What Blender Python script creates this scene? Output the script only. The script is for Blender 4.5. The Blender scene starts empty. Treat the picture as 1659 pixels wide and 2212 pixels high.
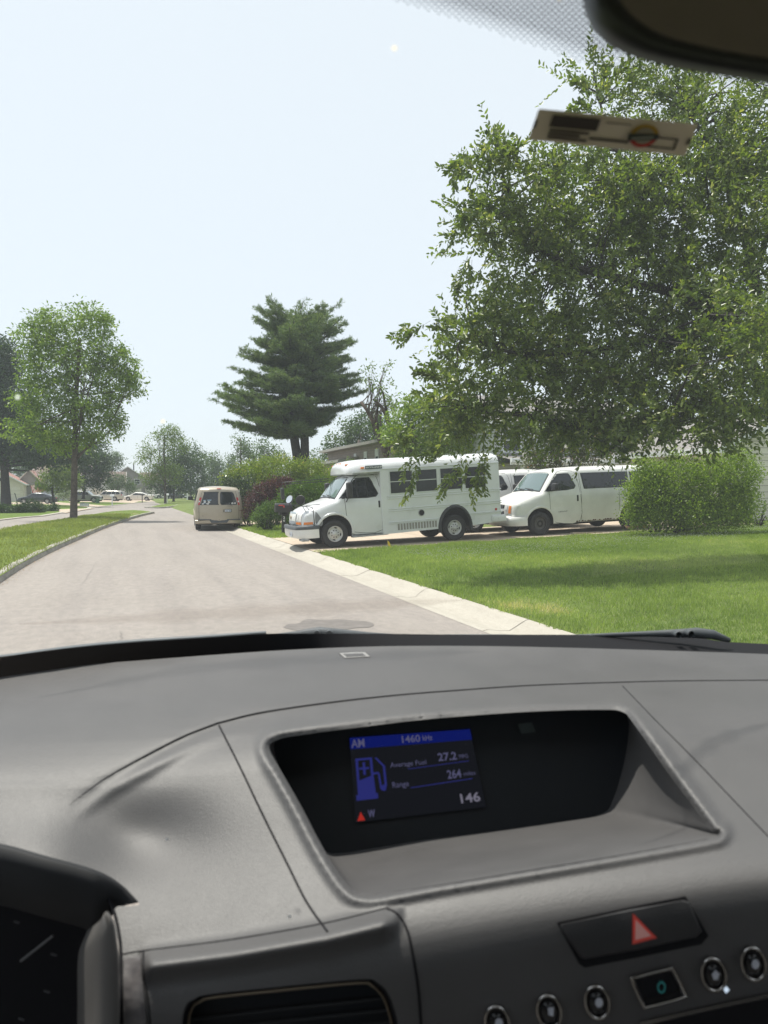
import bpy, bmesh, math, random
import numpy as np
from math import sin, cos, pi, sqrt, radians, atan, atan2, tan, exp
from mathutils import Vector, Matrix
from mathutils.geometry import delaunay_2d_cdt

random.seed(7); rng = np.random.default_rng(11)
S = bpy.context.scene
COL = S.collection

# ------------------------------------------------------------------ camera
# the street runs along +Y; the camera sits in a car and looks 20.2 deg to the right of the street
EYE = Vector((0, 0, 1.72)); YAW = radians(20.2); PITCH = radians(-1.68); FPX = 1533.0
cam_d = bpy.data.cameras.new('camera'); cam = bpy.data.objects.new('camera', cam_d); COL.objects.link(cam)
S.camera = cam
cam_d.sensor_fit = 'VERTICAL'; cam_d.sensor_height = 36.0; cam_d.lens = 36.0 * FPX / 2212
cam_d.clip_start = 0.05; cam_d.clip_end = 6000
cam.location = EYE; cam.rotation_euler = (pi / 2 + PITCH, 0, -YAW)
cam_d.dof.use_dof = True; cam_d.dof.focus_distance = 22.0; cam_d.dof.aperture_fstop = 7.6

# ------------------------------------------------------------------ sky, sun, exposure
SUN_AZ = radians(-48); SUN_EL = radians(72)          # azimuth from +Y towards +X
w = bpy.data.worlds.new('World'); S.world = w; w.use_nodes = True
nt = w.node_tree; nt.nodes.clear()
sky = nt.nodes.new('ShaderNodeTexSky'); sky.sky_type = 'NISHITA'; sky.sun_disc = False
sky.sun_elevation = SUN_EL; sky.sun_rotation = SUN_AZ
sky.air_density = 1.0; sky.dust_density = 1.2; sky.ozone_density = 3.0; sky.altitude = 200
bg = nt.nodes.new('ShaderNodeBackground'); bg.inputs[1].default_value = 0.115
wo = nt.nodes.new('ShaderNodeOutputWorld')
veil = nt.nodes.new('ShaderNodeMixRGB'); veil.inputs[0].default_value = .86; veil.inputs[2].default_value = (4.45, 4.68, 4.80, 1)   # high thin summer haze whitens the whole sky
nt.links.new(sky.outputs[0], veil.inputs[1]); nt.links.new(veil.outputs[0], bg.inputs[0]); nt.links.new(bg.outputs[0], wo.inputs[0])
sd = bpy.data.lights.new('sun', 'SUN'); sd.energy = 3.2; sd.angle = radians(0.6); sd.color = (1.0, 0.94, 0.85)
sun = bpy.data.objects.new('sun', sd); COL.objects.link(sun)
to_sun = Vector((sin(SUN_AZ) * cos(SUN_EL), cos(SUN_AZ) * cos(SUN_EL), sin(SUN_EL)))
sun.rotation_euler = to_sun.to_track_quat('Z', 'Y').to_euler(); sun.location = (0, 0, 60)
S.view_settings.view_transform = 'Standard'; S.view_settings.look = 'None'
S.view_settings.exposure = 0.92; S.view_settings.gamma = 1.0
S.render.engine = 'CYCLES'
S.cycles.max_bounces = 8; S.cycles.diffuse_bounces = 3; S.cycles.glossy_bounces = 3
S.cycles.transparent_max_bounces = 12; S.cycles.transmission_bounces = 4
S.cycles.sample_clamp_indirect = 4.0; S.cycles.volume_bounces = 0
S.render.resolution_x = 768; S.render.resolution_y = 1024

# ------------------------------------------------------------------ places measured on the photograph (1659 x 2212 grid)
F = Vector((sin(YAW) * cos(PITCH), cos(YAW) * cos(PITCH), sin(PITCH)))
R = Vector((cos(YAW), -sin(YAW), 0)); U = R.cross(F)
def ray(x, y): return F + R * ((x - 829.5) / FPX) + U * ((1106 - y) / FPX)
def P(x, y, Z): return EYE + ray(x, y) * Z
def G(x, y, z=0.0):
    d = ray(x, y); return EYE + d * ((z - EYE.z) / d.z)
def V(x, Z, z):                                  # column x at horizontal depth Z, height z
    p = P(x, 1061, Z); return Vector((p.x, p.y, z))
def PM(Z): return FPX / Z                        # grid px per metre

# ------------------------------------------------------------------ scene helpers
def tag(o, label=None, cat=None, group=None, kind=None):
    if label: o['label'] = label
    if cat: o['category'] = cat
    if group: o['group'] = group
    if kind: o['kind'] = kind
    return o
def empty(name, loc=(0, 0, 0), rz=0, label=None, cat=None, group=None):
    o = bpy.data.objects.new(name, None); COL.objects.link(o)
    o.location = loc; o.rotation_euler = (0, 0, rz); o.empty_display_size = .2
    return tag(o, label, cat, group)
def link(name, me, mats, parent=None, smooth=False, label=None):
    o = bpy.data.objects.new(name, me); COL.objects.link(o)
    if not isinstance(mats, (list, tuple)): mats = [mats]
    if len(me.materials) == 0:
        for m in mats: me.materials.append(m)
    if parent is not None: o.parent = parent
    if smooth:
        me.polygons.foreach_set('use_smooth', np.ones(len(me.polygons), dtype=bool))
    if label: o['label'] = label
    return o
def npmesh(name, v, f, fattr=None, mi=None):
    v = np.asarray(v, dtype=np.float32); f = np.asarray(f, dtype=np.int32)
    me = bpy.data.meshes.new(name); n = len(f); k = f.shape[1]
    me.vertices.add(len(v)); me.vertices.foreach_set('co', v.ravel())
    me.loops.add(n * k); me.loops.foreach_set('vertex_index', f.ravel())
    me.polygons.add(n); me.polygons.foreach_set('loop_start', np.arange(0, n * k, k, dtype=np.int32))
    if mi is not None: me.polygons.foreach_set('material_index', np.asarray(mi, dtype=np.int32))
    me.update(calc_edges=True)
    if fattr is not None:
        for key, arr in fattr.items():
            a = me.attributes.new(key, 'FLOAT', 'FACE'); a.data.foreach_set('value', np.asarray(arr, dtype=np.float32))
    return me
class MB:                                        # collects verts and faces with material slots
    def __init__(s): s.v = []; s.f = []; s.m = []
    def add(s, vs, fs, mi=0):
        b = len(s.v); s.v += [tuple(p) for p in vs]
        for f in fs: s.f.append(tuple(i + b for i in f)); s.m.append(mi)
        return s
    def box(s, x0, x1, y0, y1, z0, z1, mi=0, M=None):
        vs = [Vector((x, y, z)) for x in (x0, x1) for y in (y0, y1) for z in (z0, z1)]
        if M is not None: vs = [M @ p for p in vs]
        return s.add(vs, [(0, 1, 3, 2), (4, 6, 7, 5), (0, 4, 5, 1), (2, 3, 7, 6), (0, 2, 6, 4), (1, 5, 7, 3)], mi)
    def rbox(s, x0, x1, y0, y1, z0, z1, r, mi=0, M=None):
        bm = bmesh.new(); bmesh.ops.create_cube(bm, size=1)
        for q in bm.verts: q.co = Vector(((x0 + x1) / 2 + q.co.x * (x1 - x0), (y0 + y1) / 2 + q.co.y * (y1 - y0), (z0 + z1) / 2 + q.co.z * (z1 - z0)))
        bmesh.ops.bevel(bm, geom=bm.edges[:], offset=r, segments=3, profile=.5, affect='EDGES')
        bm.verts.index_update()
        vs = [q.co.copy() if M is None else M @ q.co for q in bm.verts]
        s.add(vs, [[q.index for q in f.verts] for f in bm.faces], mi); bm.free(); return s
    def tube(s, pts, rad, n=8, mi=0, cap=True):
        pts = [Vector(p) for p in pts]; rs = rad if isinstance(rad, (list, tuple)) else [rad] * len(pts)
        vs = []; up = None
        for i, p in enumerate(pts):
            t = (pts[min(i + 1, len(pts) - 1)] - pts[max(i - 1, 0)])
            if t.length < 1e-9: t = Vector((0, 0, 1))
            t.normalize()
            if up is None: up = Vector((0, 0, 1)) if abs(t.z) < .9 else Vector((1, 0, 0))
            a = t.cross(up)
            if a.length < 1e-6: a = t.cross(Vector((0, 1, 0)))
            a.normalize(); b = a.cross(t); up = b
            for k in range(n):
                an = 2 * pi * k / n; vs.append(p + a * (cos(an) * rs[i]) + b * (sin(an) * rs[i]))
        fs = []
        for i in range(len(pts) - 1):
            for k in range(n): fs.append((i * n + k, i * n + (k + 1) % n, (i + 1) * n + (k + 1) % n, (i + 1) * n + k))
        if cap: fs += [tuple(range(n))[::-1], tuple((len(pts) - 1) * n + k for k in range(n))]
        return s.add(vs, fs, mi)
    def lathe(s, prof, axis, org, n=32, mi=0, mis=None):   # prof: (offset along axis, radius)
        axis = Vector(axis).normalized(); org = Vector(org)
        a = axis.orthogonal().normalized(); b = axis.cross(a)
        vs = [org + axis * o + (a * cos(2 * pi * k / n) + b * sin(2 * pi * k / n)) * r for o, r in prof for k in range(n)]
        base = len(s.v); s.v += [tuple(p) for p in vs]
        for i in range(len(prof) - 1):
            for k in range(n):
                s.f.append((base + i * n + k, base + i * n + (k + 1) % n, base + (i + 1) * n + (k + 1) % n, base + (i + 1) * n + k))
                s.m.append(mis[i] if mis else mi)
        return s
    def grid(s, rows, mi=0, close=False):
        b = len(s.v); m = len(rows[0])
        for r in rows: s.v += [tuple(p) for p in r]
        for i in range(len(rows) - 1):
            for k in range(m if close else m - 1):
                s.f.append((b + i * m + k, b + i * m + (k + 1) % m, b + (i + 1) * m + (k + 1) % m, b + (i + 1) * m + k)); s.m.append(mi)
        return s
    def build(s, name, mats, parent=None, smooth=False, label=None, weld=0, sharp=None):
        me = bpy.data.meshes.new(name); me.from_pydata(s.v, [], s.f)
        if not isinstance(mats, (list, tuple)): mats = [mats]
        for m in mats: me.materials.append(m)
        if len(mats) > 1: me.polygons.foreach_set('material_index', np.array(s.m, dtype=np.int32))
        if weld:
            bm = bmesh.new(); bm.from_mesh(me); bmesh.ops.remove_doubles(bm, verts=bm.verts[:], dist=weld)
            bmesh.ops.recalc_face_normals(bm, faces=bm.faces[:]); bm.to_mesh(me); bm.free()
        me.update()
        if sharp is not None:
            me.polygons.foreach_set('use_smooth', np.ones(len(me.polygons), dtype=bool)); me.set_sharp_from_angle(angle=radians(sharp))
        return link(name, me, mats, parent, smooth, label)
def copy_tree(o, parent=None):
    c = o.copy(); COL.objects.link(c)
    if parent is not None: c.parent = parent
    for ch in [q for q in o.children]: copy_tree(ch, c)
    return c
def cr(pts, n=6):                                # Catmull-Rom through 2D/3D points
    pts = [np.array(p, dtype=float) for p in pts]; out = []
    q = [2 * pts[0] - pts[1]] + pts + [2 * pts[-1] - pts[-2]]
    for i in range(1, len(q) - 2):
        for k in range(n):
            t = k / n
            out.append(.5 * ((2 * q[i]) + (-q[i - 1] + q[i + 1]) * t + (2 * q[i - 1] - 5 * q[i] + 4 * q[i + 1] - q[i + 2]) * t * t + (-q[i - 1] + 3 * q[i] - 3 * q[i + 1] + q[i + 2]) * t ** 3))
    out.append(pts[-1]); return [tuple(p) for p in out]
def resample(pts, step):
    pts = [np.array(p, float) for p in pts]; out = [pts[0]]
    for a, b in zip(pts[:-1], pts[1:]):
        L = np.linalg.norm(b - a); n = max(1, int(math.ceil(L / step)))
        for k in range(1, n + 1): out.append(a + (b - a) * k / n)
    return [tuple(p) for p in out]
def dist_poly(pts, line):                        # distances of Nx2 points to a polyline
    pts = np.asarray(pts, float).reshape(-1, 2); L = np.asarray(line, float); a = L[:-1]; ab = L[1:] - a; L2 = np.maximum((ab ** 2).sum(1), 1e-12)
    out = np.empty(len(pts)); ch = max(1, int(2e6 // max(1, len(a))))
    for k in range(0, len(pts), ch):
        p = pts[k:k + ch, None] - a[None]; t = np.clip((p * ab).sum(2) / L2, 0, 1); q = p - t[:, :, None] * ab[None]
        out[k:k + ch] = np.sqrt((q ** 2).sum(2).min(1))
    return out
def inside(pts, poly):
    pts = np.asarray(pts, float); x, y = pts[:, 0], pts[:, 1]; c = np.zeros(len(pts), bool); n = len(poly)
    for i in range(n):
        x0, y0 = poly[i]; x1, y1 = poly[(i + 1) % n]
        if y0 == y1: continue
        cond = ((y0 > y) != (y1 > y)) & (x < (x1 - x0) * (y - y0) / (y1 - y0) + x0); c ^= cond
    return c
def cdt(poly, step, extra=(), margin=.35, holes=()):   # triangulate polygon with interior grid points
    poly = [tuple(p) for p in poly]; A = np.array(poly)
    x0, y0 = A.min(0); x1, y1 = A.max(0)
    gx, gy = np.meshgrid(np.arange(x0 + step / 2, x1, step), np.arange(y0 + step / 2, y1, step))
    g = np.c_[gx.ravel(), gy.ravel()]
    if len(extra): g = np.vstack([g, np.array(extra)])
    if len(g):
        k = inside(g, poly) & (dist_poly(g, poly + [poly[0]]) > step * margin)
        for h in holes: k &= ~inside(g, h) & (dist_poly(g, list(h) + [h[0]]) > step * margin)
        g = g[k]
    n = len(poly); vs = [Vector(p) for p in poly]; ed = [(i, (i + 1) % n) for i in range(n)]
    for h in holes:
        b = len(vs); vs += [Vector(p) for p in h]; ed += [(b + i, b + (i + 1) % len(h)) for i in range(len(h))]
    vs += [Vector(p) for p in g]
    ov, oe, of, *_ = delaunay_2d_cdt(vs, ed, [], 1 if not holes else 2, 1e-6)
    ov = [tuple(p) for p in ov]
    if holes:
        cen = np.array([np.mean([ov[i] for i in f], axis=0) for f in of]); k = inside(cen, poly)
        for h in holes: k &= ~inside(cen, h)
        of = [f for f, q in zip(of, k) if q]
    return ov, [tuple(f) for f in of]
_txt = {}
def text_geo(s, bold=0.0):
    if (s, bold) in _txt: return _txt[(s, bold)]
    cu = bpy.data.curves.new('t', 'FONT'); cu.body = s; cu.offset = bold; cu.resolution_u = 3
    o = bpy.data.objects.new('t', cu); COL.objects.link(o)
    bpy.context.view_layer.update()
    me = o.evaluated_get(bpy.context.evaluated_depsgraph_get()).to_mesh()
    vs = [v.co.copy() for v in me.vertices]; fs = [tuple(p.vertices) for p in me.polygons]
    bpy.data.objects.remove(o)
    x0 = min(v.x for v in vs); x1 = max(v.x for v in vs); y0 = min(v.y for v in vs); y1 = max(v.y for v in vs)
    vs = [((v.x - x0) / (x1 - x0), (v.y - y0) / (y1 - y0)) for v in vs]
    _txt[(s, bold)] = (vs, fs); return vs, fs

# ------------------------------------------------------------------ materials
def newmat(name):
    m = bpy.data.materials.new(name); m.use_nodes = True; m.node_tree.nodes.clear()
    return m, m.node_tree, m.node_tree.nodes, m.node_tree.links
def N(nt, t, **kw):
    n = nt.nodes.new(t)
    for k, v in kw.items():
        if isinstance(k, str) and k.startswith('i_'): n.inputs[k[2:]].default_value = v
        else: setattr(n, k, v)
    return n
def pmat(name, col, rough=.5, metal=0, spec=.5, coat=0, noise=None, bump=None, emis=None, sheen=0, noise2=None):
    """Principled; noise=(scale, amount) varies the base colour, bump=(scale, strength, dist)"""
    m, nt, ns, lk = newmat(name)
    out = N(nt, 'ShaderNodeOutputMaterial'); b = N(nt, 'ShaderNodeBsdfPrincipled'); lk.new(b.outputs[0], out.inputs[0])
    c = (*col, 1); b.inputs['Base Color'].default_value = c; b.inputs['Roughness'].default_value = rough
    b.inputs['Metallic'].default_value = metal; b.inputs['Specular IOR Level'].default_value = spec
    b.inputs['Coat Weight'].default_value = coat; b.inputs['Coat Roughness'].default_value = .06
    if sheen: b.inputs['Sheen Weight'].default_value = sheen
    tc = N(nt, 'ShaderNodeTexCoord')
    if noise:
        n = N(nt, 'ShaderNodeTexNoise'); n.inputs['Scale'].default_value = noise[0]; n.inputs['Detail'].default_value = 6
        lk.new(tc.outputs['Object'], n.inputs['Vector'])
        mr = N(nt, 'ShaderNodeMapRange'); mr.inputs['From Min'].default_value = .3; mr.inputs['From Max'].default_value = .7
        mr.inputs['To Min'].default_value = 1 - noise[1]; mr.inputs['To Max'].default_value = 1 + noise[1]
        lk.new(n.outputs[0], mr.inputs[0])
        mx = N(nt, 'ShaderNodeVectorMath', operation='SCALE'); mx.inputs[0].default_value = col
        lk.new(mr.outputs[0], mx.inputs['Scale']); lk.new(mx.outputs[0], b.inputs['Base Color'])
        mr2 = N(nt, 'ShaderNodeMapRange'); mr2.inputs['To Min'].default_value = max(0, rough - .08); mr2.inputs['To Max'].default_value = min(1, rough + .08)
        lk.new(n.outputs[0], mr2.inputs[0]); lk.new(mr2.outputs[0], b.inputs['Roughness'])
    if bump:
        n = N(nt, 'ShaderNodeTexNoise'); n.inputs['Scale'].default_value = bump[0]; n.inputs['Detail'].default_value = 4
        lk.new(tc.outputs['Object'], n.inputs['Vector'])
        bp = N(nt, 'ShaderNodeBump'); bp.inputs['Strength'].default_value = bump[1]; bp.inputs['Distance'].default_value = bump[2]
        lk.new(n.outputs[0], bp.inputs['Height']); lk.new(bp.outputs[0], b.inputs['Normal'])
    if emis:
        b.inputs['Emission Color'].default_value = (*emis[0], 1); b.inputs['Emission Strength'].default_value = emis[1]
    return m
def leafmat(name, c1, c2, c3=None, trans=.35, gloss=.35, rough=.45):
    """leaf colours vary from leaf to leaf (face attribute rnd) and from clump to clump (clump)"""
    m, nt, ns, lk = newmat(name)
    out = N(nt, 'ShaderNodeOutputMaterial')
    at = N(nt, 'ShaderNodeAttribute', attribute_name='rnd')
    rp = N(nt, 'ShaderNodeValToRGB'); e = rp.color_ramp.elements
    e[0].position = 0; e[0].color = (*c1, 1); e[1].position = .8; e[1].color = (*c2, 1)
    if c3: q = e.new(.97); q.color = (*c3, 1)
    lk.new(at.outputs['Fac'], rp.inputs[0])
    d = N(nt, 'ShaderNodeBsdfPrincipled'); d.inputs['Roughness'].default_value = rough; d.inputs['Specular IOR Level'].default_value = gloss
    lk.new(rp.outputs[0], d.inputs['Base Color'])
    t = N(nt, 'ShaderNodeBsdfTranslucent')
    hs = N(nt, 'ShaderNodeMixRGB', blend_type='MULTIPLY'); hs.inputs[0].default_value = 1; hs.inputs[2].default_value = (1.5, 1.6, .7, 1)
    lk.new(rp.outputs[0], hs.inputs[1]); lk.new(hs.outputs[0], t.inputs[0])
    mx = N(nt, 'ShaderNodeMixShader'); mx.inputs[0].default_value = trans
    lk.new(d.outputs[0], mx.inputs[1]); lk.new(t.outputs[0], mx.inputs[2]); lk.new(mx.outputs[0], out.inputs[0])
    return m
M = {}
M['white_paint'] = pmat('white paint', (.66, .675, .69), .30, coat=.5, noise=(2.5, .05))
M['white_paint_old'] = pmat('aged white paint', (.67, .67, .65), .38, coat=.25, noise=(2.2, .08))
M['beige_paint'] = pmat('beige metallic paint', (.36, .315, .245), .35, metal=.2, coat=.5, noise=(4, .04))
M['glass_dark'] = pmat('dark glass', (.012, .016, .02), .04, spec=.6)
M['glass_bus'] = pmat('tinted bus glass', (.014, .018, .022), .12, spec=.4, noise=(2.5, .5))
M['glass_shield'] = pmat('windscreen glass', (.10, .15, .15), .05, spec=.9, coat=.6)
M['rubber'] = pmat('tyre rubber', (.02, .02, .021), .8, noise=(30, .25))
M['black_plastic'] = pmat('black plastic', (.022, .023, .025), .5, noise=(12, .2))
M['dark_gap'] = pmat('dark gap', (.008, .008, .009), .9)
M['charcoal_plastic'] = pmat('charcoal bumper plastic', (.06, .068, .075), .6, noise=(10, .15))
M['steel_rim'] = pmat('grey painted wheel', (.50, .50, .49), .42, metal=.3, noise=(20, .12))
M['dark_rim'] = pmat('dull dark wheel', (.075, .072, .068), .55, metal=.3, noise=(20, .3))
M['chrome'] = pmat('chrome', (.75, .76, .78), .12, metal=1)
M['amber'] = pmat('amber lens', (.75, .22, .04), .2, spec=.7)
M['red_lens'] = pmat('red lens', (.42, .02, .025), .2, spec=.7)
M['clear_lens'] = pmat('clear lens', (.65, .66, .66), .12, spec=.8)
M['grey_primer'] = pmat('grey bare patch', (.18, .19, .20), .6, noise=(14, .15))
M['aluminium'] = pmat('window frame aluminium', (.62, .64, .64), .4, metal=.5)
M['step_metal'] = pmat('grey step metal', (.33, .34, .34), .55, noise=(10, .2))
M['black_paint'] = pmat('black car paint', (.012, .014, .018), .22, coat=.8)
M['navy_paint'] = pmat('dark navy car paint', (.012, .018, .03), .22, coat=.8)
M['silver_paint'] = pmat('champagne silver paint', (.50, .47, .42), .3, metal=.5, coat=.5)
M['olive_paint'] = pmat('grey green car paint', (.20, .215, .19), .35, metal=.3, coat=.4)
M['pearl_paint'] = pmat('off white car paint', (.68, .66, .61), .3, coat=.5)
M['plate'] = pmat('number plate white', (.62, .66, .72), .5)
M['ink'] = pmat('dark lettering', (.02, .025, .05), .6)
M['white_ink'] = pmat('white lettering', (.75, .75, .75), .6)
M['sticker_white'] = pmat('white sticker', (.72, .72, .7), .5)
M['sticker_blue'] = pmat('pale blue sticker', (.30, .42, .52), .5)
M['bark'] = pmat('grey brown bark', (.085, .068, .055), .9, noise=(6, .45), bump=(18, 1, .03))
M['bark_dark'] = pmat('dark bark', (.035, .031, .028), .92, noise=(6, .4), bump=(18, 1, .03))
M['rust_bark'] = pmat('brown dead bark', (.10, .075, .06), .92, noise=(6, .5), bump=(18, 1, .03))
# ------------------------------------------------------------------ ground, street, kerbs, lawns
def ramp(nt, stops):
    r = nt.nodes.new('ShaderNodeValToRGB'); e = r.color_ramp.elements
    e[0].position = stops[0][0]; e[0].color = (*stops[0][1], 1); e[1].position = stops[-1][0]; e[1].color = (*stops[-1][1], 1)
    for p, c in stops[1:-1]: q = e.new(p); q.color = (*c, 1)
    return r
def surf(name, layers, rough=.9, bump=None, spec=.3):
    """layers: list of (scale, detail, ramp stops, blend, factor)"""
    m, nt, ns, lk = newmat(name)
    out = N(nt, 'ShaderNodeOutputMaterial'); b = N(nt, 'ShaderNodeBsdfPrincipled'); b.inputs['Roughness'].default_value = rough
    b.inputs['Specular IOR Level'].default_value = spec
    lk.new(b.outputs[0], out.inputs[0]); geo = N(nt, 'ShaderNodeNewGeometry'); cur = None
    for sc, det, stops, blend, fac in layers:
        mp = N(nt, 'ShaderNodeMapping'); mp.inputs['Scale'].default_value = sc if isinstance(sc, tuple) else (sc, sc, sc)
        lk.new(geo.outputs['Position'], mp.inputs['Vector'])
        n = N(nt, 'ShaderNodeTexNoise'); n.inputs['Scale'].default_value = 1; n.inputs['Detail'].default_value = det; n.inputs['Roughness'].default_value = .6
        lk.new(mp.outputs[0], n.inputs['Vector'])
        r = ramp(nt, stops); lk.new(n.outputs[0], r.inputs[0])
        if cur is None: cur = r.outputs[0]
        else:
            x = N(nt, 'ShaderNodeMixRGB', blend_type=blend); x.inputs[0].default_value = fac
            lk.new(cur, x.inputs[1]); lk.new(r.outputs[0], x.inputs[2]); cur = x.outputs[0]
    lk.new(cur, b.inputs['Base Color'])
    if bump:
        n = N(nt, 'ShaderNodeTexNoise'); n.inputs['Scale'].default_value = bump[0]; n.inputs['Detail'].default_value = 5
        lk.new(geo.outputs['Position'], n.inputs['Vector'])
        bp = N(nt, 'ShaderNodeBump'); bp.inputs['Strength'].default_value = bump[1]; bp.inputs['Distance'].default_value = bump[2]
        lk.new(n.outputs[0], bp.inputs['Height']); lk.new(bp.outputs[0], b.inputs['Normal'])
    return m
W1 = (1, 1, 1)
M['asphalt'] = surf('worn pale asphalt', [
    ((.5, .18, 1), 5, [(.3, (.258, .234, .213)), (.7, (.292, .265, .243))], 'MIX', 1),
    ((9, 5, 9), 6, [(.3, (.86, .86, .87)), (.7, (1.1, 1.09, 1.08))], 'MULTIPLY', 1),
    ((60, 60, 60), 3, [(.35, (.72, .72, .72)), (.5, W1), (.72, (1.25, 1.24, 1.2))], 'MULTIPLY', .8),
    ((1.6, .12, 1), 4, [(.35, (.9, .9, .91)), (.55, W1)], 'MULTIPLY', 1),
    ((.9, .5, 1), 8, [(.485, W1), (.497, (.78, .77, .76)), (.509, W1)], 'MULTIPLY', .35)], .85, (70, .5, .006))
M['damp'] = surf('dark damp asphalt', [((8, 8, 8), 5, [(.3, (.13, .118, .108)), (.7, (.19, .17, .158))], 'MIX', 1)], .6, (70, .5, .006))
M['concrete'] = surf('pale gutter concrete', [
    ((.8, .5, 1), 5, [(.3, (.36, .335, .29)), (.7, (.42, .395, .345))], 'MIX', 1),
    ((14, 5, 9), 6, [(.3, (.94, .93, .92)), (.7, (1.04, 1.04, 1.04))], 'MULTIPLY', 1),
    ((70, 70, 70), 3, [(.3, (.8, .8, .8)), (.6, (1.08, 1.08, 1.08))], 'MULTIPLY', .7)], .85, (50, .4, .004))
M['drive'] = surf('tan driveway concrete', [
    ((.5, .5, 1), 5, [(.3, (.40, .325, .25)), (.7, (.50, .42, .335))], 'MIX', 1),
    ((9, 9, 9), 6, [(.3, (.88, .86, .84)), (.7, (1.06, 1.06, 1.06))], 'MULTIPLY', 1)], .88, (40, .4, .004))
M['kerb'] = surf('stained kerb concrete', [
    ((1.2, 1.2, 4), 6, [(.3, (.20, .19, .165)), (.5, (.32, .305, .27)), (.75, (.40, .38, .33))], 'MIX', 1),
    ((18, 18, 18), 6, [(.3, (.62, .62, .62)), (.6, (1.1, 1.1, 1.1))], 'MULTIPLY', 1)], .92, (30, .9, .012))
M['joint'] = pmat('joint dirt', (.10, .09, .078), .95)
def grassmat(name, a, b_, dry, amt):
    return surf(name, [
        ((.35, .35, .35), 5, [(.3, a), (.7, b_)], 'MIX', 1),
        ((5, 5, 5), 6, [(.3, (.7, .74, .66)), (.7, (1.25, 1.22, 1.15))], 'MULTIPLY', 1),
        ((40, 40, 40), 4, [(.3, (.55, .6, .5)), (.7, (1.4, 1.35, 1.3))], 'MULTIPLY', .9),
        ((.55, .3, .5), 6, [(amt, (0, 0, 0)), (amt + .08, dry)], 'LIGHTEN', .8)], .95, (45, 1, .03), .15)
M['grass'] = grassmat('lawn grass', (.11, .15, .05), (.17, .21, .08), (.26, .22, .12), .62)
M['grass_far'] = grassmat('far lawn grass', (.095, .145, .035), (.14, .20, .05), (.2, .18, .08), .66)
M['grass_median'] = grassmat('median grass', (.10, .145, .035), (.155, .205, .05), (.34, .25, .14), .60)

LX = 4.72
def hz(x, y):                                    # height of the ground right of the street
    if x <= LX: return 0.0
    return .11 + min(x - LX, 16) * .0305 + max(0, min(x - 20.7, 60)) * .01
# base ground: one sheet out to the horizon
xs = sorted(set([-2500, -900, -400, -200, -120, -60, -30, -12, -5, 0, 3, 4.3, LX, 5.5, 8, 12, 16, 20.72, 30, 45, 80.7, 150, 400, 900, 2500]))
ys = [-2500, -600, -100, -30, -10, 0, 10, 20, 40, 80, 150, 300, 600, 1200, 3500]
mb = MB(); mb.grid([[(x, y, (hz(x, y) if x >= LX else -.05)) for x in xs] for y in ys])
tag(mb.build('ground', M['grass']), kind='structure')

def ext(p, q, d): return p + (p - q).normalized() * d
kerb_px = [(0, 1258.7), (50, 1226), (100, 1198.5), (150, 1175), (175, 1164), (212, 1147.5), (240, 1136.5), (275, 1124.5), (305, 1115.5), (325, 1110.8), (334, 1109)]
near = [G(*p, 0) for p in kerb_px]
near = [Vector((-2.7, -14, 0)), Vector((-2.5, 0, 0)), Vector((-2.3, 9, 0))] + near
far_px = [(331, 1105.8), (318, 1104), (300, 1103), (262, 1103.5), (225, 1106.5), (150, 1120), (100, 1127.5), (50, 1136), (0, 1144)]
far = [G(*p, .12) for p in far_px]; far = [Vector((p.x, p.y, 0)) for p in far]
far += [Vector((-5.3, 22, 0)), Vector((-5.6, 10, 0)), Vector((-5.9, -14, 0))]
med1 = [(p[0], p[1]) for p in cr([(q.x, q.y) for q in near], 4)] + [(p[0], p[1]) for p in cr([(q.x, q.y) for q in far], 4)]
m2px = [(312, 1097.3), (330, 1098.2), (352, 1098), (369, 1096.5), (385, 1093), (410, 1087), (435, 1083.2), (470, 1080)]
m2 = [G(*p, 0) for p in m2px]; m2b = [G(*p, .12) for p in [(470, 1078), (410, 1080.5), (375, 1084.5), (345, 1090), (322, 1094.5)]]
med2 = cr([(q.x, q.y) for q in m2] + [(q.x, q.y) for q in m2b], 3)
def median(poly, name, step):
    vs, fs = cdt(resample(poly + [poly[0]], step)[:-1], step)
    A = np.array([(v[0], v[1]) for v in vs]); d = dist_poly(A, list(poly) + [poly[0]])
    n = (np.sin(A[:, 0] * 1.7 + A[:, 1] * .6) + np.sin(A[:, 0] * .7 - A[:, 1] * 1.1)) * .012
    z = .125 + .10 * (1 - np.exp(-d / .9)) + n * np.clip(d, 0, 1)
    mb = MB(); mb.add([(a[0], a[1], zz) for a, zz in zip(A, z)], fs)
    tag(mb.build(name, M['grass_median'], smooth=True), kind='structure')
def kerb(poly, name, closed=True):
    pts = [Vector((p[0], p[1], 0)) for p in poly]; n = len(pts); rows = []
    prof = [(-.01, -.03), (.0, .06), (.012, .115), (.045, .145), (.10, .15), (.17, .145), (.185, .10)]
    for i, p in enumerate(pts):
        a = pts[(i - 1) % n]; b = pts[(i + 1) % n]; t = (b - a).normalized(); nn = Vector((-t.y, t.x, 0))
        j = math.sin(i * 7.3) * .008
        rows.append([p + nn * o + Vector((0, 0, z + (j if z > .1 else 0))) for o, z in prof])
    mb = MB()
    if closed: rows.append(rows[0])
    mb.grid(rows); return tag(mb.build(name, M['kerb'], smooth=True), kind='structure')
def ccw(poly):
    a = sum(p[0] * q[1] - q[0] * p[1] for p, q in zip(poly, list(poly)[1:] + [poly[0]]))
    return poly if a > 0 else list(poly)[::-1]
med1 = ccw(med1); med2 = ccw(med2)
median(med1, 'median_grass', .5); median(med2, 'median_grass', 2.0)
kerb(resample(med1 + [med1[0]], .8)[:-1], 'kerb'); kerb(resample(med2 + [med2[0]], 2)[:-1], 'kerb')

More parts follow.
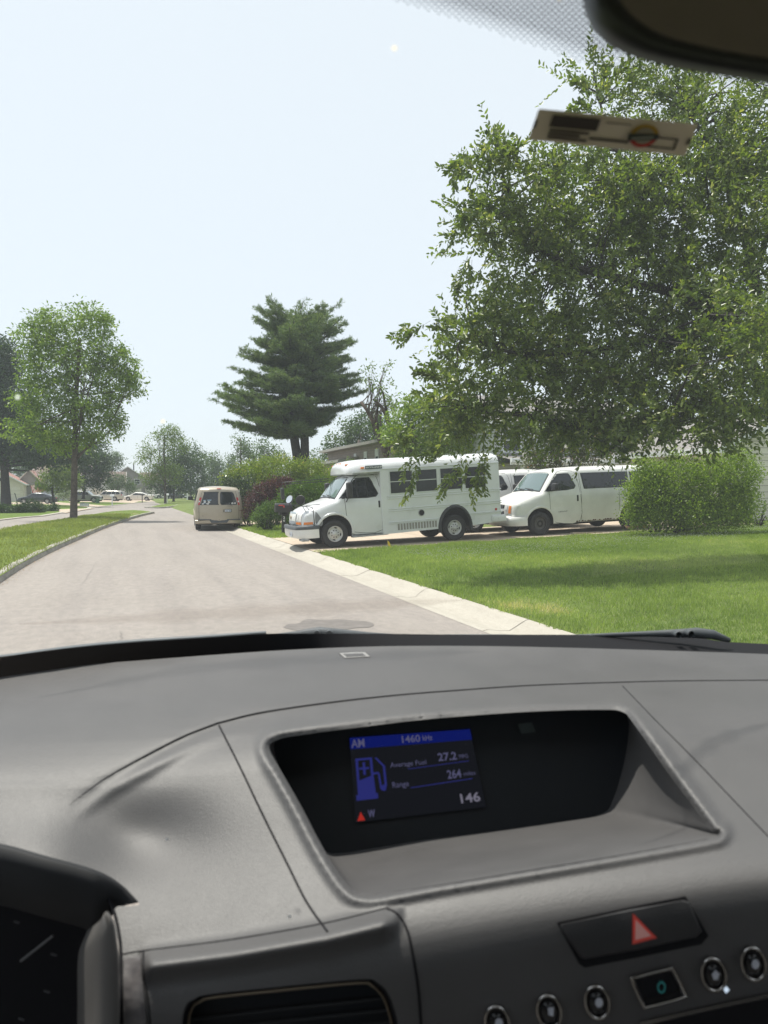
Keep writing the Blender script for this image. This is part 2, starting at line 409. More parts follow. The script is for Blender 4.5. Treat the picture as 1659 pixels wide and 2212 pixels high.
# carriageways
edge_px = [(0, 1125), (50, 1119), (95, 1115.5), (135, 1108.7), (210, 1096.5), (250, 1092), (293, 1087), (325, 1084.5), (375, 1081), (410, 1079), (450, 1077)]
edge = [G(*p, 0) for p in edge_px]
edge = [Vector((-9.5, -14, 0)), Vector((-8.8, 10, 0)), Vector((-7.6, 34, 0))] + edge
far_end = [edge[-1] + Vector((30, 50, 0)), edge[-1] + Vector((60, 30, 0)), Vector((22, 118, 0)), Vector((11, 82, 0)), Vector((6.2, 60, 0)), Vector((4.2, 44, 0))]
road = [(p.x, p.y) for p in edge] + [(p.x, p.y) for p in far_end] + [(4.15, 30), (4.15, 5), (4.15, -14)]
vs, fs = cdt(ccw(road), 4)
mb = MB(); mb.add([(v[0], v[1], 0) for v in vs], fs)
tag(mb.build('street', M['asphalt']), kind='structure')
# opposite lawn
lawn = [(p.x, p.y) for p in edge] + [(p.x, p.y) for p in far_end[:1]] + [(60, 600), (-500, 600), (-500, -14)]
vs, fs = cdt(ccw(lawn), 25)
mb = MB(); mb.add([(v[0], v[1], .04) for v in vs], fs)
tag(mb.build('opposite_lawn', M['grass_far']), kind='structure')
mb = MB()                                        # its thin concrete edge
e2 = resample([(p.x, p.y) for p in edge], 3)
mb.grid([[(p[0], p[1], -.01), (p[0], p[1], .06), (p[0] - .35, p[1] + .05, .062), (p[0] - .36, p[1] + .05, .03)] for p in e2])
tag(mb.build('gutter_edge', M['concrete']), kind='structure')
# damp patch
dp = [(612, 1356), (622, 1349), (645, 1347), (662, 1338), (700, 1340), (730, 1338), (765, 1341), (797, 1344), (808, 1350), (796, 1356), (770, 1357), (740, 1361), (690, 1362), (640, 1362)]
c_ = [(G(*p, 0).x, G(*p, 0).y) for p in dp]; vs, fs = cdt(cr(c_ + [c_[0]], 4)[:-1], .3)
mb = MB(); mb.add([(v[0], v[1], .004) for v in vs], fs); tag(mb.build('damp_patch', M['damp']), kind='structure')
# rolled gutter on the right with joints
mb = MB(); gp = [(4.13, .003), (4.22, .004), (4.36, -.012), (4.48, -.008), (4.58, .035), (4.66, .085), (4.72, .106), (4.76, .112), (4.78, .06)]
yy = [-14, 0, 5, 10, 20, 30, 44]
def gx(x, y): return x
mb.grid([[(x, y, z) for x, z in gp] for y in yy])
for k, y0 in enumerate([4.6, 7.7, 10.7, 13.75, 16.8, 19.8, 21.5, 23.0, 24.6, 26.6, 29.5, 32, 36]):
    rr = random.Random(k); wob = [rr.uniform(-.05, .05) for _ in gp]; sk = rr.uniform(-.15, .25)
    wd = .010 if k % 3 else .022
    r0 = [(x, y0 + wob[i] + sk * (x - 4.4), z + .005) for i, (x, z) in enumerate(gp[:-1])]; r1 = [(x, y + wd, z) for x, y, z in r0]
    mb.grid([r0, r1], 1)
tag(mb.build('gutter', [M['concrete'], M['joint']], smooth=False), kind='structure')
# driveway under the parked vans (slabs with joints)
mb = MB()
xsd = [4.74, 6.1, 7.4, 9.2, 11.4, 13.6, 15.8, 18.0, 20.6]
for i in range(len(xsd) - 1):
    x0, x1 = xsd[i] + .01, xsd[i + 1] - .01
    for (ya, yb) in ((18.3, 20.95), (20.97, 23.7)):
        if i == 0:
            ya = ya - .35 if ya < 19 else ya; yb = yb + .45 if yb > 22 else yb
        z0 = hz(x0, 0) + .012; z1 = hz(x1, 0) + .012
        mb.add([(x0, ya, z0), (x1, ya + (.35 if i == 0 and ya < 19 else 0), z1), (x1, yb - (.45 if i == 0 and yb > 22 else 0), z1), (x0, yb, z0)], [(0, 1, 2, 3)])
        mb.add([(x1, ya, z1 - .002), (x1 + .02, ya, z1 - .002), (x1 + .02, yb, z1 - .002), (x1, yb, z1 - .002)], [(0, 1, 2, 3)], 1)
mb.add([(4.74, 20.95, hz(4.74, 0) + .010), (20.6, 20.95, hz(20.6, 0) + .010), (20.6, 20.97, hz(20.6, 0) + .010), (4.74, 20.97, hz(4.74, 0) + .010)], [(0, 1, 2, 3)], 1)
tag(mb.build('driveway', [M['drive'], M['joint']]), kind='structure')
def sheet(name, px, z, m, step=3):
    c = ccw([(G(*p, z).x, G(*p, z).y) for p in px]); vs, fs = cdt(c, step)
    mb = MB(); mb.add([(v[0], v[1], z) for v in vs], fs); return tag(mb.build(name, m), kind='structure')
sheet('driveway', [(20, 1085), (121, 1084.5), (194, 1089.5), (232, 1092.5), (212, 1096), (196, 1095), (150, 1091.5), (95, 1089), (20, 1089)], .05, M['drive'])
sheet('driveway', [(122, 1100.5), (160, 1099), (206, 1097.5), (174, 1102.5), (141, 1108), (131, 1107)], .051, M['drive'])
sheet('driveway', [(149, 1080.5), (216, 1075.5), (240, 1078), (300, 1083.5), (288, 1086.5), (230, 1084.5), (149, 1084)], .05, M['drive'])
sheet('driveway', [(262, 1079), (340, 1079), (350, 1081), (340, 1083), (320, 1083.5), (262, 1082)], .051, M['drive'])
# small driveway beyond the beige van
mb = MB(); mb.add([(4.75, 33.5, hz(4.75, 0) + .012), (9, 34, hz(9, 0) + .012), (9, 37.5, hz(9, 0) + .012), (4.75, 37.8, hz(4.75, 0) + .012)], [(0, 1, 2, 3)])
tag(mb.build('driveway', M['drive']), kind='structure')

# real blades over the near lawn and the median
def blades(name, n, xr, yr, hfun, hgt, wid, mat, keep=None, near_pow=1.6):
    u = rng.random(n) ** near_pow; x = xr[0] + (xr[1] - xr[0]) * rng.random(n); y = yr[0] + (yr[1] - yr[0]) * u
    if keep is not None: k = keep(x, y); x, y = x[k], y[k]
    n = len(x); z = hfun(x, y); a = rng.random(n) * 2 * pi
    sc = (.55 + .5 * np.sin(x * 2.1 + 1.3 * np.sin(y * 1.3)) * np.sin(y * 1.7 + np.sin(x * 1.1)) * .5 + rng.random(n) * .7)
    h = np.maximum(hgt * sc * (1 + .012 * y), .012); ww = wid * (.7 + .6 * rng.random(n)) * (1 + .05 * y)
    lx = (rng.random(n) - .5) * h * 1.3; ly = (rng.random(n) - .5) * h * 1.3
    dx, dy = np.cos(a) * ww / 2, np.sin(a) * ww / 2
    v = np.empty((n, 3, 3)); v[:, 0] = np.c_[x - dx, y - dy, z - .005]; v[:, 1] = np.c_[x + dx, y + dy, z - .005]; v[:, 2] = np.c_[x + lx, y + ly, z + h]
    f = np.arange(n * 3).reshape(n, 3)
    pat = .5 + .2 * np.sin(x * .9 + 2 * np.sin(y * .5)) + .2 * np.sin(y * 1.1 + 1.5 * np.sin(x * .7)) + .25 * np.sin(x * 4.1 + 2 * np.sin(y * 3.3)) * np.sin(y * 3.7 + 1.7 * np.sin(x * 2.9)); dry = np.exp(-((x - 5.35) / .35) ** 2 - ((y - 8.2) / .7) ** 2) + .6 * np.exp(-((x - 5.0) / .18) ** 2) * (np.sin(y * 2.3) > .2); pat = pat + dry * .75
    me = npmesh(name, v.reshape(-1, 3), f, {'rnd': np.clip(.42 * rng.random(n) + .5 * pat, 0, 1)})
    return tag(link(name, me, mat), 'short mown green lawn grass with lighter and drier tufts', 'grass', kind='stuff')
M['blade'] = leafmat('grass blade', (.11, .18, .040), (.31, .39, .115), (.56, .50, .28), .42, .25, .5)
M['blade_dry'] = leafmat('dry grass blade', (.15, .19, .05), (.29, .32, .10), (.55, .42, .24), .35, .2, .6)
hzv = np.vectorize(lambda x, y: hz(x, y))
def onlawn(x, y):
    k = ~((y > 18.25 + .12 * np.sin(x * 3)) & (y < 23.8) & (x < 20.7)) & (x > LX + .03 + .05 * np.sin(y * 5)) & (x < 9 + y * 1.3)
    return k
blades('lawn_grass', 380000, (LX, 25), (5.0, 18.9), hzv, .055, .009, M['blade'], onlawn, 1.25)
blades('verge_grass', 16000, (LX, 9), (23.7, 32), hzv, .07, .011, M['blade'], onlawn, 1)
def inmed(x, y): return inside(np.c_[x, y], med1) & (x < -1.0 + y * .03)
def medz(x, y):
    d = dist_poly(np.c_[x, y], med1 + [med1[0]]); return .12 + .10 * (1 - np.exp(-d / .9))
b_ = blades('median_lawn_grass', 60000, (-6, 2.5), (12, 50), medz, .06, .014, M['blade_dry'], inmed, 1.2)
b_['label'] = 'tufty grass of the median strip, going brown beside the kerb'
# clover heads in the sunny strip of the lawn
n = 2600; x = 6.5 + rng.random(n) * 14; y = 15.2 + rng.normal(0, .8, n) + (x - 6) * .12
k = onlawn(x, y) & (y < 18.3); x, y = x[k], y[k]; n = len(x); z = hzv(x, y) + .06 + .02 * rng.random(n); r = .011
v = np.empty((n, 4, 3)); v[:, 0] = np.c_[x - r, y, z]; v[:, 1] = np.c_[x, y - r * .3, z + r]; v[:, 2] = np.c_[x + r, y, z]; v[:, 3] = np.c_[x, y, z - r]
M['clover'] = pmat('clover flower', (.6, .62, .5), .8)
tag(link('clover', npmesh('clover', v.reshape(-1, 3), np.arange(n * 4).reshape(n, 4)), M['clover']), 'scattered tiny white clover heads across the sunlit part of the lawn', 'clover', kind='stuff')
# fallen leaves and grit along the left kerb
n = 1500; t = rng.random(n); L = np.array(resample([(q.x, q.y) for q in near[2:]], .1)); idx = (t * (len(L) - 1)).astype(int)
p = L[idx]; q = L[np.minimum(idx + 1, len(L) - 1)] - p; q = q / (np.linalg.norm(q, axis=1)[:, None] + 1e-9)
o = np.abs(rng.normal(0, .09, n)) + .02; p = p + np.c_[q[:, 1], -q[:, 0]] * o[:, None]; r = .008 + .014 * rng.random(n); a = rng.random(n) * 6.3
v = np.empty((n, 3, 3))
for i in range(3): v[:, i] = np.c_[p[:, 0] + r * np.cos(a + 2.1 * i), p[:, 1] + r * np.sin(a + 2.1 * i), .006 + .012 * rng.random(n)]
M['litter'] = leafmat('dry leaf litter', (.13, .08, .04), (.33, .2, .1), (.2, .22, .06), .2, .2, .8)
tag(link('leaf_litter', npmesh('leaf_litter', v.reshape(-1, 3), np.arange(n * 3).reshape(n, 3), {'rnd': rng.random(n)}), M['litter']), 'dry brown leaf crumbs lying along the foot of the median kerb', 'leaf litter', kind='stuff')

# tar cracks and a scatter of darker spots in the near lane
mb = MB(); rr = random.Random(12)
for line in ([(207, 1216), (192, 1240), (172, 1268)], [(300, 1170), (285, 1185), (262, 1196)], [(640, 1195), (655, 1199), (668, 1197)], [(520, 1290), (545, 1287), (552, 1292)], [(250, 1395), (262, 1378), (258, 1362)]):
    q = [G(*p, 0) for p in cr(line, 5)]; rows = [[], []]
    for i, p in enumerate(q):
        w_ = (.003 + .005 * rr.random()) * min(1, .3 + 2 * min(i, len(q) - 1 - i) / len(q)); j = rr.uniform(-.02, .02); rows[0].append((p.x + j - w_, p.y, .003)); rows[1].append((p.x + j + w_, p.y, .003))
    mb.grid(rows)
tag(mb.build('road_crack', M['damp']), kind='structure')
# ------------------------------------------------------------------ vehicle bodies: silhouette shell with rounded edges
class Shell:
    """x from front to rear, z up; wf(x,z) half width; top = profile front-bottom .. over the roof .. rear-bottom; bottom = rear-bottom .. front-bottom"""
    def __init__(s, top, bottom, wf, r=.12, crown=.05, step=.12, ncross=12, nose=.12):
        s.top = resample(top, .07); s.bottom = resample(bottom, .1); s.wf = wf; s.r = r; s.crown = crown; s.step = step; s.nc = ncross; s.nose = nose
        s.arc = np.r_[0, np.cumsum([math.dist(a, b) for a, b in zip(s.top[:-1], s.top[1:])])]
    def yt(s, i):
        if not hasattr(s, '_yt'): s._yt = [s.wf(p[0], p[1]) - s.r for p in s.top]
        return s._yt[i]
    def ys(s, pts):
        pts = np.atleast_2d(np.asarray(pts, float)); d = dist_poly(pts, s.top)
        y = np.array([s.wf(p[0], p[1]) for p in pts]); q = np.clip(d / s.r, 0, 1)
        return y - s.r * (1 - np.sqrt(np.clip(1 - (1 - q) ** 2, 0, 1)))
    def nrm(s, i):
        a = s.top[max(i - 1, 0)]; b = s.top[min(i + 1, len(s.top) - 1)]; t = np.array([b[0] - a[0], b[1] - a[1]]); t /= np.linalg.norm(t) + 1e-9
        return np.array([-t[1], t[0]])
    def strip(s, d, q, off=0):                   # d: distance along the top profile, q in -1..1 across
        d = min(max(d, 0), s.arc[-1] - 1e-6); i = min(int(np.searchsorted(s.arc, d, 'right')) - 1, len(s.top) - 2)
        t = (d - s.arc[i]) / (s.arc[i + 1] - s.arc[i] + 1e-9); a = np.array(s.top[i]); b = np.array(s.top[i + 1]); p = a + (b - a) * t
        n = s.nrm(i) * (1 - t) + s.nrm(i + 1) * t
        y = s.yt(i) * (1 - t) + s.yt(i + 1) * t
        c = s.crown * (1 - q * q) * (1 if abs(n[1]) > .5 else s.nose / s.crown)
        p = p + n * (c + off); return Vector((p[0], y * q, p[1]))
    def build(s, name, mats, parent, mi_fun=None):
        poly = s.top + s.bottom[1:-1] if math.dist(s.top[-1], s.bottom[0]) < 1e-6 else s.top + s.bottom
        ext_ = []
        for i, p in enumerate(s.top):
            n = s.nrm(i)
            for k in (.12, .35, .7, 1.05): ext_.append((p[0] - n[0] * s.r * k, p[1] - n[1] * s.r * k))
        vs, fs = cdt(poly, s.step, ext_, .12)
        y = s.ys(vs); mb = MB()
        mb.add([(v[0], -yy, v[1]) for v, yy in zip(vs, y)], fs); mb.add([(v[0], yy, v[1]) for v, yy in zip(vs, y)], [f[::-1] for f in fs])
        rows = [[s.strip(a, -1 + 2 * k / s.nc) for k in range(s.nc + 1)] for a in s.arc]
        rows = [[Vector((p[0], -yy, p[1]))] + r[1:-1] + [Vector((p[0], yy, p[1]))] for p, r, yy in zip(s.top, rows, s.ys(s.top))]
        mb.grid(rows)
        o = mb.build(name, mats, parent, weld=.0015, sharp=40); return o
    def patch(s, name, poly, mats, parent, side=-1, off=.005, step=.15, line=None, th=.0, label=None):
        """a panel on the side; line=(width) adds a dark outline ribbon as material 1"""
        p2 = resample(list(poly) + [poly[0]], step)[:-1]; vs, fs = cdt(p2, step)
        y = s.ys(vs) + off; mb = MB(); mb.add([(v[0], side * yy, v[1]) for v, yy in zip(vs, y)], fs)
        pl = p2 + [p2[0]]; ye = s.ys(pl)         # rim of the panel down to the body
        mb.grid([[(v[0], side * (yy + off), v[1]) for v, yy in zip(pl, ye)], [(v[0], side * (yy - .01), v[1]) for v, yy in zip(pl, ye)]])
        if line:
            c = np.mean(np.array(p2), axis=0); A = np.array(p2 + [p2[0]]); t = np.roll(A[:-1], -1, 0) - np.roll(A[:-1], 1, 0); t = np.vstack([t, t[:1]]); t /= np.linalg.norm(t, axis=1)[:, None] + 1e-9
            nn = np.c_[t[:, 1], -t[:, 0]]; sg = np.sign(((A - c) * nn).sum(1)); nn *= np.where(sg == 0, 1, sg)[:, None]; rows = []
            for w_ in (0, line):
                q = A + nn * w_; rows.append([(a_[0], side * (y_ + .0025), a_[1]) for a_, y_ in zip(q, s.ys(q))])
            mb.grid(rows, 1)
        return mb.build(name, mats, parent, smooth=False, label=label)
    def ribbon(s, mb, pts, wd, side=-1, off=.006, mi=0, bulge=0.0):
        pts = resample(pts, .1); A = np.array(pts, float); t = np.gradient(A, axis=0); t /= np.linalg.norm(t, axis=1)[:, None] + 1e-9; nn = np.c_[-t[:, 1], t[:, 0]]; rows = []
        for w_, o_ in ((-.5, 0), (-.3, off), (.3, off), (.5, 0)):
            q = A + nn * w_ * wd; rows.append([(a_[0], side * (y_ + o_ + .001), a_[1]) for a_, y_ in zip(q, s.ys(q))])
        mb.grid(rows, mi)
    def front(s, name, d0, d1, q0, q1, mats, parent, off=.006, nd=8, nq=10, label=None, q0b=None, q1b=None, r=0):
        q0b = q0 if q0b is None else q0b; q1b = q1 if q1b is None else q1b; rows = []
        for i in range(nd + 1):
            t = i / nd; a = q0 + (q0b - q0) * t; b = q1 + (q1b - q1) * t; sh = 0
            if r: e = min(t, 1 - t) * 2; sh = r * (1 - sqrt(max(0, 1 - (1 - min(1, e / .35)) ** 2)))
            rows.append([s.strip(d0 + (d1 - d0) * t, (a + sh) + (b - a - 2 * sh) * k / nq, off) for k in range(nq + 1)])
        mb = MB(); mb.grid(rows)
        edge_ = rows[0] + [q[-1] for q in rows] + rows[-1][::-1] + [q[0] for q in rows][::-1]
        return mb.build(name, mats, parent, smooth=True, label=label)
    def at_x(s, x, zmin=0):                      # arc length on the top profile where it passes x above zmin
        for i in range(len(s.top) - 1):
            a, b = s.top[i], s.top[i + 1]
            if (a[0] - x) * (b[0] - x) <= 0 and a[0] != b[0] and max(a[1], b[1]) > zmin: return s.arc[i] + (s.arc[i + 1] - s.arc[i]) * abs((x - a[0]) / (b[0] - a[0]))
        return 0
    def at_z(s, z, back=False):
        rg = range(len(s.top) - 1); rg = reversed(rg) if back else rg
        for i in rg:
            a, b = s.top[i], s.top[i + 1]
            if (a[1] - z) * (b[1] - z) <= 0 and a[1] != b[1]: return s.arc[i] + (s.arc[i + 1] - s.arc[i]) * abs((z - a[1]) / (b[1] - a[1]))
        return 0
def arch(cx, cz, r, zb, n=12, squash=1.0):       # points of a wheel arch from rear foot to front foot
    a0 = math.asin(min(.95, max(-.95, (cz - zb) / r)))
    return [(cx + r * cos(a), cz + r * squash * sin(a)) for a in np.linspace(-a0, pi + a0, n)]
def wheel(parent, x, y, z, r, rr, width, style, side=-1, label=None, rim=None):
    """side -1: outer face towards -y. tyre is the part, rim its sub-part"""
    t = MB(); wd = width; sg = side
    prof = [(wd, rr * .99), (wd * .98, r * .93), (wd * .9, r * .98), (wd * .75, r), (wd * .25, r), (wd * .1, r * .98), (.02 * wd, r * .93), (0, r * .86), (.005, rr * 1.06), (.02, rr)]
    t.lathe([(o, q) for o, q in prof], (0, -sg, 0), (x, y, z), 40)
    tr = t.build('wheel', M['rubber'], parent, smooth=True, label=label)
    m = MB(); rimm = rim or M['steel_rim']
    if style == 'steel':                         # dished steel wheel with oval slots and a hub
        m.lathe([(.022, rr * 1.01), (.0, rr * .99), (-.004, rr * .95), (.02, rr * .90), (.055, rr * .82), (.05, rr * .70), (.028, rr * .52), (.03, rr * .40), (.0, rr * .30), (-.012, rr * .26), (-.016, rr * .1), (-.016, .0001)], (0, -sg, 0), (x, y, z), 40,
                mis=[0] * 11)
        for k in range(8):
            a = 2 * pi * (k + .5) / 8; c = Vector((x + cos(a) * rr * .45, y + sg * -.024 * -1, z + sin(a) * rr * .45))
            m.lathe([(0, .0001), (0, .016), (-.0, .016)], (0, sg, 0), (c.x, y + sg * -.0262, c.z), 8, 1)
        for k in range(4 if rr > .19 else 5):
            a = 2 * pi * (k + .5) / (4 if rr > .19 else 5) + .6
            vs = []; nn = 14
            for q in range(nn):
                b = 2 * pi * q / nn; u = cos(b) * rr * .20; v_ = sin(b) * rr * .085
                vs.append((x + cos(a) * (rr * .76 + v_) - sin(a) * u, y + sg * -.047, z + sin(a) * (rr * .76 + v_) + cos(a) * u))
            m.add(vs, [tuple(range(nn))], 1)
    elif style == 'dark':
        m.lathe([(.022, rr * 1.01), (0, rr * .99), (.01, rr * .93), (.045, rr * .86), (.06, rr * .6), (.045, rr * .5), (.05, rr * .25), (.05, .0001)], (0, -sg, 0), (x, y, z), 36, mis=[0, 0, 1, 0, 0, 1, 0])
        for k in range(8):
            a = 2 * pi * k / 8; m.lathe([(0, .0001), (0, .02)], (0, sg, 0), (x + cos(a) * rr * .4, y + sg * -.044, z + sin(a) * rr * .4), 8, 1)
    else:                                        # alloy with spokes
        m.lathe([(.02, rr * 1.01), (0, rr * .99), (.01, rr * .92), (.05, rr * .88)], (0, -sg, 0), (x, y, z), 36)
        m.lathe([(.06, rr * .88), (.065, .0001)], (0, -sg, 0), (x, y, z), 24, 1)
        n = 5
        for k in range(n):
            a = 2 * pi * k / n + .3
            def pt(rad, u, o): return (x + cos(a) * rad - sin(a) * u, y + sg * o, z + sin(a) * rad + cos(a) * u)
            m.add([pt(rr * .1, -.035, .0), pt(rr * .1, .035, .0), pt(rr * .93, .05, -.01), pt(rr * .93, -.05, -.01)], [(0, 1, 2, 3)])
        m.lathe([(-.005, .0001), (-.005, rr * .2), (.03, rr * .24)], (0, -sg, 0), (x, y, z), 16)
    m.build('rim', [rimm, M['dark_gap']], tr, smooth=True)
    return tr
def stext(parent, name, s, org, ux, uy, wdt, hgt, mat, bold=0.0, label=None, th=.002):
    vs, fs = text_geo(s, bold); ux = Vector(ux).normalized(); uy = Vector(uy).normalized(); org = Vector(org); nn = ux.cross(uy) * th
    mb = MB(); mb.add([org + ux * (v[0] * wdt) + uy * (v[1] * hgt) + nn for v in vs], fs); return mb.build(name, mat, parent, label=label)

# ---- full-size van (also the cab of the small bus); x = 0 at the front axle
def van_profile(WB, rear, zr=2.04, bus=False):
    t = [(-.93, .34)] + cr([(-.93, .34), (-.95, .48), (-.93, .62)], 3)[1:] + [(-.87, .645)] + cr([(-.87, .645), (-.86, .85), (-.81, 1.0), (-.70, 1.09), (-.45, 1.18), (-.15, 1.265), (.08, 1.325)], 4)[1:]
    t += cr([(.08, 1.325), (.32, 1.63), (.55, 1.90)], 4)[1:] + cr([(.55, 1.90), (.66, 1.965), (.85, 2.005), (1.3, zr - .01), (WB * .6, zr + .01), (WB + rear - .45, zr - .01)], 4)[1:]
    if bus: return [p for p in t if p[0] < 1.5] + [(1.5, zr)]
    t += cr([(WB + rear - .45, zr - .01), (WB + rear - .2, zr - .05), (WB + rear - .08, zr - .15), (WB + rear - .03, 1.55), (WB + rear, 1.1), (WB + rear + .01, .62), (WB + rear, .42)], 4)[1:]
    return t
def van_w(W=.98):
    def f(x, z):
        y = W
        if z > 1.25: y -= (z - 1.25) * .20 + max(0, z - 1.7) * .05
        y -= .03 * max(0, (.75 - z) / .4) ** 2
        if x < .25: y -= .19 * min(1, (.25 - x) / 1.2) ** 2.2 + (.10 * min(1, max(0, (z - .95) / .25)) if x < 0 else .1 * min(1, max(0, (z - .95) / .25)) * (1 - x / .25) if x < .25 else 0) * min(1, (.25 - x) / .9)
        if abs(z - 1.08) < .25: y += .012 * cos((z - 1.08) / .25 * pi / 2)
        return y
    return f
def mirror(parent, x, y, z, sc=1.0, tall=False):
    h = .36 if tall else .22; wd = .12 if tall else .17; t = MB()
    t.rbox(-.06, .07, y * 1.0 - .02 - (wd if y < 0 else -wd) * 0, y, 0, 0, .001) if False else None
    sg = -1 if y < 0 else 1; c0 = y + sg * .12
    t.rbox(x - .07, x + .07, min(c0, c0 + sg * wd * 1.3), max(c0, c0 + sg * wd * 1.3), z, z + h, .045)
    t.rbox(x - .03, x + .06, min(y - sg * .08, c0 + sg * .05), max(y - sg * .08, c0 + sg * .05), z - .02, z + .04, .015)
    return t.build('side_mirror', M['black_plastic'], parent, sharp=40)
def wipers(sh, parent, d0, n=2):
    for k in range(n):
        q = -.55 + .62 * k; m = MB()
        a = sh.strip(d0 - .02, q, .03); b = sh.strip(d0 + .07, q + .45, .03); c = sh.strip(d0 + .03, q - .15, .02); e = sh.strip(d0 + .10, q + .95, .02)
        m.tube([a, b], .009, 5); m.tube([sh.strip(d0 + .05, q + .0, .02), sh.strip(d0 + .09, q + .62, .02)], .008, 4)
        m.build('wiper', M['black_plastic'], parent)
def side_window(sh, parent, poly, side, m=None, frame=.03, name='window', pane=True):
    """black surround as the window, glass as its sub-part"""
    A = np.array(poly); c = A.mean(0); o = sh.patch(name, poly, [M['black_plastic']], parent, side, .004, .12)
    ins = [tuple(c + (p - c) * (1 - frame / max(.05, np.linalg.norm(p - c)) * 1.2)) for p in A]
    sh.patch('pane', ins, [m or M['glass_dark']], o, side, .009, .12); return o
def make_van(name, paint, WB=3.43, rear=1.28, style='old', wheels='dark', r=.365, loc=(0, 0, 0), rz=0, pitch=0, label=None, rearview=False, group=None, plate_txt=None, W=.98, tall_mirror=False):
    root = empty(name, loc, 0, label, 'van', group); root.rotation_euler = (0, pitch, rz)
    zb = .34; top = van_profile(WB, rear)
    bot = [(WB + rear, .42), (WB + rear - .02, .38)] + [(WB + .62, zb + .02)] + arch(WB, r + .03, r + .10, zb + .02, 14) + [(WB - .6, zb), (.62, zb)] + arch(0, r + .03, r + .10, zb, 14) + [(-.6, zb), (-.9, zb)]
    sh = Shell(top, bot, van_w(W), .13, .055)
    sh.build('body', paint, root)
    for sd in (-1, 1):
        # wheel arch lips, doors, windows
        for cx in (0, WB):
            m = MB(); pts = arch(cx, r + .03, r + .13, zb + .02, 22); sh.ribbon(m, pts, .07, sd, .022); m.build('wheel_arch', paint, root, sharp=50)
        door = [(.33, 1.33), (.36, .75), (.46, .55), (.56, .38), (1.44, .38), (1.45, 1.3), (1.40, 1.7), (1.28, 1.95), (.74, 1.95), (.5, 1.62)]
        dd = sh.patch('door', cr(door + [door[0]], 3)[:-1], [paint, M['dark_gap']], root, sd, .003, .12, line=.011)
        wn = [(.17, 1.345), (1.26, 1.40), (1.22, 1.70), (1.15, 1.86), (1.05, 1.895), (.70, 1.885), (.60, 1.83), (.40, 1.60)]
        side_window(sh, dd, cr(wn + [wn[0]], 3)[:-1], sd)
        h = MB(); h.rbox(1.32, 1.39, sd * .985 - .02, sd * .985 + .03, 1.0, 1.2, .02); h.build('handle', M['black_plastic'], dd, sharp=40)
        l0 = 1.52; l1 = WB + rear - .2
        if style == 'old':
            wn = [(1.56, 1.89), (1.62, 1.38), (WB - .05, 1.38), (WB - .05, 1.88)]; side_window(sh, root, wn, sd)
        else:
            wn = [(1.60, 1.88), (1.60, 1.38), (2.65, 1.38), (2.65, 1.88)]; side_window(sh, root, wn, sd)
            side_window(sh, root, [(2.72, 1.88), (2.72, 1.38), (WB - .08, 1.38), (WB - .08, 1.88)], sd)
        side_window(sh, root, [(WB + .02, 1.88), (WB + .02, 1.38), (l1, 1.40), (l1 - .05, 1.82), (l1 - .12, 1.88)], sd)
        for x_, z_ in ((1.5, 1.95), (2.95, 1.32)): m = MB(); sh.ribbon(m, [(x_, .40), (x_, z_)], .011, sd, .002); m.build('panel_gap', M['dark_gap'], root)
        mirror(root, .42, sd * .93, 1.38, tall=tall_mirror)
        for cx in (0, WB): wheel(root, cx, sd * (W - .02), r, r, .215, .24, wheels, sd, rim=M['dark_rim'] if wheels == 'dark' else None)
    # windscreen
    d0, d1 = sh.at_x(.10, 1.2), sh.at_x(.56, 1.6)
    ws = sh.front('windscreen', d0 - .02, d1 + .02, -.99, .99, [M['black_plastic']], root, .004, q0b=-.97, q1b=.97)
    sh.front('pane', d0 + .03, d1 - .02, -.94, .94, [M['glass_shield']], ws, .009, q0b=-.9, q1b=.9)
    wipers(sh, root, d0)
    # underbody and wheel wells
    m = MB(); m.box(-.75, WB + rear - .15, -W + .16, W - .16, .27, .9); m.build('underbody', M['dark_gap'], root)
    # front: grille, lamps, bumper
    b = MB(); bd = [sh.at_z(.36), sh.at_z(.61)]
    rows = []
    for z, o in ((.33, .02), (.37, .06), (.44, .085), (.52, .085), (.585, .06), (.61, .02)):
        row = []
        for k in range(-12, 13):
            q = k / 12; y = q * (W - .01); x = -.93 - .10 * (1 - q * q) - o + max(0, abs(q) - .8) * 1.4; row.append((x, y, z))
        row = [(-.48, -W - .005 + .0, z)] + row + [(-.48, W + .005, z)]; rows.append(row)
    b.grid(rows); b.build('bumper', M['white_paint_old'] if style == 'old' else paint, root, sharp=60)
    if style == 'old':
        for z0, z1 in ((.86, .95), (.70, .79)):
            g = sh.front('grille', sh.at_z(z0), sh.at_z(z1), -.55, .55, [M['dark_gap']], root, .008)
            m = MB()
            for k in range(3):
                dd_ = sh.at_z(z0 + .015 + k * .03); m.grid([[sh.strip(dd_ - .005, q / 10, .014) for q in range(-5, 6)], [sh.strip(dd_ + .006, q / 10, .02) for q in range(-5, 6)]])
            m.build('slat', M['step_metal'], g)
        for q in (-1, 1):
            sh.front('headlight', sh.at_z(.82), sh.at_z(.95), q * .62, q * .76, [M['clear_lens']], root, .012, label='clear headlight')
            sh.front('lower_headlight', sh.at_z(.70), sh.at_z(.76), q * .62, q * .76, [M['clear_lens']], root, .012)
            sh.front('turn_signal', sh.at_z(.72), sh.at_z(.94), q * .84, q * .98, [M['amber']], root, .014)
        m = MB(); c = sh.strip(sh.at_z(.825), 0, .02); m.rbox(c.x - .01, c.x + .01, -.07, .07, c.z - .022, c.z + .022, .006); m.build('emblem', pmat('gold emblem', (.6, .45, .15), .3, .8), root)
    else:
        sh.front('grille', sh.at_z(.68), sh.at_z(.98), -.55, .55, [M['dark_gap']], root, .006)
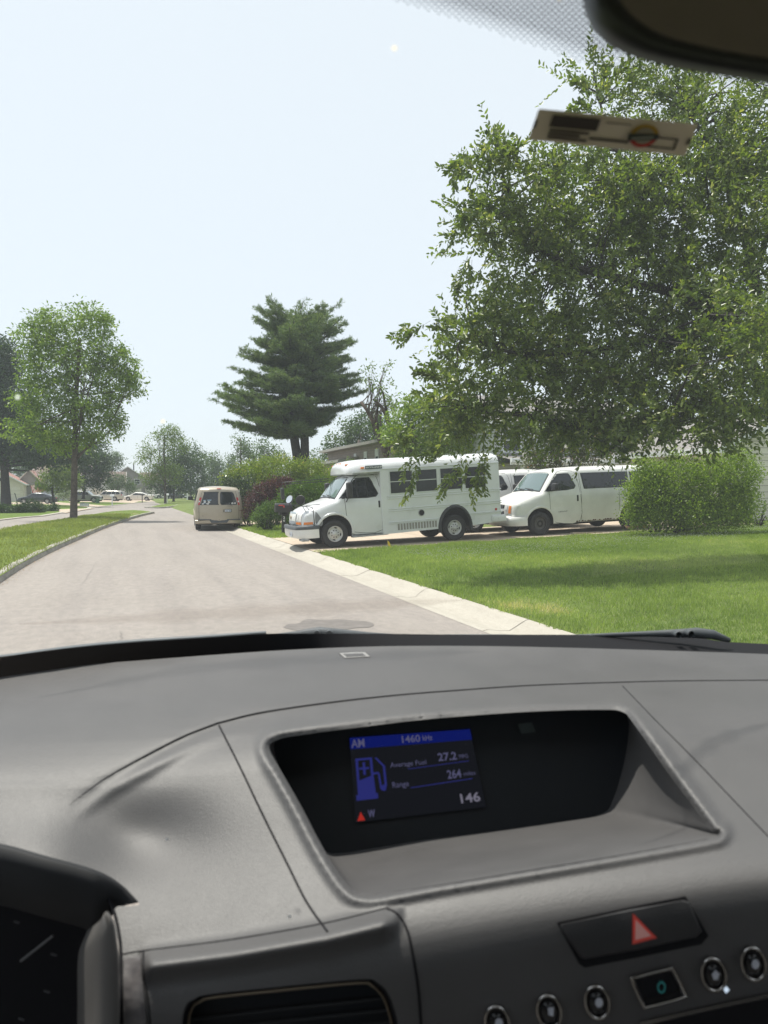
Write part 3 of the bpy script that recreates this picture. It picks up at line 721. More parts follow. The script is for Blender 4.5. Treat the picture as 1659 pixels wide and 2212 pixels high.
        for q in (-1, 1):
            sh.front('headlight', sh.at_z(.80), sh.at_z(.98), q * .6, q * .96, [M['clear_lens']], root, .012)
            sh.front('turn_signal', sh.at_z(.68), sh.at_z(.77), q * .6, q * .98, [M['amber']], root, .012)
    # rear doors
    XR = WB + rear
    def zr_(z): return sh.at_z(z, True)
    for q in (-1, 1):
        door = sh.front('rear_door', zr_(1.86), zr_(.50), q * .012, q * .93, [paint], root, .006, q0b=q * .008, q1b=q * .965)
        wd_ = sh.front('window', zr_(1.80), zr_(1.20), q * .05, q * .80, [M['black_plastic']], door, .012, q1b=q * .90, r=.05)
        sh.front('pane', zr_(1.78), zr_(1.22), q * .07, q * .77, [M['glass_dark']], wd_, .016, q1b=q * .87, r=.05)
        sh.front('tail_light', zr_(1.55), zr_(1.20), q * .895, q * 1.0, [M['red_lens']], root, .016, q0b=q * .93)
        sh.front('reverse_light', zr_(1.40), zr_(1.33), q * .945, q * 1.0, [M['clear_lens']], root, .019)
    m = MB(); m.add([sh.strip(zr_(z), s_ * .008, .004) for z, s_ in ((1.86, -1), (1.86, 1), (.5, 1), (.5, -1))], [(0, 1, 2, 3)])
    for q in (-1, 1):
        m.grid([[sh.strip(zr_(z), q * (.935 + .03 * (1.86 - z) / 1.36), .0045) for z in np.linspace(1.86, .5, 10)], [sh.strip(zr_(z), q * (.948 + .03 * (1.86 - z) / 1.36), .0045) for z in np.linspace(1.86, .5, 10)]])
    m.build('door_gap', M['dark_gap'], root)
    sh.front('brake_light', zr_(1.93), zr_(1.90), -.12, .12, [M['red_lens']], root, .012)
    b = MB(); rows = []
    for z, o in ((.32, .03), (.36, .10), (.48, .11), (.50, .09), (.505, .0)):
        rows.append([(XR + o - abs(k / 10) ** 4 * .1, k / 10 * (W + .0), z) for k in range(-10, 11)])
    b.grid(rows); rb = b.build('rear_bumper', paint, root, sharp=40)
    b = MB(); b.add([(XR + .122, -.42, .505), (XR + .122, .42, .505), (XR + .128, .33, .37), (XR + .128, -.33, .37)], [(0, 1, 2, 3)]); b.box(XR - .05, XR + .115, -.9, .9, .505, .54)
    b.build('step_pad', M['charcoal_plastic'], rb)
    return root, sh

# the second (further) white van, nose behind the bus, and the near white van
ga = math.atan(.0305)
WHY = 18.9 + .98
r1, sh1 = make_van('parked_van', M['white_paint_old'], loc=(12.15, WHY, hz(12.15, 0) + .012), pitch=-ga - .012, style='old', wheels='dark',
    label='old white passenger van with rusty sills parked on the driveway half behind the big bush')
r2, _ = make_van('parked_van', M['white_paint_old'], loc=(11.2, WHY + 2.55, hz(11.2, 0) + .012), pitch=-ga - .01, style='new', wheels='steel', tall_mirror=True,
    label='second white van mostly hidden between the small bus and the nearer white van')
for sd in (-1,):
    m = MB(); rr = random.Random(3)
    for k in range(26):                          # flaking rust along the sill
        x = 1.3 + k * .075 + rr.uniform(-.03, .03); h = rr.uniform(.015, .06); z = .352; m.add([(x, -.957, z), (x + .09, -.957, z), (x + .06, -.957 - .003, z + h), (x + .02, -.958, z + h * .7)], [(0, 1, 2, 3)])
    m.build('rusty_sill', pmat('rust', (.10, .05, .03), .95, noise=(30, .5)), r1, label='rust and flaked paint along the lower edge')
    mm = MB(); mm.add([(3.05 + .09 * cos(a), -.9985, .86 + .11 * sin(a)) for a in np.linspace(0, 2 * pi, 25)[:-1]], [tuple(range(24))])
    mm.build('fuel_flap', M['white_paint_old'], r1)
stext(r1, 'badge', 'CHEVROLET', (.62, -.999, .68), (1, 0, .04), (0, 0, 1), .34, .035, M['ink'], .01)
# the beige van seen from behind
tan_van, sht = make_van('parked_van', M['beige_paint'], loc=(4.28, 36.05, 0.01), rz=-pi / 2, style='new', wheels='steel', r=.37, W=1.0,
    label='beige van with stickers on its back windows parked at the right edge of the street')
tan_van.rotation_euler = (0, 0, -pi / 2 - radians(4.5)); tan_van.scale = (1, 1, .925)
XR = 3.43 + 1.28
def rear_on(d, q, off=.024): return sht.strip(d, q, off)
zt = lambda z: sht.at_z(z, True)
def quad_on(name, z0, z1, q0, q1, mat, parent, off=.024, label=None):
    return sht.front(name, zt(z1), zt(z0), q0, q1, [mat], parent, off, 2, 3, label)
pl = quad_on('number_plate', .86, 1.00, .26, .60, M['black_plastic'], tan_van, .022)
quad_on('plate_face', .88, .98, .28, .58, M['plate'], pl, .026)
a = rear_on(zt(.89), .30, .03)
stext(pl, 'plate_letters', '2FD M2', a, (0, 1, 0), (0, 0, 1), .25, .065, M['ink'], .01)
quad_on('door_handle', .86, .99, .19, .215, M['black_plastic'], tan_van, .03)
a = rear_on(zt(.68), -.82, .016); stext(tan_van, 'badge', 'CHEVROLET', a, (0, 1, 0), (0, 0, 1), .30, .03, M['ink'], .01)
a = rear_on(zt(1.13), .40, .016); stext(tan_van, 'door_lettering', 'To LOVE', a, (0, 1, 0), (0, 0, 1), .22, .05, M['ink'], .005)
wl = [o for o in tan_van.children if o.name.startswith('rear_door')]
wl = sorted(wl, key=lambda o: sum(v.co.y for v in o.data.vertices))
for (z, q, rx, rz_, mt, di) in ((1.345, -.70, .05, .05, 'sticker_white', 0), (1.335, -.50, .05, .045, 'sticker_white', 0), (1.255, -.55, .055, .035, 'sticker_white', 0), (1.25, -.77, .05, .02, 'sticker_white', 0), (1.295, -.70, .06, .015, 'sticker_blue', 0),
                                (1.415, -.72, .065, .018, 'sticker_blue', 0), (1.42, -.47, .095, .022, 'sticker_blue', 0), (1.275, .65, .045, .042, 'sticker_white', 1), (1.28, .78, .03, .042, 'sticker_white', 1), (1.275, .50, .035, .035, 'charcoal_plastic', 1)):
    p = rear_on(zt(z), q, .022); m = MB()
    if rx < .058 and rz_ > .03: m.add([p + Vector((0.002, rx * cos(t), rz_ * sin(t))) for t in np.linspace(0, 2 * pi, 19)[:-1]], [tuple(range(18))]); m.add([p + Vector((0.004, rx * .45 * cos(t), rz_ * .35 * sin(t))) for t in np.linspace(0, 2 * pi, 13)[:-1]], [tuple(range(12))], 1)
    else: m.add([p + Vector((.002, s_ * rx, u_ * rz_)) for s_, u_ in ((-1, -1), (1, -1), (1, 1), (-1, 1))], [(0, 1, 2, 3)])
    m.build('sticker', [M[mt], M['charcoal_plastic']], wl[di])

# ------------------------------------------------------------------ the small white bus
bus = empty('small_bus', (5.55, 19.9, hz(5.55, 0) + .012), 0, 'small white bus with a COLLINS sign over its cab, parked across the driveway end', 'bus')
bus.rotation_euler = (0, -math.atan(.0305 + .034), 0)
WB = 3.67; r = .3875; dz = .034 * WB             # the tail of the body sits high
top = van_profile(WB, 1.5, 2.04, True)
bot = [(1.5, .30), (.62, .33)] + arch(0, r + .04, r + .11, .36, 14) + [(-.6, .36), (-.9, .36)]
shb = Shell(top, bot, van_w(.99), .13, .055)
shb.build('cab', M['white_paint'], bus)
for sd in (-1, 1):
    m = MB(); shb.ribbon(m, arch(0, r + .04, r + .14, .38, 22), .075, sd, .024); m.build('wheel_arch', M['white_paint'], bus, sharp=50)
    door = [(.33, 1.33), (.36, .85), (.42, .68), (.50, .53), (.56, .40), (1.42, .40), (1.42, 1.3), (1.38, 1.7), (1.27, 1.96), (.76, 1.96), (.5, 1.62)]
    dd = shb.patch('door', cr(door + [door[0]], 3)[:-1], [M['white_paint'], M['dark_gap']], bus, sd, .003, .12, line=.012)
    wn = [(.17, 1.35), (1.265, 1.34), (1.24, 1.65), (1.15, 1.87), (1.05, 1.905), (.70, 1.895), (.60, 1.84), (.40, 1.60)]
    wo_ = side_window(shb, dd, cr(wn + [wn[0]], 3)[:-1], sd)
    m = MB(); shb.ribbon(m, [(.72, 1.36), (.72, 1.88)], .03, sd, .018); shb.ribbon(m, [(.72 + .02, 1.87), (1.0, 1.88), (1.0, 1.37)], .03, sd, .018); m.build('window_divider', M['black_plastic'], wo_)
    h = MB(); h.rbox(1.30, 1.375, sd * .99 - .02, sd * .99 + .03, 1.02, 1.23, .025); h.build('handle', M['black_plastic'], dd, sharp=40)
    st = MB(); st.box(.50, 1.55, sd * .80, sd * 1.02, .24, .28); st.box(.50, 1.55, sd * .88, sd * .90, .28, .38)
    for k in range(9): st.box(.56 + k * .11, .59 + k * .11, sd * .905, sd * 1.0, .28, .292)
    st.build('step', M['step_metal'], bus)
    wheel(bus, 0, sd * .97, r, r, .222, .25, 'steel', sd)
    wheel(bus, WB, sd * .97, r - dz, r, .222, .25, 'steel', sd)
d0, d1 = shb.at_x(.10, 1.2), shb.at_x(.56, 1.6)
ws = shb.front('windscreen', d0 - .02, d1 + .02, -.99, .99, [M['black_plastic']], bus, .004, q0b=-.97, q1b=.97)
shb.front('pane', d0 + .03, d1 - .02, -.94, .94, [M['glass_shield']], ws, .009, q0b=-.9, q1b=.9)
wipers(shb, bus, d0)
m = MB(); m.box(-.75, 4.9, -.82, .82, .27, .8); m.build('underbody', M['dark_gap'], bus)
# grille, lamps, bumper
gr = shb.front('grille', shb.at_z(.66), shb.at_z(1.0), -.56, .56, [M['white_paint_old']], bus, .02)
shb.front('grille_mesh', shb.at_z(.68), shb.at_z(.79), -.5, .5, [pmat('grille mesh', (.30, .33, .36), .6)], gr, .026)
shb.front('grille_bar', shb.at_z(.955), shb.at_z(.985), -.5, .5, [pmat('grille bar', (.34, .40, .44), .6)], gr, .026)
m = MB(); c = shb.strip(shb.at_z(.86), 0, .035); m.lathe([(0, .0001), (0, .05), (-.015, .055)], (-1, 0, 0), tuple(c), 18); m.build('emblem', pmat('dull gold emblem', (.25, .19, .10), .4, .6), gr)
for q in (-1, 1):
    hl = shb.front('headlight', shb.at_z(.79), shb.at_z(1.0), q * .62, q * .985, [M['white_paint_old']], bus, .012, label='headlight surround painted white')
    shb.front('lens', shb.at_z(.83), shb.at_z(.96), q * .70, q * .78, [M['clear_lens']], hl, .018)
    shb.front('turn_signal', shb.at_z(.69), shb.at_z(.765), q * .6, q * .99, [M['amber']], bus, .016)
    # amber lens wraps round the corner
    shb.patch('side_marker', [(-.84, .69), (-.60, .70), (-.60, .765), (-.83, .765)], [M['amber']], bus, q, .012, .1)
    pb = shb.patch('bare_patch', cr([(-.47, .66), (-.36, .64), (-.33, .78), (-.40, .90), (-.50, 1.04), (-.53, .90), (-.53, .75), (-.47, .66)], 3)[:-1], [M['grey_primer']], bus, q, .0045, .08, label='grey patch of missing paint on the fender')
b = MB(); rows = []
for z, o in ((.32, .02), (.36, .06), (.46, .075), (.56, .07), (.57, .07)):
    rows.append([(-.46, -.985, z)] + [(-.93 - .10 * (1 - (k / 12) ** 2) - o + max(0, abs(k / 12) - .8) * 1.5, k / 12 * .985, z) for k in range(-12, 13)] + [(-.46, .985, z)])
b.grid(rows); bp_ = b.build('bumper', M['white_paint_old'], bus, sharp=60)
b = MB(); rows = []
for z, o in ((.565, .07), (.575, .095), (.65, .085), (.665, .05), (.668, -.02)):
    rows.append([(-.44, -.99, z)] + [(-.93 - .10 * (1 - (k / 12) ** 2) - o + max(0, abs(k / 12) - .8) * 1.5, k / 12 * .99, z) for k in range(-12, 13)] + [(-.44, .99, z)])
b.grid(rows); b.build('bumper_pad', M['charcoal_plastic'], bp_, sharp=60)
b = MB(); b.rbox(-1.10, -1.09, -.42, -.12, .37, .50, .004); npl = b.build('number_plate', M['plate'], bp_)
stext(npl, 'plate_letters', 'SB 26', (-1.104, -.15, .40), (0, -1, 0), (0, 0, 1), .22, .07, M['ink'])
b = MB(); b.rbox(-.93, -.72, -.9, -.5, .24, .31, .02); b.build('bumper_bracket', M['step_metal'], bus)
# passenger box
HW = 1.03
def bx_sec(s_, zb, zt_, ins=0.0, hw=HW):
    k = zt_ - 2.43
    return [(hw - ins, zb), (hw - ins, 1.2), (hw - ins, 2.07 + k * .2), (hw - ins, 2.10 + k * .3), (hw - .012 - ins, 2.17 + k * .5), (hw - .06 - ins, 2.27 + k * .8), (hw - .16 - ins, 2.345 + k), (hw - .34 - ins, 2.395 + k), (hw * .4, 2.425 + k), (0, 2.43 + k)]
def full(sec, s_): return [Vector((s_, -y, z)) for y, z in sec] + [Vector((s_, y, z)) for y, z in sec[::-1][1:]]
XB = 5.24
m = MB(); rows = []
for s_, zb in ((1.40, .26), (1.8, .26), (2.5, .27), (3.15, .275)): rows.append(full(bx_sec(s_, zb, 2.43), s_))
m.grid(rows); rows = []
# around the rear arch
nA = 16
for k in range(nA + 1):
    s_ = 3.15 + 1.06 * k / nA; zz = r - dz + sqrt(max(0, .50 ** 2 - (s_ - WB) ** 2)) * 1.24 if abs(s_ - WB) < .5 else .28
    rows.append(full(bx_sec(s_, max(.28, zz), 2.43), s_))
m.grid(rows); rows = []
for s_, zb in ((4.21, .285), (4.7, .31), (XB - .08, .33)): rows.append(full(bx_sec(s_, zb, 2.43), s_))
rows.append(full(bx_sec(XB, .34, 2.42, .03), XB - .02)); rows.append(full(bx_sec(XB, .36, 2.40, .09), XB)); m.grid(rows)
back = rows[-1]; m.add(back, [tuple(range(len(back)))])
fr = full(bx_sec(1.4, .26, 2.43), 1.40); m.add(fr, [tuple(range(len(fr)))[::-1]])
m.build('passenger_body', M['white_paint'], bus, weld=.0005, sharp=38)
# roof cap over the cab
m = MB(); rows = []
for s_, ins, zt_, zb in ((.50, .30, 2.20, 2.03), (.52, .22, 2.28, 2.01), (.58, .14, 2.345, 2.0), (.70, .08, 2.39, 2.0), (.85, .05, 2.415, 2.01), (1.1, .02, 2.43, 2.03), (1.40, .0, 2.43, 2.05)):
    k = zt_ - 2.43; hw = HW
    sec = [(hw - ins - .02, zb), (hw - ins, 2.04 + k * .1), (hw - ins, 2.08 + k * .2), (hw - ins, 2.10 + k * .3), (hw - .012 - ins, 2.17 + k * .5), (hw - .06 - ins, 2.27 + k * .8), (hw - .16 - ins, 2.345 + k), (hw - .34 - ins, 2.395 + k), (hw * .4, 2.425 + k), (0, 2.43 + k)]
    rows.append([Vector((s_ - .10 * (1 - (y / hw) ** 2) * (1.4 - s_) / .9, y, z)) for y, z in [(-a_, b_2) for a_, b_2 in sec] + sec[::-1][1:]])
m.grid(rows); f0 = rows[0]; m.add(f0, [tuple(range(len(f0)))[::-1]])
for a_, b_2 in zip(rows[:-1], rows[1:]): m.add([a_[0], b_2[0], b_2[-1], a_[-1]], [(0, 1, 2, 3)])
cap = m.build('roof_cap', M['white_paint'], bus, weld=.0005, sharp=38)
m = MB(); m.box(.62, 1.40, -.985, .985, 1.99, 2.035); m.build('cap_seal', M['step_metal'], cap)
def by(z):                                       # half width of the box at height z
    return HW if z < 2.1 else HW - .012 - (z - 2.17) * .45 if z > 2.17 else HW - .006
for sd in (-1, 1):
    m = MB(); m.box(.60, .60 + .82, sd * (HW - .02), sd * (HW + .018), 2.045, 2.062); m.box(1.42, XB - .03, sd * (HW - .02), sd * (HW + .02), 2.098, 2.115); m.build('drip_rail', M['white_paint'], bus)
    # sign board
    m = MB(); m.box(.98, 1.47, sd * (HW - .03), sd * (HW + .008), 2.13, 2.225); sg = m.build('sign', pmat('navy sign', (.05, .07, .10), .5), bus, label='dark COLLINS sign')
    if sd < 0:
        stext(sg, 'sign_letters', 'COLLINS', (1.055, -HW - .012, 2.152), (1, 0, 0), (0, 0, 1), .335, .05, M['white_ink'], .03)
        for cx in (1.02, 1.43): mm = MB(); mm.lathe([(0, .0001), (0, .024), (.001, .03)], (0, -1, 0), (cx, -HW - .011, 2.178), 16); mm.build('sign_emblem', M['aluminium'], sg, label='round emblem')
    else: stext(sg, 'sign_letters', 'COLLINS', (1.39, HW + .012, 2.152), (-1, 0, 0), (0, 0, 1), .335, .05, M['white_ink'], .03)
    m = MB(); m.rbox(.84, .94, min(sd * (HW - .04), sd * (HW + .02)), max(sd * (HW - .04), sd * (HW + .02)), 2.145, 2.195, .012); m.build('marker_light', M['amber'], bus)
    # windows
    for x0, x1 in ((1.667, 2.396), (2.454, 3.166), (3.239, 3.98), (4.031, 4.754)):
        f = MB(); o0 = HW - .004; o1 = HW + .014; zb_, zt2 = 1.375, 2.045; t = .026
        f.box(x0, x1, sd * o0, sd * o1, zb_, zb_ + t); f.box(x0, x1, sd * o0, sd * o1, zt2 - t, zt2); f.box(x0, x0 + t, sd * o0, sd * o1, zb_ + t, zt2 - t); f.box(x1 - t, x1, sd * o0, sd * o1, zb_ + t, zt2 - t)
        zm = zb_ + (zt2 - zb_) * .53; f.box(x0 + t, x1 - t, sd * o0, sd * (o1 - .002), zm - .011, zm + .011)
        fo = f.build('window', M['aluminium'], bus); g = MB(); g.box(x0 + .01, x1 - .01, sd * (HW - .01), sd * (HW + .004), zb_ + .01, zt2 - .01); g.build('pane', M['glass_bus'], fo)
    # pressed rub rails
    def rail(z0, z1, x0, x1):
        q = MB(); h = (z1 - z0)
        for zz in (z0, z1 - .03):
            q.grid([[(x, sd * y_, z) for x in (x0, x1)] for y_, z in ((HW - .004, zz - .002), (HW + .018, zz + .006), (HW + .018, zz + .022), (HW - .004, zz + .032))])
            for x in (x0, x1): q.add([(x, sd * (HW - .004), zz - .002), (x, sd * (HW + .018), zz + .006), (x, sd * (HW + .018), zz + .022), (x, sd * (HW - .004), zz + .032)], [(0, 1, 2, 3)])
        q.build('rub_rail', M['white_paint'], bus)
    rail(1.245, 1.335, 1.58, XB + .0); rail(.885, .975, 1.60, XB); rail(.535, .60, 1.60, 3.13); rail(.60, .665, 4.22, XB)
    # louvred vent
    v_ = MB(); v_.box(1.817, 3.09, sd * (HW - .01), sd * (HW + .003), .34, .52); vo = v_.build('louvre_vent', pmat('vent grey', (.27, .26, .24), .7), bus)
    v_ = MB()
    for k in range(15): v_.rbox(1.817 + k * .0895, 1.817 + k * .0895 + .022, min(sd * HW, sd * (HW + .016)), max(sd * HW, sd * (HW + .016)), .335, .525, .005)
    v_.build('louvre', M['white_paint'], vo)
    v_ = MB(); v_.lathe([(.0, .0001), (0, .075), (.02, .08), (.02, .095), (-.01, .10)], (0, sd, 0), (2.6, sd * (HW + .002), .786), 24, mis=[1, 1, 0, 0]); v_.build('round_vent', [M['step_metal'], M['dark_gap']], bus)
    v_ = MB(); v_.lathe([(.022, .0001), (.02, .03), (.0, .04)], (0, sd, 0), (5.04, sd * HW, .71), 18); v_.build('reflector', M['red_lens'], bus)
    # rubber fender over the rear wheel
    f = MB(); rows = []
    for a in np.linspace(-.15, pi + .15, 26):
        cx = WB; cz = r - dz; R0 = .49; R1 = .56; e = 1.22
        rows.append([(cx + R0 * cos(a), sd * (HW - .05), cz + R0 * sin(a) * e), (cx + R0 * cos(a), sd * (HW + .05), cz + R0 * sin(a) * e), (cx + (R0 + .02) * cos(a), sd * (HW + .06), cz + (R0 + .02) * sin(a) * e), (cx + R1 * cos(a), sd * (HW + .012), cz + R1 * sin(a) * e), (cx + R1 * cos(a), sd * (HW - .02), cz + R1 * sin(a) * e)])
    f.grid(rows); f.build('fender_flare', M['black_plastic'], bus, smooth=True)
    f = MB(); f.rbox(4.88, XB + .12, min(sd * (HW - .12), sd * (HW + .035)), max(sd * (HW - .12), sd * (HW + .035)), .335, .53, .012); rbm = f.build('rear_bumper', M['white_paint'], bus, sharp=40)
    f = MB()
    for k in range(4): f.lathe([(.012, .0001), (.01, .012), (0, .014)], (0, sd, 0), (4.91, sd * (HW + .035), .37 + k * .04), 8)
    f.lathe([(.012, .0001), (.01, .016), (0, .018)], (0, sd, 0), (5.10, sd * (HW + .035), .44), 10, 0); f.build('rivet', M['aluminium'], rbm)
b = MB(); b.box(XB + .01, XB + .11, -HW + .13, HW - .13, .34, .52); b.build('rear_bumper', M['white_paint'], bus)
# clearance lamps on the cap
m = MB()
for k in (-1, 0, 1):
    l_ = MB(); l_.rbox(.47, .56, -.10 + k * .17 - .055 - .0, -.10 + k * .17 + .055, 2.30, 2.345, .012); l_.build('clearance_light', M['amber'], cap)
for yy_ in (-.66, .66): l_ = MB(); l_.rbox(.50, .58, yy_ - .05, yy_ + .05, 2.26, 2.305, .012); l_.build('clearance_light', M['amber'], cap)
# dark seats seen through the glass are left to the tint; cross-view mirrors
for sd in (-1, 1):
    m = MB(); o = Vector((-.56, sd * .93, .62)); tp = Vector((-.58, sd * .86, 1.16)); fwd = Vector((-.86, sd * .70, 1.22))
    m.tube([o, (-.57, sd * .90, 1.1), tp, Vector((-.64, sd * .80, 1.185)), fwd], .011, 6)
    m.tube([o, fwd + Vector((.05, 0, -.01))], .009, 6); m.tube([(-.25, sd * .70, 1.235), fwd + Vector((.15, 0, 0))], .009, 6); m.tube([(-.55, sd * .80, 1.0), fwd + Vector((.12, 0, 0))], .009, 6)
    m.tube([fwd, fwd + Vector((0, 0, .08))], .012, 6)
    m.rbox(-.60, -.54, min(sd * .90, sd * .97), max(sd * .90, sd * .97), .52, .66, .01)
    ar = m.build('mirror_arm', M['black_plastic'], bus, smooth=True)
    c = fwd + Vector((.0, 0, .17)); ax = Vector((.75, sd * -.25 - .25, -.35)).normalized(); b = MB()
    if sd < 0: ax = Vector((-.45, -.75, .2)).normalized()
    else: ax = Vector((-.80, -.50, .45)).normalized()
    b.lathe([(.0, .0001), (.005, .12), (.0, .135), (-.03, .13), (-.06, .07), (-.07, .0001)], tuple(ax), tuple(c), 24, mis=[0, 1, 1, 1, 1])
    b.build('cross_view_mirror', [M['dark_gap'] if sd < 0 else M['chrome'], M['black_plastic']], ar, smooth=True)
# long arm mirror on the far side
m = MB(); m.tube([(.45, .93, 1.93), (-.9, 1.16, 1.90), (-.95, 1.17, 1.86)], .013, 6); m.tube([(.45, .93, 1.86), (-.85, 1.16, 1.83), (-.95, 1.17, 1.80), (-.96, 1.17, 1.70)], .013, 6)
for k in range(4): x = .2 - k * .3; m.tube([(x, 1.0 + k * .045, 1.925), (x, 1.0 + k * .045, 1.85)], .009, 5)
ar = m.build('long_mirror_arm', M['black_plastic'], bus, smooth=True); b = MB(); b.rbox(-1.0, -.90, 1.08, 1.26, 1.38, 1.74, .035); b.build('mirror_head', M['black_plastic'], ar, sharp=40)
b = MB(); b.rbox(.36, .53, -1.20, -1.03, 1.36, 1.80, .05); b.tube([(.40, -1.10, 1.36), (.37, -1.02, 1.27), (.36, -.97, 1.24)], .014, 6); b.tube([(.42, -1.1, 1.7), (.46, -.9, 1.72)], .014, 6); b.build('side_mirror', M['black_plastic'], bus, sharp=40)
b = MB(); b.rbox(.36, .53, 1.03, 1.20, 1.36, 1.80, .05); b.tube([(.40, 1.10, 1.36), (.37, 1.02, 1.27)], .014, 6); b.build('side_mirror', M['black_plastic'], bus, sharp=40)

# ------------------------------------------------------------------ cars across the street
def make_car(kind, name, cat, paint, loc, rz, label, L=4.8, H=1.45, W=.92, wheels='alloy', group=None, sc=1.0):
    root = empty(name, loc, rz, label, cat, group); root.scale = (sc,) * 3
    r = .33 if kind == 'sedan' else .38; fo = .92; WB = L - fo - (1.05 if kind != 'pickup' else 1.1); XE = L - fo
    if kind == 'sedan':
        top = cr([(-fo, .28), (-fo - .01, .5), (-fo + .05, .66), (-fo + .4, .80), (.1, .93), (.35, .98)], 4) + cr([(.35, .98), (.8, 1.24), (1.15, H - .02), (1.7, H), (2.3, H - .04), (2.9, 1.22), (3.35, 1.06)], 4)[1:] + cr([(3.35, 1.06), (XE - .25, 1.03), (XE - .05, .95), (XE, .7), (XE - .02, .32)], 4)[1:]
        wn = [(.62, .98), (.95, 1.22), (1.25, H - .09), (1.75, H - .06), (2.3, H - .10), (2.75, 1.18), (2.95, 1.02), (2.2, .99)]; dv = (1.62, 2.45); ws = (.40, 1.12); rw = (2.45, 3.25)
    elif kind == 'suv':
        top = cr([(-fo, .34), (-fo - .01, .6), (-fo + .03, .85), (-fo + .15, .95), (0, 1.06), (.35, 1.12)], 4) + cr([(.35, 1.12), (.75, 1.45), (1.02, H - .06), (1.5, H), (2.5, H), (XE - .5, H - .03)], 4)[1:] + cr([(XE - .5, H - .03), (XE - .22, H - .14), (XE - .05, 1.1), (XE, .8), (XE - .02, .42)], 4)[1:]
        wn = [(.60, 1.12), (.88, 1.38), (1.1, H - .14), (1.6, H - .10), (XE - .7, H - .12), (XE - .45, H - .25), (XE - .35, 1.15)]; dv = (1.45, 2.3, 3.0); ws = (.38, 1.0); rw = (XE - .28, XE - .07)
    sb = .26 if kind == 'sedan' else .34
    bot = [(XE - .02, sb + .08)] + [(WB + .5, sb)] + arch(WB, r + .02, r + .07, sb, 12) + [(WB - .5, sb), (.5, sb)] + arch(0, r + .02, r + .07, sb, 12) + [(-.5, sb), (-fo, sb + .05)]
    belt = 1.0 if kind == 'sedan' else 1.13
    def wf(x, z):
        y = W - (max(0, z - belt) * (.36 if kind == 'sedan' else .22)) - .04 * max(0, (.55 - z) / .3) ** 2
        if x < .1: y -= .16 * min(1, (.1 - x) / .95) ** 2.2
        if x > XE - .8: y -= .10 * ((x - XE + .8) / .8) ** 2
        return y
    sh = Shell(top, bot, wf, .11, .05, .16, 8); sh.build('body', paint, root)
    m = MB(); m.box(-.7, XE - .2, -W + .15, W - .15, .2, .75); m.build('underbody', M['dark_gap'], root)
    for sd in (-1, 1):
        wo_ = sh.patch('window', cr(wn + [wn[0]], 3)[:-1], [M['glass_dark']], root, sd, .005, .15)
        m = MB()
        for x in dv: sh.ribbon(m, [(x, belt - .02), (x + .04, H - .08)], .055, sd, .009)
        m.build('pillar', paint if kind == 'suv' else M['black_plastic'], wo_)
        m = MB()
        for x in dv[:2]: sh.ribbon(m, [(x, .38), (x, belt)], .015, sd, .003)
        sh.ribbon(m, [(.55, .40), (.55, belt)], .015, sd, .003); m.build('door_gap', M['dark_gap'], root)
        for cx in (0, WB): wheel(root, cx, sd * (W - .01), r, r, r * .64, .2, wheels, sd)
        m = MB(); m.rbox(.62, .78, min(sd * (W - .04), sd * (W + .16)), max(sd * (W - .04), sd * (W + .16)), belt - .02, belt + .12, .03); m.build('side_mirror', M['black_plastic'] if kind != 'sedan' else paint, root)
        m = MB()
        for x in (1.45, 2.3): m.rbox(x, x + .16, min(sd * (W - .01), sd * (W + .03)), max(sd * (W - .01), sd * (W + .03)), belt - .17, belt - .13, .01)
        m.build('door_handle', paint if kind == 'sedan' else M['black_plastic'], root)
        zl = .62 if kind == 'sedan' else .82
        sh.front('headlight', sh.at_z(zl), sh.at_z(zl + .11), sd * .55, sd * .97, [M['clear_lens']], root, .006, 3, 4)
        zz = .72 if kind == 'sedan' else .95
        sh.front('tail_light', sh.at_z(zz + .2, True), sh.at_z(zz, True), sd * .62, sd * .99, [M['red_lens']], root, .006, 3, 4)
    a, b_2 = sh.at_x(ws[0] + .05, .9), sh.at_x(ws[1], 1.0); sh.front('windscreen', a, b_2, -.9, .9, [M['glass_shield']], root, .005)
    a, b_2 = sh.at_x(rw[0], 1.1), sh.at_x(rw[1], 1.0)
    if kind == 'suv': a, b_2 = sh.at_z(H - .17, True), sh.at_z(1.18, True)
    sh.front('rear_window', a, b_2, -.85, .85, [M['glass_dark']], root, .005)
    sh.front('grille', sh.at_z(.5 if kind == 'sedan' else .62), sh.at_z(.62 if kind == 'sedan' else .85), -.5, .5, [M['dark_gap']], root, .006, 3, 4)
    m = MB(); m.rbox(-fo - .06, -fo + .2, -W + .1, W - .1, sb + .04, sb + .22, .04); m.build('bumper', paint if kind == 'sedan' else M['white_paint_old'], root, sharp=40)
    if kind == 'suv':
        m = MB()
        for sd in (-1, 1): m.tube([(1.1, sd * .62, H + .05), (XE - .7, sd * .62, H + .03)], .018, 5)
        for sd in (-1, 1):
            for x in (1.1, 2.2, XE - .7): m.tube([(x, sd * .62, H - .03), (x, sd * .62, H + .05)], .018, 5)
        m.build('roof_rack', M['black_plastic'], root)
    return root
def facing(x, Z, z=0.05): p = V(x, Z, z); return (p.x, p.y, p.z)
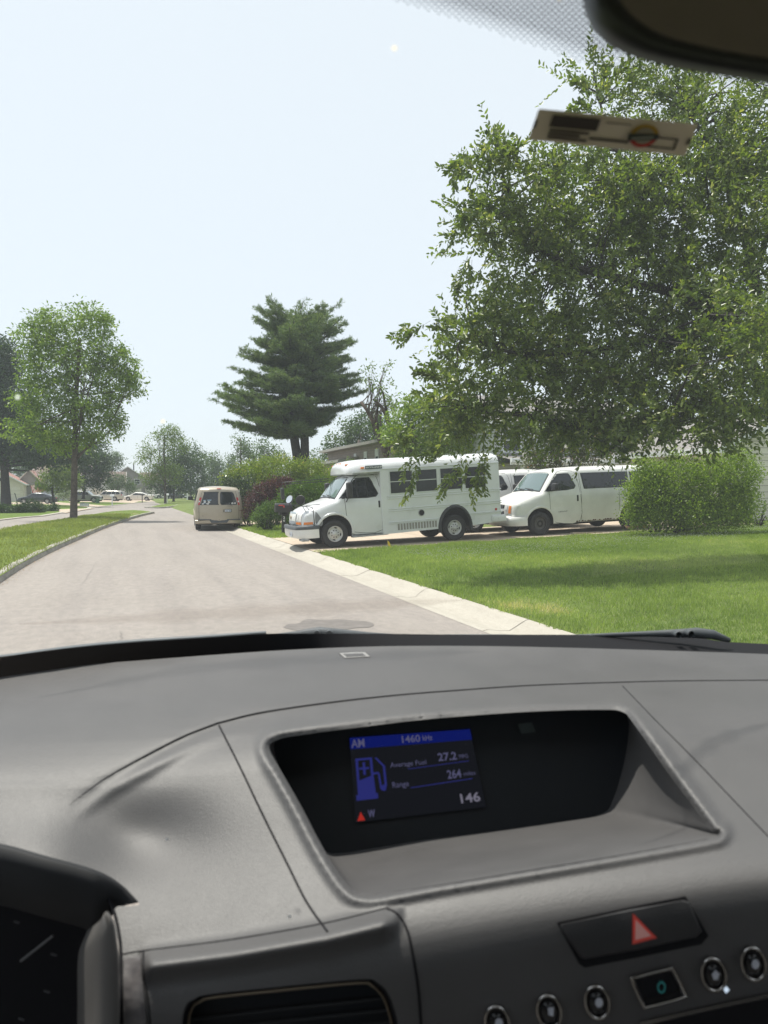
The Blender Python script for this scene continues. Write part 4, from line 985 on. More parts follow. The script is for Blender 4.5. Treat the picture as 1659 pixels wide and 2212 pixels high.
# in car space +x runs front -> rear; across the street they stand roughly square to the street, nose to the house (left) or street
make_car('sedan', 'parked_car', 'car', M['navy_paint'], facing(56, 95), radians(-12), 'dark blue sedan with silver spoked wheels parked beyond the clipped shrubs', L=4.9, H=1.45, sc=1.0)
make_car('suv', 'parked_suv', 'suv', M['olive_paint'], facing(206, 105), radians(180 - 14), 'grey green boxy four wheel drive parked with its nose toward the street', L=4.7, H=1.72, sc=1.0)
make_car('suv', 'parked_suv', 'suv', M['silver_paint'], facing(213, 118), radians(-16), 'silver suv with a spare wheel behind it, second of the vehicles from the tree trunk', L=4.8, H=1.75, sc=1.0)
make_car('sedan', 'parked_car', 'car', M['pearl_paint'], facing(279, 124), radians(-14), 'long cream white sedan parked before the taupe garage doors', L=5.1, H=1.45, sc=1.0)
make_car('suv', 'parked_suv', 'suv', M['white_paint_old'], facing(346, 150), radians(-18), 'white suv seen between the median tree trunks', L=4.9, H=1.75, sc=1.0)
make_car('sedan', 'parked_car', 'car', M['black_paint'], facing(399, 140), radians(180 - 20), 'black car parked to the right of the white suv under the far trees', L=4.6, H=1.42, sc=1.0)
# ------------------------------------------------------------------ houses
def siding(name, col, step=.13, dark=.55):
    m, nt, ns, lk = newmat(name)
    out = N(nt, 'ShaderNodeOutputMaterial'); b = N(nt, 'ShaderNodeBsdfPrincipled'); b.inputs['Roughness'].default_value = .6; lk.new(b.outputs[0], out.inputs[0])
    g = N(nt, 'ShaderNodeNewGeometry'); s = N(nt, 'ShaderNodeSeparateXYZ'); lk.new(g.outputs['Position'], s.inputs[0])
    d = N(nt, 'ShaderNodeMath', operation='DIVIDE'); d.inputs[1].default_value = step; lk.new(s.outputs[2], d.inputs[0])
    f = N(nt, 'ShaderNodeMath', operation='FRACT'); lk.new(d.outputs[0], f.inputs[0])
    r = ramp(nt, [(0, (dark,) * 3), (.09, (dark,) * 3), (.13, (1, 1, 1)), (1, (.96, .96, .96))]); lk.new(f.outputs[0], r.inputs[0])
    n = N(nt, 'ShaderNodeTexNoise'); n.inputs['Scale'].default_value = 1.3; n.inputs['Detail'].default_value = 5; lk.new(g.outputs['Position'], n.inputs['Vector'])
    r2 = ramp(nt, [(.3, tuple(c * .88 for c in col)), (.7, tuple(c * 1.06 for c in col))]); lk.new(n.outputs[0], r2.inputs[0])
    x = N(nt, 'ShaderNodeMixRGB', blend_type='MULTIPLY'); x.inputs[0].default_value = 1; lk.new(r2.outputs[0], x.inputs[1]); lk.new(r.outputs[0], x.inputs[2]); lk.new(x.outputs[0], b.inputs['Base Color'])
    bp = N(nt, 'ShaderNodeBump'); bp.inputs['Strength'].default_value = .6; bp.inputs['Distance'].default_value = .02; lk.new(f.outputs[0], bp.inputs['Height']); lk.new(bp.outputs[0], b.inputs['Normal'])
    return m
M['side_cream'] = siding('cream siding', (.66, .635, .55), .24, .5)
M['side_pale'] = siding('pale siding', (.52, .54, .54), .15, .6)
M['side_tan'] = siding('tan siding', (.27, .225, .195), .20, .6)
M['side_taupe'] = siding('taupe siding', (.27, .25, .23), .25, .7)
M['side_white'] = siding('white siding', (.60, .62, .62), .25, .8)
M['side_beige'] = siding('beige siding', (.58, .54, .44), .3, .8)
M['roof_grey'] = pmat('grey shingles', (.21, .20, .19), .9, noise=(9, .35), bump=(25, .8, .02))
M['roof_brown'] = pmat('brown shingles', (.16, .12, .105), .9, noise=(9, .35), bump=(25, .8, .02))
M['roof_red'] = pmat('faded red shingles', (.30, .17, .14), .9, noise=(9, .3), bump=(25, .8, .02))
M['trim'] = pmat('white trim', (.68, .70, .70), .5, noise=(6, .06))
M['trim_grey'] = pmat('grey trim', (.33, .32, .30), .6)
M['garage_door'] = pmat('cream garage door', (.58, .55, .47), .6, noise=(3, .05))
M['brick'] = pmat('brown brick', (.16, .09, .07), .9, noise=(18, .5))
def house(name, label, org, w, d, eave, rise, wall, roof, axis='x', rz=0, oh=.35, trim='trim', wins=(), cat='house', z0=0, extra=None):
    """org = front-left corner (x,y,z); gable ends face the y direction when axis='y' (ridge along y)"""
    root = empty(name, org, rz, label, cat); mb = MB()
    if axis == 'y':
        prof = [(0, 0), (w, 0), (w, eave), (w / 2, eave + rise), (0, eave)]
        mb.add([(x, 0, z) for x, z in prof] + [(x, d, z) for x, z in prof], [(0, 1, 2, 3, 4), (9, 8, 7, 6, 5), (0, 5, 6, 1), (1, 6, 7, 2), (0, 4, 9, 5)])
    else:
        prof = [(0, 0), (d, 0), (d, eave), (d / 2, eave + rise), (0, eave)]
        mb.add([(0, y, z) for y, z in prof] + [(w, y, z) for y, z in prof], [(4, 3, 2, 1, 0), (5, 6, 7, 8, 9), (0, 1, 6, 5), (1, 2, 7, 6), (0, 5, 9, 4)])
    mb.build('wall', M[wall], root)
    L = w if axis == 'y' else d; run = L / 2; sl = rise / run; t = .13; mb = MB(); fa = MB()
    ln = d if axis == 'y' else w
    for sg in (-1, 1):
        a = run + oh; pts = [(L / 2, eave + rise + .01), (L / 2 + sg * a, eave + rise - sl * a + .01)]
        def q(u, l, z): return (u, l, z) if axis == 'y' else (l, u, z)
        v = [q(pts[0][0], -oh, pts[0][1] + t), q(pts[1][0], -oh, pts[1][1] + t), q(pts[1][0], ln + oh, pts[1][1] + t), q(pts[0][0], ln + oh, pts[0][1] + t)]
        v2 = [(x, y, z - t) for x, y, z in v]
        mb.add(v + v2, [(0, 1, 2, 3), (7, 6, 5, 4), (0, 4, 5, 1), (1, 5, 6, 2), (2, 6, 7, 3)])
        for l0 in (-oh - .03, ln + oh):           # rake boards
            z1, z2 = pts[0][1] + t + .02, pts[1][1] + t + .02
            f = [q(pts[0][0], l0, z1), q(pts[1][0], l0, z2), q(pts[1][0], l0, z2 - .22), q(pts[0][0], l0, z1 - .22)]
            g_ = [q(pts[0][0], l0 + .03, z1), q(pts[1][0], l0 + .03, z2), q(pts[1][0], l0 + .03, z2 - .22), q(pts[0][0], l0 + .03, z1 - .22)]
            fa.add(f + g_, [(0, 1, 2, 3), (7, 6, 5, 4), (0, 4, 5, 1), (3, 2, 6, 7), (1, 5, 6, 2)])
        z2 = pts[1][1]; u0 = pts[1][0]; u1 = u0 + sg * .05; lo, hi = min(u0, u1), max(u0, u1)
        if axis == 'y': fa.box(lo, hi, -oh, ln + oh, z2 - .08, z2 + t + .01)
        else: fa.box(-oh, ln + oh, lo, hi, z2 - .08, z2 + t + .01)
        s0, s1 = sorted((L / 2 + sg * run, u0))   # soffit
        if axis == 'y': fa.box(s0, s1, -oh, ln + oh, z2 - .07, z2 - .045)
        else: fa.box(-oh, ln + oh, s0, s1, z2 - .07, z2 - .045)
    mb.build('roof', M[roof], root); fa.build('fascia', M[trim], root)
    for kind, face, a0, a1, z_0, z_1 in wins:
        m = MB(); g = MB()
        def bxx(mm, u0, u1, za, zb, dp, th=.05):
            if face == 'f': mm.box(u0, u1, -dp - th, -dp, za, zb)
            elif face == 'l': mm.box(-dp - th, -dp, u0, u1, za, zb)
            elif face == 'r': mm.box(w + dp, w + dp + th, u0, u1, za, zb)
        if kind == 'window':
            fr = .09
            for r_ in ((a0, a1, z_0, z_0 + fr), (a0, a1, z_1 - fr, z_1), (a0, a0 + fr, z_0 + fr, z_1 - fr), (a1 - fr, a1, z_0 + fr, z_1 - fr), (a0 + fr, a1 - fr, (z_0 + z_1) / 2 - .03, (z_0 + z_1) / 2 + .03)): bxx(m, *r_, 0)
            o = m.build('window', M['trim'], root); bxx(g, a0 + .04, a1 - .04, z_0 + .04, z_1 - .04, .0, .02); g.build('pane', M['glass_dark'], o)
        elif kind == 'blind':                     # lower half dark, upper half white blind
            for r_ in ((a0, a1, z_0, z_0 + .08), (a0, a1, z_1 - .08, z_1), (a0, a0 + .08, z_0 + .08, z_1 - .08), (a1 - .08, a1, z_0 + .08, z_1 - .08)): bxx(m, *r_, 0)
            o = m.build('window', M['trim'], root); bxx(g, a0 + .05, a1 - .05, z_0 + .04, z_1 - .04, .0, .02); g.build('pane', M['glass_dark'], o)
            g2 = MB(); bxx(g2, a0 + .07, a1 - .07, z_0 + (z_1 - z_0) * .42, z_1 - .07, .022, .008); g2.build('blind', M['trim'], o)
        elif kind == 'garage':
            bxx(m, a0, a1, z_0, z_1, 0, .04); o = m.build('garage_door', M['garage_door'], root)
            for k in range(1, 4): bxx(g, a0, a1, z_0 + (z_1 - z_0) * k / 4 - .015, z_0 + (z_1 - z_0) * k / 4 + .015, .042, .004)
            g.build('panel_line', M['trim_grey'], o)
        elif kind == 'trim':
            bxx(m, a0, a1, z_0, z_1, 0, .03); m.build('trim_board', M[trim if extra is None else extra], root)
        elif kind == 'door':
            bxx(m, a0, a1, z_0, z_1, 0, .04); m.build('door', M['brick'], root)
    return root
def at_face(xw, px):                             # world y and depth where column px meets the plane x = xw
    k = (px - 829.5) / FPX; Z = xw / (k * cos(YAW) + sin(YAW)); return Z * cos(YAW) - k * Z * sin(YAW), Z
# garage at the right edge
gz = hz(22, 20)
gar = house('garage', 'cream sided garage gable at the right edge behind the big bush', (20.75, 20.4, gz - .02), 7.4, 8.5, 2.75, 1.45, 'side_cream', 'roof_grey', 'y', oh=.42,
      wins=[('trim', 'f', -.01, 7.41, 2.42, 2.60), ('trim', 'f', -.06, .06, .02, 2.40)], cat='garage', extra='side_cream')
mb = MB(); mb.box(-.02, 7.42, -.02, .3, -.3, .06); mb.build('foundation', M['concrete'], gar)
mb = MB(); mb.rbox(.35, .48, -.09, 0, .35, .62, .01); mb.build('meter_box', M['trim'], gar)
# main house behind the vans
mh = house('house', 'pale two storey house hidden behind the leafy tree and the vans', (15.2, 27.4, .3), 8.2, 6.5, 4.5, 1.4, 'side_pale', 'roof_grey', 'x', oh=.5,
      wins=[('window', 'f', .35, 1.35, 3.1, 4.2), ('window', 'f', 3.0, 4.2, 3.1, 4.2), ('window', 'f', 6.2, 7.4, 3.1, 4.2), ('door', 'f', 3.2, 4.1, 0, 2.1), ('window', 'f', 5.2, 7.0, .9, 2.2)])
mb = MB(); mb.add([(-.3, -1.9, 2.72), (8.3, -1.9, 2.72), (8.3, 0, 3.05), (-.3, 0, 3.05)], [(0, 1, 2, 3)]); mb.add([(-.3, -1.9, 2.60), (8.3, -1.9, 2.60), (8.3, 0, 2.60), (-.3, 0, 2.60)], [(3, 2, 1, 0)])
mb.build('porch_roof', M['roof_grey'], mh); mb = MB(); mb.box(-.32, 8.32, -1.95, -1.9, 2.50, 2.76); mb.box(-.32, 8.32, -2.04, -1.95, 2.60, 2.74); mb.build('porch_gutter', M['trim'], mh)
mb = MB()
for x in (.3, 2.6, 5.0, 7.8): mb.rbox(x, x + .14, -1.8, -1.66, 0, 2.5, .01)
mb.build('porch_post', M['trim'], mh)
mb = MB(); mb.box(1.2, 2.2, -.12, 0, 0, 2.3); mb.build('brick_wall', M['brick'], mh); mb = MB(); mb.box(.1, 1.15, -.1, 0, 0, 2.3); mb.build('tan_panel', pmat('tan panel', (.42, .33, .14), .7), mh)
# tan house beyond the hedge
XF = 17.8; yb = 44.5
wins = []
for a, b, y0, y1 in ((765.5, 771, 996, 980), (787, 793.5, 999.5, 975.5), (811, 818.5, 997.5, 970)):
    ya, Za = at_face(XF, a); yb2, Zb = at_face(XF, b); Zm = (Za + Zb) / 2
    wins.append(('blind', 'l', yb2 - yb, ya - yb, 1.72 + (1061 - y0) / PM(Zm) - .4, 1.72 + (1061 - y1) / PM(Zm) - .4))
th = house('house', 'tan sided two storey house rising behind the bushes left of the bus roof', (XF, yb, .4), 9, 19, 5.0, .7, 'side_tan', 'roof_brown', 'y', trim='trim_grey', oh=.6, wins=wins)
tw = house('house_wing', 'low tan sided house wing with a grey downpipe in front of the taller house', (16.5, 54.6, .4), 6, 10, 3.75, .5, 'side_tan', 'roof_brown', 'y', trim='trim_grey', oh=.4,
      wins=[('window', 'l', 1.2, 2.0, 1.6, 3.2), ('window', 'l', 3.0, 4.0, 1.4, 3.2), ('window', 'l', 6.0, 7.0, 1.4, 3.2)])
mb = MB(); mb.tube([(-.45, -.1, 3.6), (-.2, -.1, 3.3), (-.06, -.1, 2.9), (-.06, -.1, 0)], .06, 6); mb.build('downpipe', M['charcoal_plastic'], tw)
def corner(px, Z): p = V(px, Z, .05); return (p.x, p.y, p.z)
house('house', 'cream gable fronted garage behind the thick oak trunk at the left edge', corner(-62, 112), 7.4, 9, 2.9, 2.1, 'side_beige', 'roof_red', 'y', wins=[('garage', 'f', .6, 3.4, 0, 2.3), ('garage', 'f', 3.9, 6.9, 0, 2.3)])
house('house', 'grey gabled house front with shuttered windows and a red roof beyond the flag', corner(39, 118), 3.4, 12, 3.3, 1.9, 'side_taupe', 'roof_red', 'y', trim='side_beige', wins=[('window', 'f', .3, 1.0, .9, 2.6), ('window', 'f', 2.0, 2.9, .9, 2.6)])
house('house', 'white sided house half hidden behind the small round tree', corner(74, 124), 9, 9, 4.6, 1.8, 'side_white', 'roof_brown', 'x', wins=[('window', 'f', 4.8, 5.8, 1, 2.4)])
house('house', 'white house with dark windows above the silver suv', corner(180, 138), 7.6, 9, 3.6, 1.9, 'side_white', 'roof_brown', 'x', wins=[('window', 'f', 4.9, 5.7, 1.6, 3.0), ('window', 'f', 6.0, 6.8, 1.6, 3.0), ('garage', 'f', .6, 3.6, 0, 2.2)])
ta = house('house', 'taupe two storey house with a tall gable and roof vent pipe', corner(243, 146), 6.0, 11, 4.6, 2.1, 'side_taupe', 'roof_brown', 'y', trim='trim', wins=[('garage', 'f', .5, 2.7, 0, 2.2), ('garage', 'f', 3.0, 5.6, 0, 2.2), ('window', 'f', 4.2, 5.4, 3.1, 4.2)])
mb = MB(); mb.tube([(4.2, 2.2, 5.9), (4.2, 2.2, 7.3)], .12, 8); mb.build('vent_pipe', M['charcoal_plastic'], ta)
house('house', 'taupe house wing with garage reaching behind the median trees', corner(308, 150), 6.5, 10, 4.0, 1.6, 'side_taupe', 'roof_brown', 'x', wins=[('garage', 'f', .5, 2.6, 0, 2.2)])

# ------------------------------------------------------------------ foliage
def unit(v): return v / (np.linalg.norm(v, axis=1)[:, None] + 1e-9)
def leafquads(p, ax, nrm, l, w_, fold=0.0):
    b = unit(np.cross(nrm, ax)); l = l[:, None] if np.ndim(l) else l; w_ = w_[:, None] if np.ndim(w_) else w_
    v = np.empty((len(p), 4, 3)); v[:, 0] = p; v[:, 1] = p + ax * l * .45 + b * w_ / 2 + nrm * fold * l; v[:, 2] = p + ax * l; v[:, 3] = p + ax * l * .45 - b * w_ / 2 + nrm * fold * l
    return v
def crownmesh(name, quads, rnd, mat, parent, label=None):
    n = len(quads); me = npmesh(name, quads.reshape(-1, 3), np.arange(n * 4).reshape(n, 4), {'rnd': np.clip(rnd, 0, 1)}); return link(name, me, mat, parent, label=label)
def ball(n, p=.5):
    d = unit(rng.normal(size=(n, 3))); return d * (rng.random(n) ** p)[:, None]
def blob_clumps(blobs, Z0, nper, p=.45, depth=.9, cov=None, la=None, nleaf=1):
    cs, out, wt = [], [], []
    for bl in blobs:
        cx, cy, rx, ry = bl[:4]; Z = bl[4] if len(bl) > 4 else Z0; den = bl[5] if len(bl) > 5 else 1
        c = np.array(P(cx, cy, Z)); k = 1 / PM(Z); rx, ry = rx * k, ry * k; n = max(3, int((nper * rx * ry if cov is None else cov * pi * rx * ry / (la * nleaf)) * den + .5))
        u = ball(n, p); q = c + np.outer(u[:, 0] * rx, np.array(R)) + np.outer(u[:, 2] * ry, np.array((0, 0, 1.))) + np.outer(u[:, 1] * max(rx, ry) * depth, np.array(F))
        cs.append(q); out.append(unit(q - c + rng.normal(size=q.shape) * .05)); wt.append(np.full(n, 1.0))
    return np.vstack(cs), np.vstack(out)
def broadleaf(name, label, trunk, blobs, Z, mat, nper=14, nleaf=26, rc=.35, ls=.11, lw=.5, bark='bark', group=None, limbs=14, tr=.14, sparse=1.0, cat='tree', depth=.9, flat=.75, forks=1, cov=3.2):
    """trunk: list of (px, height z) or (px, py) pairs in grid coordinates at depth Z, base first"""
    base = trunk[0]; root = empty(name, tuple(base), 0, label, cat, group); o = np.array(base); ls = ls * 1.15
    C_, D_ = blob_clumps(blobs, Z, nper, depth=depth, cov=cov, la=ls * ls * lw * .5, nleaf=nleaf); n = len(C_)
    off = rng.normal(size=(n, nleaf, 3)) * rc * np.array([1, 1, flat]) * .55; pos = (C_[:, None] + off).reshape(-1, 3)
    keep = rng.random(len(pos)) < sparse; cl = np.repeat(rng.random(n), nleaf)[keep]; dd = np.repeat(D_, nleaf, axis=0)[keep]; pos = pos[keep]
    m_ = len(pos); ax = unit(dd * .6 + rng.normal(size=(m_, 3)) * .8 + np.array([0, 0, -.25])); nr = unit(np.cross(ax, rng.normal(size=(m_, 3))) + np.array([0, 0, .6]) + dd * .2)
    nr = unit(nr - ax * np.sum(nr * ax, axis=1)[:, None]); l = ls * (.6 + .7 * rng.random(m_))
    crownmesh('crown', leafquads(pos - o, ax, nr, l, l * lw), .55 * rng.random(m_) + .45 * cl, mat, root)
    m = MB(); tp = [Vector(p) - Vector(base) for p in trunk]; k = len(tp)
    rs = [tr * (1.35 if i == 0 else 1 - .55 * i / max(1, k - 1)) for i in range(k)]
    tp2 = [tp[0], tp[0] + (tp[1] - tp[0]) * .06] + tp[1:]; rs2 = [tr * 1.6, tr * 1.08] + rs[1:]; m.tube(tp2, rs2, 10)
    idx = rng.choice(n, min(limbs, n), replace=False); ends = C_[idx] - o
    for e in ends:
        e = Vector(e); t = rng.uniform(.25, .98)
        i = min(int(t * (k - 1)), k - 2); f_ = t * (k - 1) - i; s = tp[i].lerp(tp[i + 1], f_)
        if k > 2 and i == 0: s = tp[1].lerp(tp[2], rng.random() * .8); i = 1
        if (e - s).length < .2: continue
        mid = s.lerp(e, .5) + Vector((0, 0, -.06 * (e - s).length)) + Vector(rng.normal(size=3)) * .05 * (e - s).length
        r0 = rs[min(i + 1, k - 1)] * .42; m.tube([s, s.lerp(mid, .5) + Vector((0, 0, .02)), mid, e], [r0, r0 * .75, r0 * .5, r0 * .14], 5, cap=False)
        near_ = C_[np.argsort(np.linalg.norm(C_ - o - np.array(e), axis=1))[1:4]] - o
        for q in near_: m.tube([mid, Vector(q)], [r0 * .35, r0 * .1], 4, cap=False)
    m.build('trunk', M[bark], root, smooth=True)
    return root
def TP(px, Z, pairs):                            # trunk points from grid coordinates
    return [P(x, y, Z) for x, y in pairs]
def shrub(label, blobs, Z, mat, base=None, name='shrub', nper=60, nleaf=22, rc=.14, ls=.07, lw=.5, bark='bark_dark', group=None, stems=14, flat=.9, cat='shrub', depth=.8, cov=5.0):
    cx, cy, rx, ry = blobs[0][:4]; zb = base
    b0 = V(cx, blobs[0][4] if len(blobs[0]) > 4 else Z, zb); root = empty(name, tuple(b0), 0, label, cat, group); o = np.array(b0); C_, D_ = blob_clumps(blobs, Z, nper, p=.28, depth=depth, cov=cov, la=ls * ls * lw * .5, nleaf=nleaf); C_[:, 2] = np.maximum(C_[:, 2], zb + .06); n = len(C_)
    off = rng.normal(size=(n, nleaf, 3)) * rc * np.array([1, 1, flat]) * .6; pos = (C_[:, None] + off).reshape(-1, 3); pos[:, 2] = np.maximum(pos[:, 2], zb + .02 + .05 * rng.random(len(pos)))
    cl = np.repeat(rng.random(n), nleaf); dd = np.repeat(D_, nleaf, axis=0); m_ = len(pos)
    ax = unit(dd * .9 + rng.normal(size=(m_, 3)) * .7 + np.array([0, 0, .35])); nr = unit(np.cross(ax, rng.normal(size=(m_, 3))) + np.array([0, 0, .5])); nr = unit(nr - ax * np.sum(nr * ax, axis=1)[:, None])
    l = ls * (.6 + .7 * rng.random(m_)); crownmesh('foliage', leafquads(pos - o, ax, nr, l, l * lw), .6 * rng.random(m_) + .4 * cl, mat, root)
    m = MB(); idx = rng.choice(n, min(stems, n), replace=False)
    for e in C_[idx] - o:
        e = Vector(e); s = Vector((e.x * .25, e.y * .25, 0)); m.tube([s, s.lerp(e, .5) + Vector((e.x * .08, e.y * .08, .03)), e], [.03, .018, .006], 5, cap=False)
    m.build('stem', M[bark], root, smooth=True); return root
L_ = {}
L_['ash'] = leafmat('ash leaves', (.08, .14, .03), (.20, .28, .06), (.32, .38, .10), .42, .35)
L_['oak'] = leafmat('dark oak leaves', (.016, .038, .016), (.04, .075, .025), (.10, .15, .05), .3, .35)
L_['mid'] = leafmat('mid green leaves', (.03, .065, .022), (.075, .125, .035), (.13, .17, .06), .35, .3)
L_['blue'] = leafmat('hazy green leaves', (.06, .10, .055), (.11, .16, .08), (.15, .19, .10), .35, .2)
L_['light'] = leafmat('light green leaves', (.07, .12, .03), (.15, .21, .05), (.22, .26, .09), .4, .25)
L_['crab'] = leafmat('crab apple leaves', (.034, .068, .014), (.165, .215, .045), (.38, .38, .13), .44, .7, .36)
L_['pine'] = leafmat('pine needles', (.055, .10, .05), (.14, .19, .08), (.22, .25, .11), .35, .3, .5)
L_['yew'] = leafmat('yew needles', (.03, .075, .015), (.10, .17, .03), (.20, .27, .05), .35, .35)
L_['purple'] = leafmat('purple barberry leaves', (.035, .016, .022), (.10, .040, .05), (.26, .09, .08), .25, .35)
L_['mound'] = leafmat('honeysuckle leaves', (.08, .13, .025), (.20, .26, .05), (.46, .37, .18), .42, .4)
L_['privet'] = leafmat('glossy privet leaves', (.06, .12, .02), (.24, .33, .05), (.40, .48, .09), .45, .5)
L_['magnolia'] = leafmat('magnolia leaves', (.03, .05, .014), (.09, .10, .03), (.30, .13, .04), .25, .5)
L_['box'] = leafmat('clipped box leaves', (.015, .038, .014), (.04, .075, .022), (.08, .12, .035), .25, .3)

# --- left side
broadleaf('ash_tree', 'light green young ash tree standing on the grass median', TP(0, 40.5, [(159, 1121), (160, 1060), (161, 1000), (162, 950), (163, 880), (168, 800), (172, 730)]),
    [(100, 700, 45, 38), (180, 690, 52, 36), (72, 735, 38, 40), (130, 745, 60, 45), (215, 700, 30, 35), (225, 765, 50, 40), (165, 800, 75, 45), (80, 800, 45, 45), (265, 780, 34, 30), (285, 830, 28, 32), (240, 840, 50, 35), (110, 860, 65, 42), (190, 880, 70, 38), (60, 865, 32, 36), (270, 815, 30, 25), (100, 920, 70, 34), (190, 935, 62, 26), (245, 905, 30, 30), (130, 955, 75, 26), (40, 930, 35, 26, 40.5, .7), (250, 930, 18, 22, 40.5, .7)],
    40.5, L_['ash'], nper=15, cov=3.1, nleaf=20, rc=.36, ls=.19, lw=.36, limbs=34, tr=.20)
broadleaf('oak_tree', 'big dark oak with a thick black trunk at the left edge', TP(0, 76, [(13, 1093), (12, 1060), (10, 1020), (8, 980), (5, 900), (0, 820)]),
    [(-20, 760, 60, 45), (10, 790, 40, 45), (15, 850, 55, 45), (-30, 860, 60, 60), (30, 900, 60, 40), (0, 940, 70, 35), (80, 950, 60, 28), (130, 975, 60, 24), (60, 985, 50, 16), (175, 985, 45, 20), (105, 1000, 62, 10), (-25, 985, 40, 25)],
    76, L_['oak'], nper=3.2, cov=5, nleaf=34, rc=.8, ls=.26, lw=.6, limbs=26, tr=.52, bark='bark_dark')
broadleaf('shade_tree', 'dense dark tree with drooping skirts behind the ash trunk', TP(0, 100, [(180, 1078), (182, 1040), (184, 990)]),
    [(185, 960, 42, 24), (205, 985, 34, 26), (190, 1015, 48, 26), (215, 1010, 22, 34), (175, 1040, 30, 22), (212, 1045, 20, 14), (160, 990, 30, 28)], 100, L_['oak'], nper=2.2, nleaf=34, rc=.8, ls=.28, lw=.55, limbs=10, tr=.2, bark='bark_dark')
broadleaf('small_tree', 'small round crowned tree beside the dark sedan', TP(0, 82, [(117, 1091), (115, 1075), (112, 1058), (118, 1035)]),
    [(105, 1025, 26, 18), (140, 1022, 30, 20), (125, 1045, 42, 16), (95, 1048, 20, 14), (160, 1040, 22, 18), (130, 1010, 22, 12)], 82, L_['light'], nper=4.5, nleaf=34, rc=.5, ls=.2, lw=.5, limbs=12, tr=.16, bark='bark_dark')
broadleaf('pale_leaved_bush', 'low loose bush with pale shining leaves between the sedan and the grey suv', TP(0, 92, [(136, 1083), (137, 1070)]), [(137, 1066, 15, 12), (146, 1060, 14, 12), (128, 1058, 8, 8)], 92, leafmat('pale leaves', (.10, .15, .09), (.30, .36, .26), None, .3, .4), nper=6, nleaf=20, rc=.4, ls=.2, limbs=6, tr=.05, cat='bush')
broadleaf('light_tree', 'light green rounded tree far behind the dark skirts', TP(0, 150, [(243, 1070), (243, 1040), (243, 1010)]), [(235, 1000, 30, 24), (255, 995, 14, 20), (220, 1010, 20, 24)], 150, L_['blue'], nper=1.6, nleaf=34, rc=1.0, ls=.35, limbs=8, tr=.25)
broadleaf('weeping_tree', 'small weeping tree with drooping branches before the taupe house', TP(0, 130, [(252, 1079), (253, 1062), (256, 1045)]), [(255, 1035, 20, 14), (248, 1050, 18, 14), (275, 1048, 16, 12), (285, 1054, 9, 9), (240, 1040, 10, 14)], 130, L_['mid'], nper=2.6, nleaf=34, rc=.7, ls=.26, lw=.4, limbs=10, tr=.14)
# median trees further up
broadleaf('thin_tree', 'thin light crowned tree, first on the far end of the median', TP(0, 92, [(357, 1088), (357, 1060), (356, 1020), (354, 980), (355, 940)]),
    [(340, 985, 34, 26, 92, .8), (365, 950, 30, 26), (375, 925, 20, 20, 92, .5), (310, 990, 22, 20, 92, .5), (355, 1010, 38, 24), (330, 1030, 32, 22), (385, 960, 18, 26), (345, 940, 16, 20, 92, .5), (375, 1030, 26, 24), (320, 965, 18, 16, 92, .5)], 92, L_['light'], cov=2.0, nleaf=28, rc=.6, ls=.22, lw=.42, limbs=20, tr=.16)
broadleaf('median_tree', 'dark leaved tree on the far median just right of the thin one', TP(0, 104, [(375, 1083), (375, 1060), (376, 1020), (376, 980)]), [(372, 1010, 30, 30), (345, 1048, 26, 18), (392, 985, 24, 28), (395, 1040, 30, 22), (365, 1050, 26, 16)], 104, L_['oak'], nper=2.2, nleaf=32, rc=.8, ls=.27, limbs=12, tr=.16, bark='bark_dark')
broadleaf('round_tree', 'full green tree between the median trees and the beige van', TP(0, 122, [(412, 1082), (412, 1060), (412, 1020)]), [(412, 985, 24, 30), (405, 1020, 32, 32), (430, 1010, 20, 34), (415, 1055, 30, 18), (392, 1050, 18, 18), (435, 1050, 22, 24)], 122, L_['mid'], nper=2.0, nleaf=34, rc=.9, ls=.3, limbs=10, tr=.2)
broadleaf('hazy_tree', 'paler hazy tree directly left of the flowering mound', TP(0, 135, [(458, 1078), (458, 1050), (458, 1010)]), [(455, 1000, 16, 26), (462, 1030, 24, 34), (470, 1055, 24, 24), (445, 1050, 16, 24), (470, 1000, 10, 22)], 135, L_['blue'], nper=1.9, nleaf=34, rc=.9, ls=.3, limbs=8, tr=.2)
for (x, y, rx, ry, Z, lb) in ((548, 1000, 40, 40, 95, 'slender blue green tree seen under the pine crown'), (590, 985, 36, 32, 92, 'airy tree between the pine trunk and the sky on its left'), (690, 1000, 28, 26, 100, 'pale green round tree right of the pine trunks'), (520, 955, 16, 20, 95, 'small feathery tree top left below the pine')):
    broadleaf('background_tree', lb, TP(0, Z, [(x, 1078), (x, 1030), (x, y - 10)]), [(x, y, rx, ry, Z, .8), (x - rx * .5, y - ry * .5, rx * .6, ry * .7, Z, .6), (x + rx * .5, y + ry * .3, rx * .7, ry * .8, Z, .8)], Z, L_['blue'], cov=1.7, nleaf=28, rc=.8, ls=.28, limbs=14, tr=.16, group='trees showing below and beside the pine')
broadleaf('wood_edge_tree', 'dark dense tree behind the tan house roofs', TP(0, 78, [(770, 1060), (772, 1000), (775, 950)]),
    [(800, 905, 36, 24), (770, 930, 45, 30), (735, 960, 35, 28), (800, 950, 50, 34), (715, 980, 18, 22), (840, 930, 40, 40), (760, 980, 50, 26)], 82, L_['mid'], nper=3.0, nleaf=34, rc=.75, ls=.28, limbs=10, tr=.25)
broadleaf('vine_tree', 'bright leafy vine covered tree behind the bus roof', TP(0, 33, [(880, 1040), (885, 980), (890, 920)]),
    [(870, 900, 38, 30), (905, 880, 45, 35), (850, 940, 26, 34), (900, 945, 60, 40), (960, 900, 60, 50), (870, 985, 34, 24), (940, 970, 60, 36), (1010, 930, 50, 50)], 33, L_['ash'], nper=20, nleaf=26, rc=.36, ls=.13, lw=.5, limbs=16, tr=.12)
